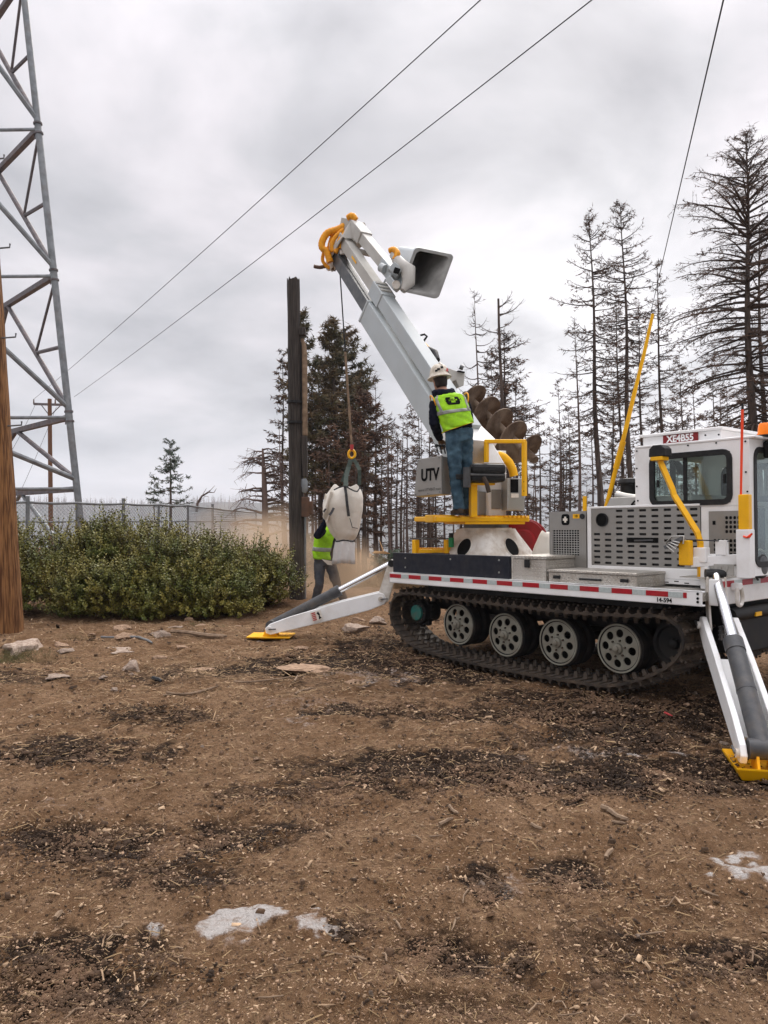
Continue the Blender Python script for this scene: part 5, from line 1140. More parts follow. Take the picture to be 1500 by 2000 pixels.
# pedestal, cabinet, control box
WB(953, 880, 990, 1007, 9.9, .5, 'pedestal', m_white, PF); WB(960, 956, 980, 994, 9.88, .02, 'cabinet_door', m_panel, PF); WB(934, 960, 952.5, 1006, 9.95, .35, 'valve_bank', m_panel, PF)
CBX = WB(990, 934, 1026, 997, 9.75, .3, 'control_box', m_alu, PF); WB(997, 936, 1013, 962, 9.735, .012, 'label_plate', m_ink, PF, bev=0); WB(998, 964, 1014, 972, 9.735, .008, 'sticker', m_cloth, PF, bev=0)
# seat
SE = empty('operator_seat', W2L(P(926, 1008, 9.35))); SE.parent = TK
I = Matrix.Translation(-SE.location)
def S_(o): o.parent = SE; o.matrix_parent_inverse = I; return o
S_(WB(920, 943, 933, 1010, 9.35, .09, 'seat_post', m_yellow)); S_(WB(920, 943, 969, 947, 9.33, .12, 'seat_bracket', m_yellow))
S_(WB(921, 905, 993, 926, 9.2, .16, 'backrest', m_black, bev=.045)); S_(WB(918, 922, 992, 941, 9.24, .42, 'seat_cushion', m_black, bev=.04)); S_(WB(917, 925, 990, 929, 9.22, .10, 'seat_rail', m_dsteel))
S_(T(MB().tube([W2L(P(944, 933, 9.16)), W2L(P(950, 942, 9.14)), W2L(P(955, 962, 9.14))], [.03, .028, .03], 8), 'armrest_lever', m_boot, smooth=40))
S_(T(MB().tube([W2L(P(912, 913, 9.2)), W2L(P(911.5, 952, 9.2))], .046, 14), 'roller_pad', m_barrel, smooth=40)); S_(WB(891, 926, 908, 936, 9.25, .1, 'foot_lever', m_black))
# yellow guard bar
gz_ = 9.35; GBp = [P(950, 903, gz_), P(950, 862, gz_), P(1024, 862, gz_ - .1), P(1024, 969, gz_ - .1)]
GB = T(MB().beam(*[W2L(v) for v in GBp[0:2]], .048, .048), 'guard_bar', m_yellow, PF, bev=.006); T(MB().beam(W2L(GBp[1] - V3((.024, 0, 0))), W2L(GBp[2] + V3((.024, 0, 0))), .046, .046), 'guard_bar', m_yellow, PF, bev=.006); T(MB().beam(*[W2L(v) for v in GBp[2:4]], .05, .05), 'guard_bar', m_yellow, PF, bev=.006)
for py in (941, 959): p = P(1024, py, gz_ - .13); T(MB().cyl(W2L(p), W2L(p + V3((0, .03, 0))), .010, n=8), 'bolt', m_ink, PF)

# ---- boom
bA = P(905, 890, 10.0); bT = P(655, 496, 13.0); bd = (bT - bA).normalized(); bs2 = V3((bd.y, -bd.x, 0)).normalized(); bup = bs2.cross(bd)
Bm = empty('boom', W2L(bA)); Bm.parent = TK; I = Matrix.Translation(-Bm.location)
def BO(mb, name, mat, **k): o = mb.build(name, mat, Bm, **k); o.matrix_parent_inverse = I; return o
LB = lambda v: W2L(v); upB = L3(bup)
tB = (P(737, 618, 12.05) - bA).dot(bd); pB = bA + bd * tB
lowc = bA + bs2 * .02 - bd * .15
BO(MB().beam(LB(lowc), LB(pB), .33, .36, up=upB), 'lower_boom', m_boom, bev=.012)
BO(MB().beam(LB(pB - bd * .03), LB(pB + bd * .015), .35, .38, up=upB), 'boom_collar', m_boom, bev=.006)
BO(MB().beam(LB(pB - bd * .4), LB(bT), .17, .20, up=upB), 'inner_boom', m_dsteel, bev=.008)
BO(MB().beam(LB(pB - bd * .1 + bup * .102), LB(bT + bup * .102), .05, .01, up=upB), 'boom_wear_strip', m_barrel)
ub = bup * .335
uE = bA + bd * (tB + .12) + ub
BO(MB().beam(LB(bA + bd * .1 + ub), LB(uE), .22, .20, up=upB), 'upper_boom', m_boom, bev=.010)
BO(MB().beam(LB(uE - bd * .35), LB(uE + bd * .02), .25, .235, up=upB), 'clamp_collar', m_boom, bev=.008)
for k in range(3): q = uE - bd * (.06 + .1 * k) + bup * .125; BO(MB().beam(LB(q), LB(q + bd * .05), .20, .02, up=upB), 'clamp_plate', m_fibre, bev=.003)
BO(MB().tube([LB(uE + bup * .11 + bs2 * .06), LB(uE + bup * .19 + bs2 * .06)], .016, 6), 'clamp_pin', m_boom)
uT = bT + bup * .30 + bs2 * .02
BO(MB().beam(LB(uE - bd * .1), LB(uT), .175, .17, up=upB), 'fibreglass_boom', m_fibre, bev=.008)
q = uE + bd * .75 - bs2 * .089; BO(MB().beam(LB(q), LB(q + bd * .2), .004, .03, up=upB), 'yellow_decal', m_yellow)
BO(MB().beam(LB(bA - bd * .2 + bup * .18), LB(bA + bd * .35 + bup * .18), .42, .5, up=upB, h2=.3), 'boom_foot', m_white, bev=.012)
# lift cylinder under the boom
BO(MB().tube([LB(P(940, 985, 10.1)), LB(bA + bd * 1.0 - bup * .22)], .06, 12), 'lift_cylinder', m_barrel, smooth=40)
# grey winch housing beside the boom
wc_ = P(893, 738, 10.6); wx_ = V3((.95, .3, 0)).normalized()
BO(MB().prism([LB(wc_ + wx_ * a + V3((0, 0, b))) for a, b in ((-.16, .14), (-.02, .10), (.12, .08), (.10, -.10), (.03, -.13), (-.02, -.03), (-.10, -.08), (-.20, -.06))], L3(V3((-.3, .95, 0)) * .25)), 'winch_housing', m_fibre, bev=.01)
BO(MB().beam(LB(wc_ + V3((0, -.02, .09))), LB(wc_ + V3((.10, 0, .075))), .05, .012), 'winch_slot', m_ink)
BO(MB().tube([LB(P(905, 719, 10.6)), LB(P(898, 716, 10.6))], .035, 10), 'winch_motor', m_dsteel, smooth=40)
# black hose loop with amber fitting on top
BO(MB().tube([LB(P(x_, y_, 11.2)) for x_, y_ in ((822, 668), (818, 662), (821, 655), (829, 653), (834, 657), (829, 664), (826, 672))], .016, 8), 'hose_loop', m_black, smooth=60)
BO(MB().tube([LB(P(826, 670, 11.2)), LB(P(838, 684, 11.1))], [.03, .045], 10), 'amber_fitting', m_orange, smooth=40); BO(MB().tube([LB(P(836, 682, 11.1)), LB(P(848, 690, 11.0)), LB(P(853, 704, 10.9))], [.045, .06, .05], 10), 'rotator_motor', m_black, smooth=40)
# boom tip: bracket, head plates, hoses
for sgn in (-1, 1):
    o_ = bs2 * (.11 * sgn)
    BO(MB().prism([LB(v + o_) for v in (bT + bd * -.12 - bup * .06, bT + bup * .42 - bd * .25, P(708, 470, 12.7), P(700, 432, 12.75), P(680, 428, 12.9), P(672, 470, 13.0), bT + bd * .05)], L3(bs2 * (.02 * sgn))), 'tip_plate', m_fibre, bev=.004)
BO(MB().beam(LB(bT + bup * .02), LB(P(686, 470, 12.95)), .16, .14, up=upB), 'tip_link', m_whiteworn, bev=.01)
BO(MB().tube([LB(bT + bs2 * .15 + bup * .1), LB(bT - bs2 * .15 + bup * .1)], .07, 14), 'tip_pin', m_whiteworn, smooth=40)
BO(MB().beam(LB(P(664, 493, 12.75)), LB(P(697, 490, 12.7)), .06, .07), 'adjuster_bar', m_whiteworn, bev=.006)
BO(MB().beam(LB(P(697, 490, 12.7)), LB(P(722, 496, 12.6)), .08, .08), 'adjuster_bar', m_whiteworn, bev=.006)
BO(MB().tube([LB(P(712, 473, 12.6)), LB(P(718, 488, 12.55))], .05, 10), 'jib_cylinder', m_black, smooth=40)
BO(MB().lathe(LB(P(647, 516, 13.0)), L3(bs2), [(.04, -.06), (.11, -.055), (.12, -.03), (.085, -.02), (.085, .02), (.12, .03), (.11, .055), (.04, .06)], 24), 'rope_sheave', m_whiteworn, smooth=40)
def hose(pts, r, mat=m_orange, name='hose'):
    ps = [P(*p) for p in pts]; out = []
    for i in range(len(ps) - 1):
        a, b, c, d = ps[max(0, i - 1)], ps[i], ps[i + 1], ps[min(len(ps) - 1, i + 2)]
        for t in np.linspace(0, 1, 7, endpoint=False): out.append(.5 * ((2 * b) + (c - a) * t + (2 * a - 5 * b + 4 * c - d) * t * t + (3 * b - a - 3 * c + d) * t ** 3))
    out.append(ps[-1]); rr = [r * (1.0 if k % 2 else 1.13) for k in range(len(out))]
    BO(MB().tube([LB(v) for v in out], rr, 10), name, mat, smooth=70)
hose([(673, 441, 12.85), (660, 448, 12.85), (640, 455, 12.85), (630, 470, 12.85), (629, 483, 12.85), (638, 492, 12.85), (645, 512, 12.85)], .055)
hose([(672, 448, 12.8), (656, 462, 12.8), (648, 478, 12.8), (650, 492, 12.8)], .035)
hose([(674, 455, 12.75), (664, 468, 12.75), (660, 482, 12.75), (655, 494, 12.75)], .035)
hose([(668, 446, 12.9), (652, 456, 12.9), (645, 472, 12.9), (641, 490, 12.9)], .03)
hose([(672, 452, 12.7), (668, 470, 12.7), (664, 485, 12.7)], .022); hose([(676, 450, 12.7), (671, 466, 12.7), (668, 484, 12.7)], .018)
hose([(632, 494, 12.95), (630, 508, 12.95), (637, 519, 12.95), (645, 524, 12.95)], .028); hose([(656, 527, 13.0), (640, 520, 13.0), (625, 522, 13.0), (613, 520, 13.0)], .030, m_insul, 'hose_tail')
hose([(694, 430, 12.7), (688, 422, 12.7), (681, 426, 12.75)], .055)
# jib arm back down to the bucket
jA, jB = P(693, 443, 12.75), P(766, 532, 11.75); jd = (jB - jA).normalized(); jup = bup
BO(MB().beam(LB(jA), LB(jA.lerp(jB, .28)), .22, .21, up=L3(jup)), 'jib_head', m_fibre, bev=.012); BO(MB().beam(LB(jA.lerp(jB, .2)), LB(jB), .17, .165, up=L3(jup)), 'jib_arm', m_fibre, bev=.010)
BO(MB().beam(LB(jA.lerp(jB, .82)), LB(jB + jd * .16), .20, .19, up=L3(jup)), 'jib_sleeve', m_boom, bev=.010)
BO(MB().tube([LB(P(744, 522, 11.75)), LB(P(752, 526, 11.7))], .07, 14), 'pivot_boss', m_boom, smooth=40)
BO(MB().beam(LB(P(764, 520, 11.5)), LB(P(781, 535, 11.5)), .12, .15), 'bucket_bracket', m_boom, bev=.01); BO(MB().beam(LB(P(760, 545, 11.5)), LB(P(776, 565, 11.45)), .16, .10), 'bucket_bracket', m_boom, bev=.012)
BO(MB().obox(LB(P(775, 529, 11.42)), [L3(a) for a in ((.9, .1, -.3), (0, 1, 0), (.3, 0, .9))], (.09, .05, .08)), 'bracket_socket', m_ink); BO(MB().tube([LB(P(772, 556, 11.45)), LB(P(774, 556, 11.35))], .06, 14), 'pivot_boss', m_whiteworn, smooth=40)
BO(MB().tube([LB(P(768, 497, 11.7)), LB(P(784, 520, 11.55)), LB(P(797, 528, 11.5)), LB(P(798, 552, 11.45)), LB(P(787, 568, 11.4))], [.06, .11, .12, .10, .05], 12), 'rotator', m_fibre, smooth=60)
hose([(762, 490, 11.7), (770, 488, 11.65), (776, 496, 11.6), (771, 508, 11.6)], .045)
# bucket
uF = [P(806.7, 482.5, 11.55), P(881.5, 499, 11.4), P(858, 582.6, 11.25), P(787, 568, 11.4)]
uc = sum(uF, V3()) / 4; bxx = ((uF[1] - uF[0]) + (uF[2] - uF[3])); bw = bxx.length / 2; bxx.normalize(); byy = ((uF[0] - uF[3]) + (uF[1] - uF[2])); bh = byy.length / 2; byy = (byy - bxx * byy.dot(bxx)).normalized(); bzz = bxx.cross(byy)
if bzz.y < 0: bzz = -bzz
bax = V3((-.30, .86, .42)).normalized()
BK = empty('bucket', LB(uc)); BK.parent = TK; Ib = Matrix.Translation(-BK.location)
def brg(t, k, off=0.0): cc = uc + bax * t + V3((0, 0, 0)) ; return [LB(cc + bxx * p + byy * q) for p, q in roundrect(bw * k + off, bh * k + off, .07)]
mb = MB(); mb.rings([brg(0, 1, .03), brg(.05, 1, .03), brg(.06, 1, -.02), brg(.95, .80), brg(1.0, .74)], cap=False); n_ = len(mb.v) // 5; mb.f.append(tuple(range(4 * n_, 5 * n_)))
o = mb.build('bucket_shell', m_boom, BK, smooth=45); o.matrix_parent_inverse = Ib
mb = MB(); mb.rings([brg(0, 1, .03), brg(-.006, 1, .0), brg(-.002, 1, -.07), brg(.03, 1, -.085), brg(.93, .80, -.06), brg(.96, .76, -.08)], cap=False); n_ = len(mb.v) // 6; mb.f.append(tuple(range(5 * n_, 6 * n_)))
o = mb.build('bucket_liner', M('grey_liner', (.24, .235, .22), (.16, .155, .145), 5, rough=.7, dirt=(.1, .09, .08), damt=.6), BK, smooth=45, fix=False); o.matrix_parent_inverse = Ib
# winch rope, ball and hook
hk = P(687, 880, 12.85); rp0 = P(664, 532, 13.0)
BO(MB().tube([LB(rp0), LB(rp0.lerp(hk, .45)), LB(rp0.lerp(hk, .46))], .011, 6), 'winch_rope', m_black, smooth=60); BO(MB().tube([LB(rp0.lerp(hk, .45)), LB(hk + V3((0, 0, .05)))], .019, 8), 'winch_rope_end', m_stick, smooth=60)
BO(MB().tube([LB(hk + V3((0, 0, .10))), LB(hk)], .03, 10), 'rope_socket', m_sred, smooth=40); BO(MB().tube([LB(hk + V3((.055 * math.cos(a), 0, -.06 + .07 * math.sin(a)))) for a in np.linspace(0, 2 * math.pi, 16, endpoint=False)], .022, 8, closed=True), 'hook', m_yellow, smooth=60)
# auger stowed beyond the boom
aA, aB = P(914, 776, 11.5), P(1036, 890, 10.25); ad = (aB - aA); alen = ad.length; ad.normalize(); au = ad.orthogonal().normalized(); aw = ad.cross(au)
AG = empty('auger', LB(aA)); AG.parent = TK; Ia = Matrix.Translation(-AG.location)
o = MB().tube([LB(aA - ad * .1), LB(aB + ad * .12)], .055, 14).build('auger_shaft', m_rust, AG, smooth=40); o.matrix_parent_inverse = Ia
mb = MB(); pit = alen / 4.6; nt_ = 150; vs_ = []
for i in range(nt_ + 1):
    t = i / nt_; a = 2 * math.pi * 4.7 * t + 1.0; d = au * math.cos(a) + aw * math.sin(a); c = aA + ad * (alen * t); Rr = .275 * min(1, .55 + 6 * t) * (1 if t < .93 else 1 - (t - .93) * 5)
    for th in (-.008, .008): vs_ += [LB(c + d * .05 + ad * th), LB(c + d * Rr + ad * th)]
fs = []
for i in range(nt_): b = i * 4; c = b + 4; fs += [(b, c, c + 1, b + 1), (b + 3, c + 3, c + 2, b + 2), (b + 1, c + 1, c + 3, b + 3)]
mb.add(vs_, fs); o = mb.build('auger_flight', m_rust, AG, smooth=50, fix=False); o.matrix_parent_inverse = Ia
# yellow hose sweep and ribbed cover at the boom foot
o = MB().tube([LB(P(x_, y_, 9.75)) for x_, y_ in ((972, 888), (984, 893), (994, 903), (1001, 917), (1004, 930))], .055, 10).build('hose_guard', m_yellow, PF, smooth=50)
o = MB().hexa([LB(v) for v in (P(945, 905, 9.6), P(985, 905, 9.6), P(985, 905, 10.0), P(945, 905, 10.0), P(945, 862, 9.7), P(962, 866, 9.7), P(962, 866, 10.0), P(945, 862, 10.0))]).build('ribbed_cover', m_white, PF, bev=.008)

# ---- outriggers (splayed diagonally from the corners)
def outrigger(hinge, foot, top, padz, lat, padw=.34, padl=.50, sep=.115, rim=.085):
    OR = empty('outrigger', W2L(foot)); OR.parent = TK; Io = Matrix.Translation(-OR.location)
    def O_(mb, name, mat, **k): o = mb.build(name, mat, OR, **k); o.matrix_parent_inverse = Io; return o
    d = (foot - hinge); ln = d.length; d.normalize(); lat = V3(lat).normalized(); lat = (lat - d * lat.dot(d)).normalized(); up = lat.cross(d)
    if up.z < 0: up = -up
    prof = [(-.07, -.03), (-.055, .05), (.0, .085), (ln * .35, .10), (ln * .8, .085), (ln - .02, .06), (ln + .05, .02), (ln + .055, -.04), (ln, -.075), (ln * .5, -.095), (ln * .12, -.10), (-.03, -.075)]
    for sg in (-1, 1):
        base = hinge + lat * (sep * sg) - lat * .0225
        O_(MB().prism([W2L(base + d * a + up * b) for a, b in prof], L3(lat * .045)), 'arm_plate', m_white, bev=.008)
        for c in (hinge, foot):
            q = c + lat * ((sep + .03) * sg); O_(MB().cyl(W2L(q - lat * .02 * sg), W2L(q + lat * .015 * sg), .032, n=14), 'pin_boss', m_whiteworn, smooth=40)
            O_(MB().beam(W2L(q + lat * .018 * sg), W2L(q + lat * .018 * sg - d * .09 - up * .02), .014, .014), 'pin_keeper', m_dsteel)
        br = [hinge - up * 0 + V3((0, 0, -.08)), hinge - d * .10 + V3((0, 0, -.06)), top - d * .10, top + V3((0, 0, .05)), top + d * .05, hinge + d * .06 + V3((0, 0, .0))]
        O_(MB().prism([W2L(v + lat * ((sep - .055) * sg) - lat * .009) for v in br], L3(lat * .018)), 'mount_plate', m_whiteworn, bev=.004)
    O_(MB().beam(W2L(hinge + d * ln * .25 - up * .075), W2L(hinge + d * ln * .85 - up * .07), sep * 2 - .046, .02, up=L3(up)), 'arm_web', m_white)
    f2 = foot + up * .03 - d * .02; cd_ = (top - f2); cl = cd_.length; cd_.normalize(); e_ = f2 + cd_ * (cl * .56)
    O_(MB().tube([W2L(f2), W2L(e_)], .068, 18), 'cylinder_barrel', m_barrel, smooth=40); O_(MB().tube([W2L(e_ - cd_ * .10), W2L(e_ + cd_ * .015)], .074, 18), 'cylinder_gland', m_barrel, smooth=40); O_(MB().tube([W2L(f2 + cd_ * cl * .28), W2L(f2 + cd_ * cl * .30)], .0705, 18), 'weld_ring', m_barrel, smooth=40)
    O_(MB().tube([W2L(e_), W2L(top - cd_ * .02)], .040, 16), 'cylinder_rod', m_chrome, smooth=40); O_(MB().tube([W2L(top - lat * .08), W2L(top + lat * .08)], .045, 14), 'rod_eye', m_black, smooth=40); O_(MB().tube([W2L(f2 - lat * .09), W2L(f2 + lat * .09)], .07, 14), 'barrel_eye', m_barrel, smooth=40)
    pc = V3((foot.x, foot.y, padz)); dx = V3((d.x, d.y, 0)).normalized(); ly = V3((-dx.y, dx.x, 0)); hw_, hl_ = padw / 2, padl / 2
    def pp(a, b, z): return W2L(pc + dx * a + ly * b + V3((0, 0, z)))
    mb = MB(); rr = [[pp(a * hl_ * s1, b * hw_ * s1, z) for a, b in ((-1, -1), (1, -1), (1, 1), (-1, 1))] for s1, z in ((.80, -.01), (1.0, rim - .015), (1.0, rim), (.78, .012))]
    mb.rings(rr); PD = O_(mb, 'pad', m_yellow, bev=.004)
    for sg in (-1, 1): O_(MB().prism([pp(-.10, sg * .05, .01), pp(.10, sg * .05, .01), pp(.04, sg * .05, foot.z - padz + .04), pp(-.04, sg * .05, foot.z - padz + .04)], L3(ly * .018)), 'pad_lug', m_yellow, bev=.003)
    return OR, O_, d, up, lat
OR1, O1, d1, u1, l1 = outrigger(P(745, 1168, 9.85), P(530, 1226, 9.95), P(765, 1100, 9.85), P(530, 1243, 9.95).z, (.09, 1, 0), rim=.022, padl=.56, padw=.40)
q = P(618, 1203, 9.735); O1(MB().prism([W2L(q + d1 * a + u1 * b) for a, b in ((-.07, -.06), (.07, -.06), (.07, .06), (-.07, .06))], L3(l1 * .004)), 'warning_decal', m_cloth)
for k in range(5): O1(MB().prism([W2L(q - l1 * .003 + d1 * a + u1 * b) for a, b in ((.055, -.05 + k * .022), (.005, -.05 + k * .022), (.005, -.037 + k * .022), (.055, -.037 + k * .022))], L3(l1 * .002)), 'decal_print', m_sred)
O1(MB().prism([W2L(q - l1 * .003 + d1 * a + u1 * b) for a, b in ((-.06, -.04), (-.02, -.05), (-.03, 0), (-.01, .03), (-.035, .05), (-.05, .01), (-.04, -.01))], L3(l1 * .002)), 'decal_print', m_ink)
OR2, O2, d2, u2, l2 = outrigger(P(1404, 1222, 6.5), P(1489, 1474, 5.2), P(1397, 1122, 6.5), P(1489, 1508, 5.2).z, (1, -.2, 0), padw=.42, padl=.44, sep=.125)
# ============================================================ PEOPLE
def ring(c, sx, sy, rx, ry, n=20, pw=2.2):   # superellipse ring in the plane of sx, sy
    out = []
    for k in range(n):
        a = 2 * math.pi * k / n; ca, sa = math.cos(a), math.sin(a)
        out.append(c + sx * (rx * math.copysign(abs(ca) ** (2 / pw), ca)) + sy * (ry * math.copysign(abs(sa) ** (2 / pw), sa)))
    return out
def limb(mb, pts, rad, n=12):
    mb.tube(pts, rad, n); return mb
def soft(o, voxel=.014, smooth=6, wr=0, ws=.12):
    m = o.modifiers.new('remesh', 'REMESH'); m.mode = 'VOXEL'; m.voxel_size = voxel; m.use_smooth_shade = True
    s = o.modifiers.new('smooth', 'SMOOTH'); s.iterations = smooth; s.factor = .5
    if wr:
        tx = bpy.data.textures.new('folds', 'CLOUDS'); tx.noise_scale = ws; d = o.modifiers.new('folds', 'DISPLACE'); d.texture = tx; d.strength = wr; d.mid_level = .5; d.texture_coords = 'LOCAL'
    return o
def hand_mb(mb, wrist, d, palm_n, s=1.0, curl=.9):
    """palm and five bent fingers; d = direction of the hand, palm_n = where the palm faces"""
    d = d.normalized(); pn_ = (palm_n - d * palm_n.dot(d)).normalized(); side = d.cross(pn_)
    mb.rings([ring(wrist + d * (x * s), side, pn_, w * s, t * s, 12) for x, w, t in ((-.01, .028, .022), (.03, .038, .02), (.07, .044, .018), (.095, .042, .015))])
    for i, (o_, ln) in enumerate(((-.032, .068), (-.011, .078), (.011, .074), (.032, .058))):
        p = wrist + d * (.088 * s) + side * (o_ * s); pts = [p]; a = .25
        for k in range(3): a += curl * (.5 if k == 0 else .75); pts.append(pts[-1] + (d * math.cos(a) + pn_ * math.sin(a)) * ln * s * (.42, .33, .25)[k])
        mb.tube(pts, [.0105 * s, .010 * s, .009 * s, .0075 * s], 8)
    p = wrist + d * .03 * s - side * .034 * s; e1 = p + (-side * .6 + d * .6 + pn_ * .4).normalized() * .045 * s; e2 = e1 + (d * .7 + pn_ * .7).normalized() * .035 * s
    mb.tube([p, e1, e2], [.014 * s, .0115 * s, .009 * s], 8)
def head_mb(mb, c, up, f):
    up = up.normalized(); f = (f - up * f.dot(up)).normalized(); r = f.cross(up)
    prof = [(-.115, .045, .050, .035), (-.095, .058, .070, .020), (-.06, .068, .085, .008), (-.02, .074, .095, 0), (.03, .077, .100, -.004), (.07, .070, .092, -.008), (.10, .050, .068, -.01), (.118, .02, .03, -.01)]
    mb.rings([ring(c + up * h + f * o_, r, f, a, b, 16) for h, a, b, o_ in prof])
    mb.tube([c + f * .085 + up * .015, c + f * .118 - up * .025, c + f * .09 - up * .035], [.010, .016, .012], 8)          # nose
    for sg in (-1, 1):
        e = c + r * (.078 * sg) - f * .005; mb.rings([ring(e + r * (.006 * sg * k) , f, up, .022, .034, 10) for k in (-1, 0, 1, 1.6)])      # ears
        b = c + r * (.03 * sg) + f * .088 + up * .025; mb.tube([b - r * .02, b + r * .02], .011, 6)                                          # brows
    mb.tube([c + f * .088 - up * .058 - r * .022, c + f * .094 - up * .058, c + f * .088 - up * .058 + r * .022], .009, 6)                # lips
    return r, up, f
# -------------------------------------------------- operator on the platform
ZO = 9.38
foot_o = P(900, 1006, ZO); OPR = empty('person', foot_o, 'operator in hard hat, lime vest and blue jeans standing at the turret controls', 'person'); I = Matrix.Translation(-foot_o)
def o_(mb, name, mat, **k): o = mb.build(name, mat, OPR, **k); o.matrix_parent_inverse = I; return o
J = lambda px, py, dz=0: P(px, py, ZO + dz)
hipL, hipR, kneeL, kneeR, ankL, ankR = J(886, 858, -.02), J(908, 852, .06), J(889, 925, -.04), J(911, 920, .10), J(896, 989, -.05), J(913, 989, .14)
pel = J(897, 848, .02); wst = J(894, 830, .02); chs = J(883, 798, .05); shm = J(877, 776, .08); nck = J(866, 765, .12); hdc = J(859, 745, .17)
shL, shR = J(848, 784, .05), J(907, 780, .12); elL, elR = J(848, 826, .06), J(915, 820, .34); wrL, wrR = J(859, 858, .30), J(902, 850, .62)
sA = Vector((1, .12, .20)).normalized(); sB = Vector((1, .12, .10)).normalized(); fA = Vector((-.12, 1, .0)).normalized(); fH = Vector((-.30, .9, -.12)).normalized()
# body
mb = MB()
for (h, k, a) in ((hipL, kneeL, ankL), (hipR, kneeR, ankR)): limb(mb, [h, h.lerp(k, .5), k, k.lerp(a, .4), a], [.082, .072, .054, .052, .038])
for (s, e, w) in ((shL, elL, wrL), (shR, elR, wrR)): limb(mb, [s, s.lerp(e, .5), e, e.lerp(w, .4), w], [.052, .047, .040, .038, .028])
mb.rings([ring(c, s_, fA, a, b) for c, s_, a, b in ((pel, sA, .15, .10), (wst, sA, .135, .095), (chs, sB, .16, .11), (shm, sB, .165, .085), (shm.lerp(nck, .6), sB, .08, .07))])
limb(mb, [shm, nck, hdc], [.075, .06, .056]); head_mb(mb, hdc, Vector((-.10, .06, 1)), fH)
soft(o_(mb, 'body', m_skin), .013)
# jeans
mb = MB()
for (h, k, a, m_) in ((hipL, kneeL, ankL, 1), (hipR, kneeR, ankR, 1)):
    a2 = a + Vector((0, 0, -.035)); limb(mb, [h + Vector((0, 0, .05)), h, h.lerp(k, .5), k, k.lerp(a, .5), a, a2], [.095, .103, .092, .074, .075, .070, .074], 14)
mb.rings([ring(c, sA, fA, a, b) for c, a, b in ((pel + Vector((0, 0, -.10)), .165, .115), (pel, .178, .125), (wst + Vector((0, 0, -.02)), .163, .118))])
soft(o_(mb, 'jeans', m_jean), .013, 4, wr=.030, ws=.07)
# hoodie: torso, sleeves, hood
mb = MB()
for (s, e, w) in ((shL, elL, wrL), (shR, elR, wrR)): limb(mb, [s + Vector((.02 if s is shL else -.02, 0, .0)), s.lerp(e, .5), e, e.lerp(w, .5), w], [.075, .072, .066, .060, .048], 12)
tor = [(wst.lerp(pel, .55), sA, .178, .130), (wst, sA, .172, .128), (wst.lerp(chs, .5), sB, .178, .130), (chs, sB, .192, .135), (shm + Vector((0, 0, -.02)), sB, .195, .115), (shm.lerp(nck, .55), sB, .125, .10), (nck, sB, .088, .085)]
mb.rings([ring(c, s_, fA, a, b) for c, s_, a, b in tor])
mb.tube([nck + sB * (.105 * math.cos(a)) - fA * (.07 * math.sin(a) + .02) + Vector((0, 0, -.012 - .03 * math.sin(a))) for a in np.linspace(-.5, 3.64, 12)], [.035, .045, .05, .055, .06, .062, .062, .06, .055, .05, .045, .035], 10)
soft(o_(mb, 'hoodie', m_hood), .013, 4, wr=.022, ws=.06)
# vest with bands and print
hem_c = wst.lerp(pel, .30)
vrow = [(hem_c, Vector((1, .12, .34)).normalized(), .196, .150), (wst.lerp(hem_c, .3), Vector((1, .12, .28)).normalized(), .192, .148), (wst.lerp(chs, .5), Vector((1, .12, .20)).normalized(), .196, .150), (chs, sB, .208, .153), (shm + Vector((0, 0, -.025)), sB, .205, .135), (shm + Vector((-.004, 0, .012)), sB, .175, .12), (shm.lerp(nck, .55), sB, .125, .105)]
def vpt(s, a, off=0.0):                      # a: angle, pi*1.5 is the middle of the back (towards the camera)
    i = min(len(vrow) - 2, int(s)); t = s - i; A_, B_ = vrow[i], vrow[i + 1]; c = A_[0].lerp(B_[0], t); sx = A_[1].lerp(B_[1], t).normalized(); rx = A_[2] + (B_[2] - A_[2]) * t + off; ry = A_[3] + (B_[3] - A_[3]) * t + off
    ca, sa = math.cos(a), math.sin(a); pw = 2.4; w = .006 * math.sin(a * 5 + s * 3) * max(0, 2 - s) + .004 * math.sin(a * 9 + s * 7)
    return c + sx * ((rx + w) * math.copysign(abs(ca) ** (2 / pw), ca)) + fA * ((ry + w) * math.copysign(abs(sa) ** (2 / pw), sa))
def vpatch(s0, s1, a0, a1, off, name, mat, ns=12, na=24, warp=None, thick=.004):
    mb = MB(); G = []
    for i in range(ns + 1):
        for j in range(na + 1):
            s, a = s0 + (s1 - s0) * i / ns, a0 + (a1 - a0) * j / na
            if warp: s, a = warp(i / ns, j / na)
            G.append((s, a))
    n = na + 1; vs_ = [vpt(s, a, off) for s, a in G]; fs = [(i * n + j, i * n + j + 1, (i + 1) * n + j + 1, (i + 1) * n + j) for i in range(ns) for j in range(na)]
    mb.add(vs_, fs); o = o_(mb, name, mat, smooth=180); sm = o.modifiers.new('thick', 'SOLIDIFY'); sm.thickness = thick; sm.offset = 0; return o
vpatch(0, 6, 0, 2 * math.pi, 0, 'vest', m_vest, 24, 64)
BK_ = 1.5 * math.pi
vpatch(2.35, 2.72, .2 + math.pi - .6, 2 * math.pi + .4, .005, 'reflective_band', m_vestr, 3, 50)
vpatch(0, .10, 0, 2 * math.pi, .004, 'hem_binding', m_vesto, 2, 60)
for a0, a1 in ((BK_ - .98, BK_ - .72), (BK_ + .72, BK_ + .98)):
    sg = 1 if a0 > BK_ else -1
    vpatch(0, 0, 0, 0, .006, 'shoulder_band', m_vestr, 18, 3, warp=lambda u, v, a0=a0, a1=a1, sg=sg: (2.5 + 3.0 * u, (a0 + (a1 - a0) * v) + sg * .22 * u))
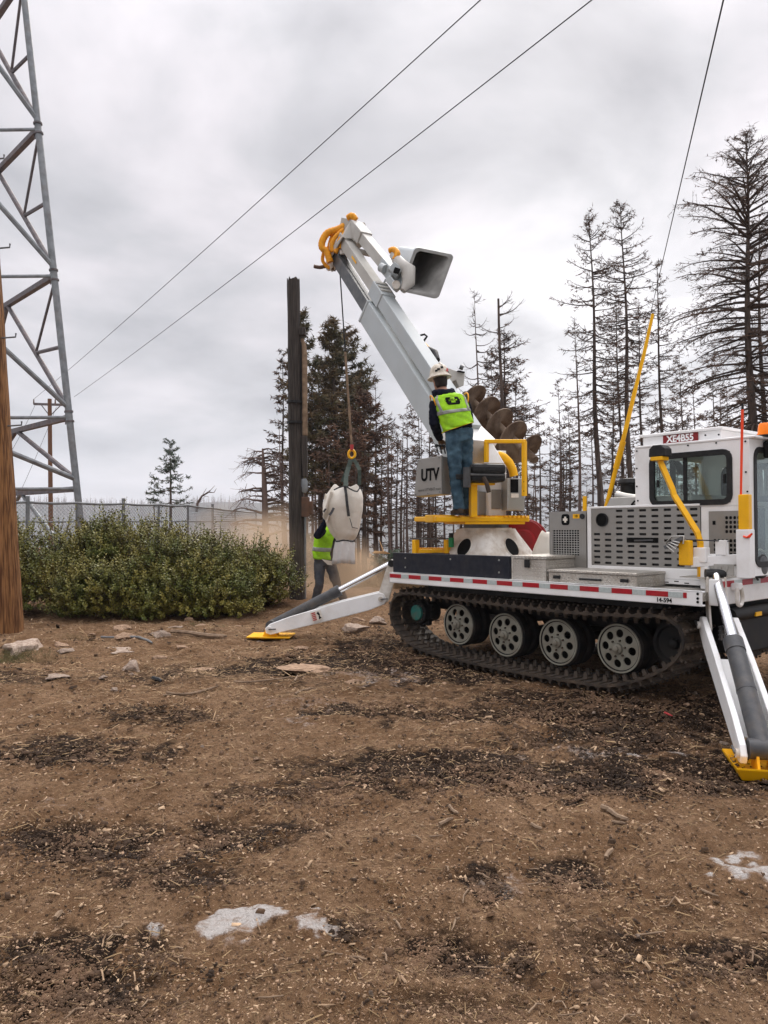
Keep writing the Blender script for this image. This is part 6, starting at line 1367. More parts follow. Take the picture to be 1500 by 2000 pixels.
vpatch(0, 0, 0, 0, .006, 'vest_badge', m_ink, 10, 10, warp=lambda u, v: (3.25 + .95 * u, BK_ + .02 + (v - .5) * .66 * (1 - .25 * abs(2 * u - 1) ** 6)))
vpatch(0, 0, 0, 0, .010, 'badge_mark', m_vest, 4, 4, warp=lambda u, v: (3.45 + .55 * u, BK_ + .02 + (v - .5) * .16))
vpatch(0, 0, 0, 0, .011, 'badge_mark', m_vest, 4, 4, warp=lambda u, v: (3.66 + .13 * u, BK_ + .02 + (v - .5) * .36))
pb0 = vpt(3.73, BK_ + .02, .014); text_mesh('ONBAYA', .045, I.inverted() @ Matrix.Translation(-I.inverted().translation) @ basis(pb0, sB, Vector((0, 0, 1))), m_ink, OPR, 'vest_lettering', sx=1.15).matrix_parent_inverse = I
# armhole binding
for sg, s in ((-1, shL), (1, shR)):
    ax = ((elL if sg < 0 else elR) - s).normalized() * .35 + sB * sg; ax.normalize(); u = ax.orthogonal().normalized(); w = ax.cross(u); c = s + sB * (.012 * sg) + Vector((0, 0, -.01))
    o_(MB().tube([c + u * (.088 * math.cos(a)) + w * (.088 * math.sin(a)) for a in np.linspace(0, 2 * math.pi, 20, endpoint=False)], .009, 6, closed=True), 'armhole_binding', m_vesto, smooth=60)
# hair, hard hat, gloves, boots
up_h = Vector((-.10, .06, 1)).normalized(); fh = (fH - up_h * fH.dot(up_h)).normalized(); rh = fh.cross(up_h)
o_(MB().rings([ring(hdc + up_h * h + fh * o2, rh, fh, a, b, 16) for h, a, b, o2 in ((-.085, .060, .055, -.045), (-.05, .074, .078, -.030), (0, .084, .098, -.018), (.05, .084, .10, -.012), (.09, .066, .08, -.01))]), 'hair', m_hair, smooth=180)
ht = hdc + up_h * .045; hx = [(.178, -.006, 1.02), (.175, .005, 1.0), (.145, .026, 1.0), (.138, .055, 1.0), (.130, .095, 1.0), (.108, .135, 1.0), (.070, .162, 1.0), (.02, .174, 1.0)]
o_(MB().rings([ring(ht + up_h * h, rh, fh, r * .82, r, 28, 2.0) for r, h, _ in hx]), 'hard_hat', m_hat, smooth=45)
o_(MB().tube([ht + up_h * .172 - fh * .03 + fh * .0, ht + up_h * .165 - fh * .07, ht + up_h * .13 - fh * .112], .012, 8), 'hat_ridge', m_hat, smooth=60)
for k, (a, h, mt) in enumerate(((-.75, .085, m_sred), (-.55, .06, m_sred), (.5, .08, m_ink), (.75, .065, m_ink), (.1, .10, m_ink), (-.95, .05, m_ink))):
    r = np.interp(h, [.03, .055, .095, .135], [.145, .138, .130, .108]) + .003; c = ht + up_h * h - fh * (r * math.cos(a)) - rh * (r * .82 * math.sin(a)); nn = (-fh * math.cos(a) - rh * math.sin(a) + up_h * .35).normalized(); x_ = nn.cross(up_h).normalized()
    o_(MB().obox(c, (x_, nn, x_.cross(nn)), (.034, .004, .026)), 'hat_sticker', mt)
mb = MB(); hand_mb(mb, wrL, (P(866, 874, ZO + .36) - wrL), Vector((.3, .2, -1)), 1.0, .8); soft(o_(mb, 'glove', m_glove), .006, 2)
mb = MB(); hand_mb(mb, wrR, (P(893, 862, ZO + .66) - wrR), Vector((-.3, .2, -1)), 1.0, .8); soft(o_(mb, 'glove', m_glove), .006, 2)
for a, yw in ((ankL, Vector((-.30, 1, 0)).normalized()), (ankR, Vector((-.1, 1, 0)).normalized())):
    b = Vector((a.x, a.y, foot_o.z)); mb = MB(); sd_ = yw.cross(Vector((0, 0, 1)))
    mb.rings([ring(b + yw * x + Vector((0, 0, h)), sd_, Vector((0, 0, 1)), w, t, 14) for x, h, w, t in ((-.075, .045, .030, .035), (-.05, .05, .042, .05), (.0, .055, .045, .055), (.07, .045, .048, .045), (.14, .036, .050, .036), (.19, .03, .036, .028))]); mb.tube([b + Vector((0, 0, .05)), b + Vector((0, 0, .15))], [.05, .052], 14)
    soft(o_(mb, 'boot', m_boot), .010, 3); o_(MB().rings([[b + yw * (x * 1.0) + sd_ * y_ + Vector((0, 0, h)) for x, y_ in ((-.085, -.035), (0, -.046), (.12, -.052), (.195, -.025), (.195, .025), (.12, .052), (0, .046), (-.085, .035))] for h in (.002, .022)]), 'boot_sole', m_black)
# -------------------------------------------------- worker behind the bag
ZW = 13.15
g0 = P(632, 1190, ZW); g0.z = gz(g0.x, ZW); WK = empty('person', g0, 'worker in lime vest and dark sleeves steadying the hanging bag, head hidden', 'person'); I2 = Matrix.Translation(-g0)
def k_(mb, name, mat, **k): o = mb.build(name, mat, WK, **k); o.matrix_parent_inverse = I2; return o
K = lambda px, py, dz=0: P(px, py, ZW + dz)
gzw = g0.z
hL, hR = K(624, 1100, 0), K(644, 1100, .06); kL, kR = K(624, 1142, -.06), K(660, 1146, .02); aL = K(616, 1180, .0); aR = K(672, 1182, .10); aL.z = gzw + .09; aR.z = gzw + .09
pel = K(634, 1094, .02); wst = K(632, 1078, .02); chs = K(637, 1050, .05); shm = K(645, 1034, .1); nck = K(652, 1022, .16); hdc = K(660, 1003, .24)
sL, sR = K(630, 1036, -.10), K(664, 1036, .2); eL, eR = K(620, 1047, -.30), K(690, 1052, .35); wL, wR = K(638, 1015, -.34), K(700, 1030, .25)
sx = Vector((1, .15, -.05)).normalized(); fw_ = Vector((.1, 1, .1)).normalized()
mb = MB()
for (h, k, a) in ((hL, kL, aL), (hR, kR, aR)): limb(mb, [h, h.lerp(k, .5), k, k.lerp(a, .4), a], [.08, .07, .053, .05, .036])
for (s, e, w) in ((sL, eL, wL), (sR, eR, wR)): limb(mb, [s, s.lerp(e, .5), e, e.lerp(w, .4), w], [.05, .045, .04, .036, .026])
mb.rings([ring(c, sx, fw_, a, b) for c, a, b in ((pel, .15, .10), (wst, .135, .095), (chs, .16, .11), (shm, .165, .085), (shm.lerp(nck, .6), .08, .07))])
limb(mb, [shm, nck, hdc], [.07, .058, .055]); head_mb(mb, hdc, Vector((.15, .25, 1)), Vector((.3, .9, .1))); hand_mb(mb, wL, Vector((.25, .0, 1)), Vector((1, .2, 0)), 1.0, .6); hand_mb(mb, wR, Vector((-.4, -.4, .6)), Vector((-.6, -.6, 0)), 1.0, .6)
soft(k_(mb, 'body', m_skin), .009, 3)
mb = MB()
for (h, k, a) in ((hL, kL, aL), (hR, kR, aR)): limb(mb, [h + Vector((0, 0, .05)), h, h.lerp(k, .5), k, k.lerp(a, .5), a + Vector((0, 0, -.02))], [.092, .10, .09, .074, .074, .074], 14)
mb.rings([ring(c, sx, fw_, a, b) for c, a, b in ((pel + Vector((0, 0, -.08)), .16, .115), (pel, .172, .122), (wst + Vector((0, 0, -.03)), .16, .115))]); soft(k_(mb, 'jeans', m_jean2), .014, 4, wr=.03, ws=.08)
mb = MB()
for (s, e, w) in ((sL, eL, wL), (sR, eR, wR)): limb(mb, [s, s.lerp(e, .5), e, e.lerp(w, .5), w], [.075, .074, .070, .060, .046], 12)
mb.rings([ring(c, sx, fw_, a, b) for c, a, b in ((pel + Vector((0, 0, .01)), .172, .128), (wst, .168, .125), (chs, .185, .132), (shm, .185, .11), (nck, .085, .085))]); soft(k_(mb, 'jacket', m_hood), .014, 4, wr=.02)
vrow = [(pel + Vector((-.01, 0, .03)), sx, .182, .142), (wst, sx, .178, .14), (wst.lerp(chs, .5), sx, .185, .143), (chs, sx, .194, .146), (shm, sx, .19, .125), (shm.lerp(nck, .6), sx, .12, .105), (nck, sx, .10, .095)]
_oo = o_; o_ = k_; fA_ = fA; fA = fw_
vpatch(0, 5.2, .75 * math.pi, 1.74 * math.pi, .004, 'vest', m_vest, 20, 40); vpatch(1.2, 1.75, .75 * math.pi, 1.74 * math.pi, .010, 'reflective_band', m_vestr, 3, 30)
o_ = _oo; fA = fA_
o_k = MB().rings([ring(hdc + Vector((.02, .02, .05)) + Vector((.15, .25, 1)).normalized() * h, sx, fw_, r, r * 1.15, 22, 2.0) for r, h in ((.165, -.01), (.16, 0), (.125, .02), (.118, .06), (.09, .11), (.02, .13))]); k_(o_k, 'hard_hat', m_hat, smooth=45)
mb = MB(); c = K(641, 1099, -.12); k_(MB().prism([K(628, 1092, -.13), K(648, 1096, -.13), K(649, 1104, -.13), K(640, 1103, -.13)], (0, .01, 0)), 'shirt_tail', m_cloth)
for a in (aL, aR):
    b = Vector((a.x, a.y, gzw)); mb = MB(); yw = Vector((.1, 1, 0)).normalized(); sd_ = yw.cross(Vector((0, 0, 1))); mb.rings([ring(b + yw * x + Vector((0, 0, h)), sd_, Vector((0, 0, 1)), w, t, 12) for x, h, w, t in ((-.075, .045, .03, .04), (0, .055, .046, .055), (.12, .04, .05, .04), (.19, .03, .036, .028))]); mb.tube([b + Vector((0, 0, .05)), b + Vector((0, 0, .14))], .05, 12); soft(k_(mb, 'boot', m_boot), .012, 3)

# ============================================================ BULK BAG
ZB = 12.75
bg0 = P(672, 1060, ZB); BG_ = empty('bulk_bag', bg0, 'white fabric bulk bag with black straps hanging from the hook', 'bag'); I3 = Matrix.Translation(-bg0)
def g_(mb, name, mat, **k): o = mb.build(name, mat, BG_, **k); o.matrix_parent_inverse = I3; return o
rowsb = [(950, 676, 26, 1.0), (960, 674, 32, 1.0), (972, 671, 38, 1.0), (990, 668, 39.5, 1.0), (1010, 669, 37, .9), (1030, 671, 32, .75), (1045, 672.5, 26, .55), (1055, 673.5, 17, .35)]
def bagring(py, cx, hw, sq, n=48, off=0):
    c = P(cx, py, ZB); r = hw / FPX * ZB + off; out = []
    for k in range(n):
        a = 2 * math.pi * k / n; pw = 2 + 1.4 * sq; ca, sa = math.cos(a), math.sin(a); w = 1 + .045 * math.sin(a * 7 + py * .014) + .03 * math.sin(a * 12 + py * .02 + 1) + .02 * math.sin(a * 3 + py * .06)
        x_ = r * w * math.copysign(abs(ca) ** (2 / pw), ca); y_ = r * .8 * w * math.copysign(abs(sa) ** (2 / pw), sa)
        z = c.z + ((.055 * (abs(math.sin(2 * a)) ** 2.5) - .02) if py < 955 else 0); out.append(Vector((c.x + x_ * .96 - .02 * y_, c.y + y_, z)))
    return out
RB = [bagring(*r) for r in rowsb]
o = g_(MB().rings(RB, cap=False), 'bag_body', m_cloth, smooth=180); sm = o.modifiers.new('thick', 'SOLIDIFY'); sm.thickness = .008
ss = o.modifiers.new('sub', 'SUBSURF'); ss.levels = 2; ss.render_levels = 2
ftx = bpy.data.textures.new('bag_folds', 'CLOUDS'); ftx.noise_scale = .22; dm_ = o.modifiers.new('folds', 'DISPLACE'); dm_.texture = ftx; dm_.strength = .045; dm_.mid_level = .5
rws = [(1054, 673, 15), (1060, 673, 18), (1075, 672, 19.5), (1090, 671.5, 20.5), (1100, 671, 21)]
def spring(py, cx, hw): 
    c = P(cx, py, ZB); r = hw / FPX * ZB; return [Vector((c.x + r * (1 + .13 * math.sin(a * 8 + py * .05) + .06 * math.sin(a * 13 - py * .08)) * math.cos(a), c.y + r * .85 * (1 + .14 * math.sin(a * 8 + py * .05) + .08 * math.sin(a * 5 + py * .1)) * math.sin(a), c.z + .012 * math.sin(a * 3))) for a in np.linspace(0, 2 * math.pi, 40, endpoint=False)]
o = g_(MB().rings([spring(*r) for r in rws], cap=False), 'spout', m_spout, smooth=180); sm = o.modifiers.new('thick', 'SOLIDIFY'); sm.thickness = .006
g_(MB().tube([v + (v - P(673, 1055, ZB)).normalized() * .006 for v in spring(1056, 673, 16)], .010, 6, closed=True), 'spout_tie', m_strap, smooth=60)
# crumpled flap pulled out at the left by the worker
mb = MB(); fl = []
for i, (py, xa, xb) in enumerate(((962, 634, 652), (975, 632, 652), (990, 631, 650), (1002, 632, 646), (1012, 628, 642), (1018, 634, 641))):
    fl.append([P(xa + (xb - xa) * t, py + 3 * math.sin(t * 6 + i), ZB - .30 + .10 * math.sin(t * 7 + i * 1.3) + .12 * t) for t in np.linspace(0, 1, 9)])
n = 9; mb.add([v for r in fl for v in r], [(i * n + j, i * n + j + 1, (i + 1) * n + j + 1, (i + 1) * n + j) for i in range(5) for j in range(8)]); o = g_(mb, 'loose_flap', m_cloth, smooth=180); sm = o.modifiers.new('thick', 'SOLIDIFY'); sm.thickness = .008; ss = o.modifiers.new('sub', 'SUBSURF'); ss.levels = 1; ss.render_levels = 2
def strip(pts, w, name, mat, th=.006): 
    mb = MB(); ps = [P(*p) for p in pts]
    for a, b in zip(ps[:-1], ps[1:]): mb.beam(a, b + (b - a).normalized() * .004, w, th, up=(0, 1, 0))
    return g_(mb, name, mat)
ZF = ZB - .33
strip([(674, 951, ZF + .05), (676, 965, ZF), (678, 985, ZF), (681, 1008, ZF + .02)], .045, 'strap', m_strap); strip([(683, 1012, ZF + .03), (686, 1022, ZF + .04), (688, 1030, ZF + .05), (698, 1032, ZF + .10)], .012, 'tie_cord', m_strap)
strip([(652, 957, ZF), (660, 953, ZF), (670, 950, ZF + .02), (676, 950, ZF + .02), (684, 955, ZF), (692, 959, ZF), (698, 960, ZF), (704, 951, ZF + .06)], .022, 'rim_strap', m_strap); strip([(652, 992, ZF - .02), (648, 1000, ZF - .05), (644, 1006, ZF - .08)], .04, 'strap', m_strap)
strip([(632, 1000, ZF - .05), (636, 994, ZF - .04)], .03, 'strap', m_strap)
# lifting slings
SLG = empty('lifting_sling', hk, 'green webbing sling from the yellow hook down to the bag', 'sling'); I4 = Matrix.Translation(-hk)
for pts, w in (([(686, 894, 12.85), (681, 912, 12.8), (676, 930, 12.65), (675, 950, ZF + .04)], .075), ([(688, 894, 12.85), (697, 906, 12.8), (702, 918, 12.7), (702, 946, ZB - .05)], .06), ([(686, 896, 12.87), (678, 914, 12.95), (668, 940, 13.0)], .05)):
    mb = MB(); ps = [P(*p) for p in pts]
    for a, b in zip(ps[:-1], ps[1:]): mb.beam(a, b + (b - a).normalized() * .01, w, .012, up=(0, 1, 0))
    o = mb.build('webbing', m_sling, SLG, bev=.003); o.matrix_parent_inverse = I4

# ============================================================ ROCKS, STICKS, LITTER
def rock_mesh(seed, mat, sub=3, rough=.42):
    bm = bmesh.new(); bmesh.ops.create_icosphere(bm, subdivisions=sub, radius=1); rr = random.Random(seed)
    pl = [(Vector((rr.gauss(0, 1), rr.gauss(0, 1), rr.gauss(0, 1))).normalized(), rr.uniform(.42, .8)) for _ in range(10)]
    for v in bm.verts:
        for n_, d in pl:
            e = v.co.dot(n_) - d
            if e > 0: v.co -= n_ * e * .85
        v.co *= 1 + rough * mnoise.noise(v.co * 1.6 + Vector((seed, 0, 0))) + .06 * mnoise.noise(v.co * 5 + Vector((0, seed, 0)))
    me = bpy.data.meshes.new('rock'); bm.to_mesh(me); bm.free(); me.materials.append(mat); me.shade_smooth(); me.set_sharp_from_angle(angle=R(28)); return me
def rock(label, px, py, wpx, hpx, seed, mat, group=None, flat=False):
    c = GP(px, py + hpx * .35); w = wpx / FPX * c.y / 2; h = max(.02, hpx / FPX * c.y * (.55 if flat else .75)); o = link('rock', rock_mesh(seed, mat)); o.location = (c.x, c.y, gz(c.x, c.y) + h * (-.15 if flat else .12)); o.scale = (w, w * .75, h * (.8 if flat else .75)); o.rotation_euler = (random.uniform(-.08, .08), random.uniform(-.08, .08), random.uniform(0, 6.28) if not flat else random.uniform(-.4, .4)); props(o, label, 'rock', group); return o
rocks = [(42, 1262, 100, 36, 'big pale boulder at the foot of the brown pole', m_rock, 0), (117, 1258, 36, 18, 'tan stone just right of the pale boulder', m_rock2, 0), (128, 1273, 34, 16, 'small pale stone below the tan one by the boulder', m_rock, 0), (257, 1297, 66, 28, 'rounded pale rock in front of the shrubs', m_rock, 0), (238, 1267, 84, 12, 'flat grey slab behind the rounded rock', m_rock, 1), (250, 1242, 44, 20, 'brown stone by the bent grey stick', m_rock2, 0), (242, 1226, 44, 16, 'tan stone near the shrub foot at left', m_rock2, 0), (370, 1207, 22, 14, 'orange tan stone at the shrub foot', m_rock2, 0), (310, 1240, 46, 18, 'grey stone beside the lying log', m_rock, 0), (392, 1219, 32, 12, 'flat tan stone right of the orange one', m_rock2, 1), (388, 1301, 50, 18, 'pinkish stone below the log', m_rock2, 1), (600, 1302, 96, 22, 'broad flat pinkish rock in the dark soil', m_rock2, 1), (510, 1246, 50, 14, 'grey stone under the rear outrigger pad', m_rock, 1), (690, 1222, 84, 22, 'grey flat rock between outrigger and track', m_rock, 0), (735, 1213, 46, 18, 'angular rock beside the rear of the track', m_rock, 0), (700, 1206, 40, 16, 'orange tinted rock behind the grey flat rock', m_rock2, 0), (582, 1262, 40, 12, 'small flat stone right of the outrigger pad', m_rock2, 1), (745, 1100, 30, 10, 'pale stone at the edge of the brush', m_rock, 0), (655, 1180, 50, 18, 'dusty stone by the worker feet', m_rock2, 0), (718, 1180, 60, 18, 'brown stone behind the outrigger arm', m_rock2, 0),
         (112, 1325, 46, 18, 'crumbly pale stone left of centre foreground', m_rock, 1), (225, 1345, 18, 8, None, m_rock, 0), (257, 1318, 14, 8, None, m_rock, 0), (355, 1262, 30, 10, None, m_rock2, 1), (312, 1280, 34, 10, None, m_rock2, 1), (465, 1215, 26, 8, None, m_rock2, 1), (200, 1330, 20, 8, None, m_rock, 0), (690, 1325, 44, 14, 'tan stone patch left of the track ramp', m_rock2, 1), (345, 1225, 34, 8, None, m_rock, 1), (180, 1236, 22, 9, None, m_rock2, 0), (155, 1560, 0, 0, None, m_rock, 0), (395, 1458, 9, 6, None, m_rock, 0), (1358, 1360, 10, 7, None, m_rock, 0), (1415, 1458, 20, 8, 'white stone beside the front outrigger pad', m_rock, 0), (940, 1718, 18, 14, 'grey pebble in the dark rut in the foreground', m_rock, 0), (1245, 1822, 14, 8, None, m_rock, 0), (702, 1908, 14, 8, None, m_rock2, 0), (725, 1960, 12, 8, None, m_rock, 0), (1160, 1395, 12, 6, None, m_rock, 0), (1060, 1535, 14, 8, None, m_rock2, 0), (60, 1400, 12, 6, None, m_rock, 0), (500, 1478, 16, 7, None, m_rock2, 0), (780, 1458, 12, 6, None, m_rock, 0)]
for i, (px, py, w, h, lab, mt, fl_) in enumerate(rocks):
    if w == 0: continue
    rock(lab or 'small loose stone lying on the dirt', px, py, w, h, 20 + i, mt, None if lab else 'small loose stones', bool(fl_))
def stick(label, pts, rpx, mat=m_stick, group=None, cat='stick', name='stick'):
    ps = [GP(px, py) for px, py in pts]; out = []
    for a, b in zip(ps[:-1], ps[1:]):
        for t in (0, .33, .66): q = a.lerp(b, t); out.append(q)
    out.append(ps[-1]); r = rpx / FPX * ps[0].y; out = [Vector((q.x + random.gauss(0, r * .35), q.y + random.gauss(0, r * .35), gz(q.x, q.y) + r * .9 + .006)) for q in out]
    for k in range(3): out = [out[0]] + [Vector((b.x, b.y, (a.z + 2 * b.z + c.z) / 4)) for a, b, c in zip(out[:-2], out[1:-1], out[2:])] + [out[-1]]
    rr = [r * random.uniform(.8, 1.1) for _ in out]; rr[-1] *= .6
    o = MB().tube(out, rr, 6).build(name, mat, None, smooth=40); props(o, label, cat, group); return o
m_greyst = M('grey_stick', (.20, .20, .20), (.13, .13, .13), 9, rough=.7)
stick('bent grey metal stick lying before the shrubs', [(198, 1245), (235, 1250), (270, 1253), (298, 1262)], 2.4, m_greyst)
stick('long pale log with a dark end lying before the shrubs', [(335, 1240), (370, 1245), (405, 1250), (442, 1252)], 4.0, m_stick, cat='log', name='log')
stick('long straw coloured split stick in the middle distance', [(325, 1366), (370, 1361), (428, 1350)], 2.6); stick('thin dark stick just left of the split stick', [(318, 1370), (345, 1364), (368, 1360)], 1.6)
stick('pale straight stick right of the split stick', [(455, 1337), (490, 1335), (568, 1328)], 1.8); stick('short pale stick beside the flat pinkish rock', [(575, 1337), (582, 1328)], 2.2); stick('pale curved stick near the flat pinkish rock', [(575, 1362), (590, 1354), (612, 1351)], 2.2)
stick('short stout wood piece, left foreground', [(105, 1790), (124, 1776)], 5); stick('upright pale splinter below the chalk patch', [(355, 1874), (356, 1862)], 3.4); stick('pale wood chunk in the lower middle right', [(860, 1624), (885, 1618)], 4.5)
stick('thick pale root piece at right of the foreground litter', [(1188, 1588), (1210, 1600), (1226, 1610)], 5); stick('pale root beside the thick root piece', [(1195, 1605), (1222, 1622)], 3.2); stick('small square wood block above the root pieces', [(1181, 1576), (1190, 1584)], 6); stick('orange tan wood scrap left of the root pieces', [(1036, 1610), (1058, 1618)], 4.2); stick('forked pale root left of the wood scrap', [(877, 1572), (884, 1586), (895, 1597)], 3.2)
stick('pale wood chip standing above the ruts', [(1180, 1670), (1194, 1660)], 5); stick('tan stick at the right of the foreground', [(1370, 1736), (1405, 1748)], 2.6); stick('thin pale stick crossing another, lower right', [(1240, 1828), (1300, 1820)], 1.7); stick('pale twig at the lower right edge', [(1463, 1858), (1490, 1872)], 2.0); stick('pale stub left of the wood scraps', [(838, 1640), (865, 1637)], 2)
rnd = random.Random(31); spots = [(rnd.uniform(20, 1480), rnd.uniform(1360, 1990)) for _ in range(70)]
for (px, py) in spots:
    a = rnd.uniform(0, 6.28); ln = rnd.uniform(10, 34) * (py - 1000) / 600; dx, dy = math.cos(a) * ln, math.sin(a) * ln * .45
    stick('small pale twig scattered on the dirt', [(px, py), (px + dx * .5 + rnd.uniform(-3, 3), py + dy * .5), (px + dx, py + dy)], rnd.uniform(.9, 1.9) * (py - 900) / 700, m_stick if rnd.random() < .75 else m_chip, 'scattered twigs', name='twig', cat='twig')
stick('tiny red scrap on the dark soil by the front outrigger', [(1298, 1402), (1312, 1406)], 2.2, m_sred, cat='scrap', name='scrap'); stick('black scrap on the dirt left of centre', [(298, 1333), (316, 1338)], 4, m_black, cat='scrap', name='scrap')
# uncountable litter: chips, needles, clods (laid out over the ground, denser near the camera)
LEFT = False
def scatter(n, pys, dens=None):
    px = rng.uniform(-250, 1750, n) if not LEFT else rng.normal(420, 380, n); py = pys(n); y = 1.72 * FPX / (py - YH); y = np.clip(y, 1.6, 22); x = (px - 750) / FPX * y; return x, y
def litter(name, label, n, lmin, lmax, wr, tr_, mat, seed, pys, curl=False, sink=.0):
    x, y = scatter(n, pys); z = gbase(x, y) + gdet(x, y)
    a = rng.uniform(0, 2 * np.pi, n); L_ = rng.uniform(lmin, lmax, n) * (1 + rng.exponential(.5, n)) * np.clip((y / 5.5) ** .7, .45, 1.5); ti = rng.normal(0, .22, n)
    d = np.stack([np.cos(a) * np.cos(ti), np.sin(a) * np.cos(ti), np.sin(ti)], 1); s = np.stack([-np.sin(a), np.cos(a), rng.normal(0, .3, n)], 1); w = L_ * wr * rng.uniform(.5, 1.5, n); t = L_ * tr_ * rng.uniform(.6, 1.4, n)
    c = np.stack([x, y, z + t * .5 - sink + np.abs(np.sin(ti)) * L_ * .3], 1); V = []
    for (p, q, r) in ((-1, -1, 0), (1, -1, 0), (1, 1, 0), (-1, 1, 0), (-.8, -.7, 1), (.9, -.8, 1), (.8, .8, 1), (-.9, .7, 1)):
        v = c + d * (L_ * .5 * p * rng.uniform(.8, 1.1, n))[:, None] + s * (w * .5 * q)[:, None]; v[:, 2] += t * r; V.append(v)
    V = np.stack(V, 1).reshape(-1, 3); b = (np.arange(n) * 8)[:, None, None]
    F = np.array([(4, 5, 6, 7), (0, 1, 5, 4), (1, 2, 6, 5), (2, 3, 7, 6), (3, 0, 4, 7)])[None] + b
    o = np_mesh(name, V, F.reshape(-1, 4), mat); props(o, label, name.replace('_', ' '), kind='stuff'); return o
pyA = lambda n: 1215 + 860 * rng.random(n) ** 1.15
litter('wood_chips', 'pale wood chips and bark strewn over the dirt', 13000, .006, .018, .30, .14, m_chip, 1, pyA)
litter('dead_needles', 'fine dry needles and straw over the dirt', 15000, .014, .040, .04, .03, m_dry, 2, pyA)
LEFT = True
litter('straw', 'pale straw strewn over the dirt in front of the shrubs', 15000, .014, .034, .05, .03, M('pale_straw', (.42, .285, .16), (.20, .125, .065), 5, rough=.9), 7, lambda n: 1218 + np.abs(rng.normal(0, 150, n)))
LEFT = False
litter('dark_debris', 'dark bark crumbs over the dirt', 14000, .005, .014, .5, .3, m_clod, 3, pyA)
def clods(name, label, n, r0, r1, mat, where):
    x, y = where(n); z = gbase(x, y) + gdet(x, y); r = rng.uniform(r0, r1, n) * (1 + rng.exponential(.5, n)) * np.clip((y / 5.5) ** .7, .45, 1.5); D = np.array([(1, 0, 0), (0, 1, 0), (-1, 0, 0), (0, -1, 0), (.1, .1, .8), (.55, .6, .45), (-.6, .5, .4), (-.5, -.6, .5), (.6, -.5, .4)])
    V = np.stack([x, y, z - r * .25], 1)[:, None, :] + (D[None] * rng.uniform(.6, 1.3, (n, 9))[:, :, None]) * r[:, None, None]; an = rng.uniform(0, 6.28, n)
    F = np.array([(0, 5, 8), (0, 1, 5), (1, 6, 5), (1, 2, 6), (2, 7, 6), (2, 3, 7), (3, 8, 7), (3, 0, 8), (5, 4, 8), (5, 6, 4), (6, 7, 4), (7, 8, 4)])[None] + (np.arange(n) * 9)[:, None, None]
    o = np_mesh(name, V.reshape(-1, 3), F.reshape(-1, 3), mat); props(o, label, name.replace('_', ' '), kind='stuff')
def wh_damp(n):
    X_, Y_ = [], []
    w = np.array([d[4] * d[2] * d[3] for d in damp]); w = w / w.sum(); ch = rng.choice(len(damp), n, p=w)
    dm = np.array(damp)[ch]; px = dm[:, 0] + rng.normal(0, .55, n) * dm[:, 2]; py = dm[:, 1] + rng.normal(0, .55, n) * dm[:, 3]; py = np.maximum(py, 1215); y = np.clip(1.68 * FPX / (py - YH), 1.6, 20); return (px - 750) / FPX * y, y
clods('soil_clods', 'crumbled dark soil along the churned tracks', 26000, .003, .009, m_clod, wh_damp)
clods('gravel', 'fine gravel and crumbs over the dirt', 16000, .002, .005, m_rock2, lambda n: scatter(n, pyA))
# dry tufts and weeds
for i, (px, py, h, rx, n, mt, lab) in enumerate([(40, 1285, .22, .42, 500, m_weed, 'olive weed patch below the pale boulder'), (95, 1292, .16, .3, 260, m_dry, 'dry grass right of the weed patch'), (385, 1222, .10, .16, 120, m_weed, 'small green grass tuft before the shrubs'), (430, 1228, .10, .15, 120, m_weed, 'green grass tuft left of the outrigger pad'), (175, 1545, .05, .22, 90, m_weed, 'flat green leafy weed on the pinkish patch'), (140, 1250, .14, .25, 160, m_dry, 'straw tuft behind the tan stone'), (300, 1216, .12, .3, 160, m_dry, 'dry straw along the shrub foot'), (730, 1140, .25, .5, 300, m_dry, 'dry straw behind the rear outrigger')]):
    c = GP(px, py); brush('grass_tuft', lab, (c.x, c.y, gz(c.x, c.y) - .02), rx, rx * .6, h, n, 900 + i, mt, cat='grass', lean=.7, r=.0028)

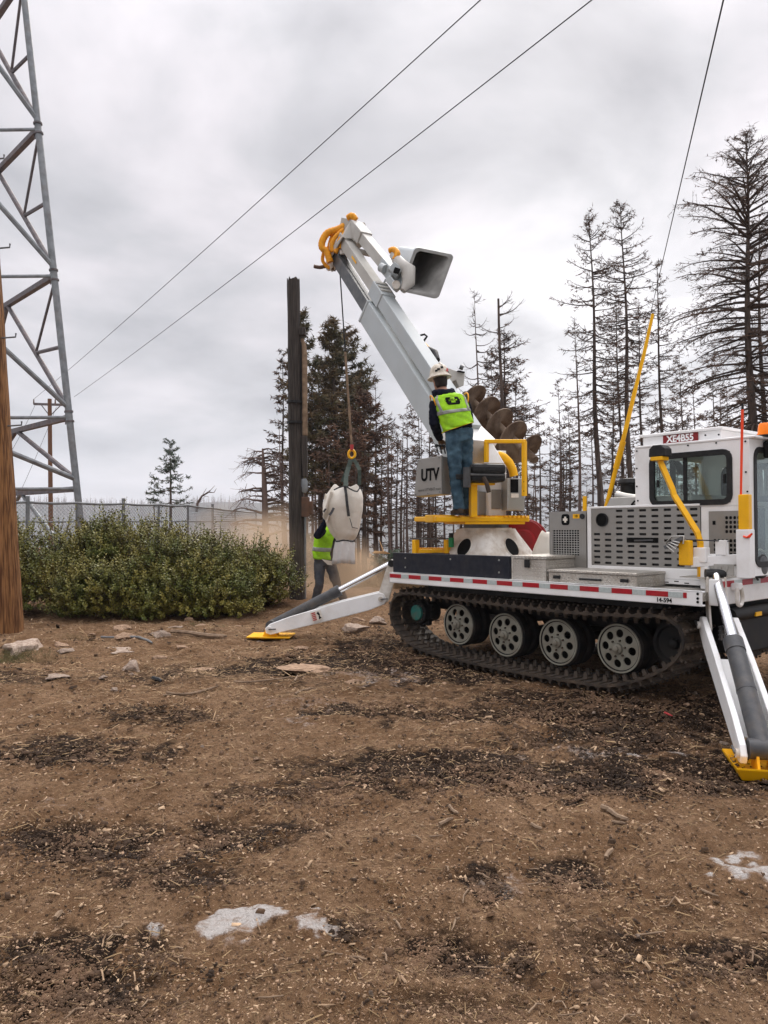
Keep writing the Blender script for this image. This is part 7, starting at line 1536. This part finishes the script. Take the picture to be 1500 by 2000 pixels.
# ============================================================ DUST AND HAZE
def dust(name, label, c, sz, dens, seed):
    m = bpy.data.materials.new('dust_volume'); m.use_nodes = True; t = m.node_tree; t.nodes.clear(); nd, lk = t.nodes, t.links
    out = nd.new('ShaderNodeOutputMaterial'); pv = nd.new('ShaderNodeVolumePrincipled'); pv.inputs['Color'].default_value = (.86, .66, .47, 1); lk.new(pv.outputs[0], out.inputs['Volume'])
    co = nd.new('ShaderNodeTexCoord'); ln = nd.new('ShaderNodeVectorMath'); ln.operation = 'LENGTH'; lk.new(co.outputs['Object'], ln.inputs[0])
    mr = nd.new('ShaderNodeMapRange'); mr.inputs['From Min'].default_value = 1.0; mr.inputs['From Max'].default_value = .15; lk.new(ln.outputs['Value'], mr.inputs[0])
    no = nd.new('ShaderNodeTexNoise'); no.inputs['Scale'].default_value = 1.7; no.inputs['Detail'].default_value = 3; mp = nd.new('ShaderNodeMapping'); mp.inputs['Location'].default_value = (seed, 0, 0); lk.new(co.outputs['Object'], mp.inputs[0]); lk.new(mp.outputs[0], no.inputs['Vector'])
    m2 = nd.new('ShaderNodeMapRange'); m2.inputs['From Min'].default_value = .36; m2.inputs['From Max'].default_value = .66; lk.new(no.outputs[0], m2.inputs[0])
    mu = nd.new('ShaderNodeMath'); mu.operation = 'MULTIPLY'; lk.new(mr.outputs[0], mu.inputs[0]); lk.new(m2.outputs[0], mu.inputs[1]); m3 = nd.new('ShaderNodeMath'); m3.operation = 'MULTIPLY'; lk.new(mu.outputs[0], m3.inputs[0]); m3.inputs[1].default_value = dens; lk.new(m3.outputs[0], pv.inputs['Density'])
    bm = bmesh.new(); bmesh.ops.create_icosphere(bm, subdivisions=2, radius=1.06); me = bpy.data.meshes.new(name); bm.to_mesh(me); bm.free(); me.materials.append(m)
    o = link(name, me); o.location = c; o.scale = sz; props(o, label, 'dust', kind='stuff'); return o

dust('dust_cloud', 'tan dust cloud drifting left of the dark pole', P(500, 1090, 14.6), (1.7, 1.2, 1.2), 2.2, 0)
dust('dust_cloud', 'tan dust boiling round the worker legs below the bag', P(680, 1130, 13.3), (.85, .6, .8), 4.0, 5)

HZ = MB().box((-2600, -60, -48), (5200, 3700, 185)).build('haze', None)
hm = bpy.data.materials.new('haze_volume'); hm.use_nodes = True; t = hm.node_tree; t.nodes.clear(); out = t.nodes.new('ShaderNodeOutputMaterial'); pv = t.nodes.new('ShaderNodeVolumePrincipled')
pv.inputs['Color'].default_value = (.84, .91, 1, 1); pv.inputs['Density'].default_value = .00034; t.links.new(pv.outputs[0], out.inputs['Volume']); HZ.data.materials.append(hm)
props(HZ, 'thin pale mountain haze over the far hills', 'haze', kind='stuff')
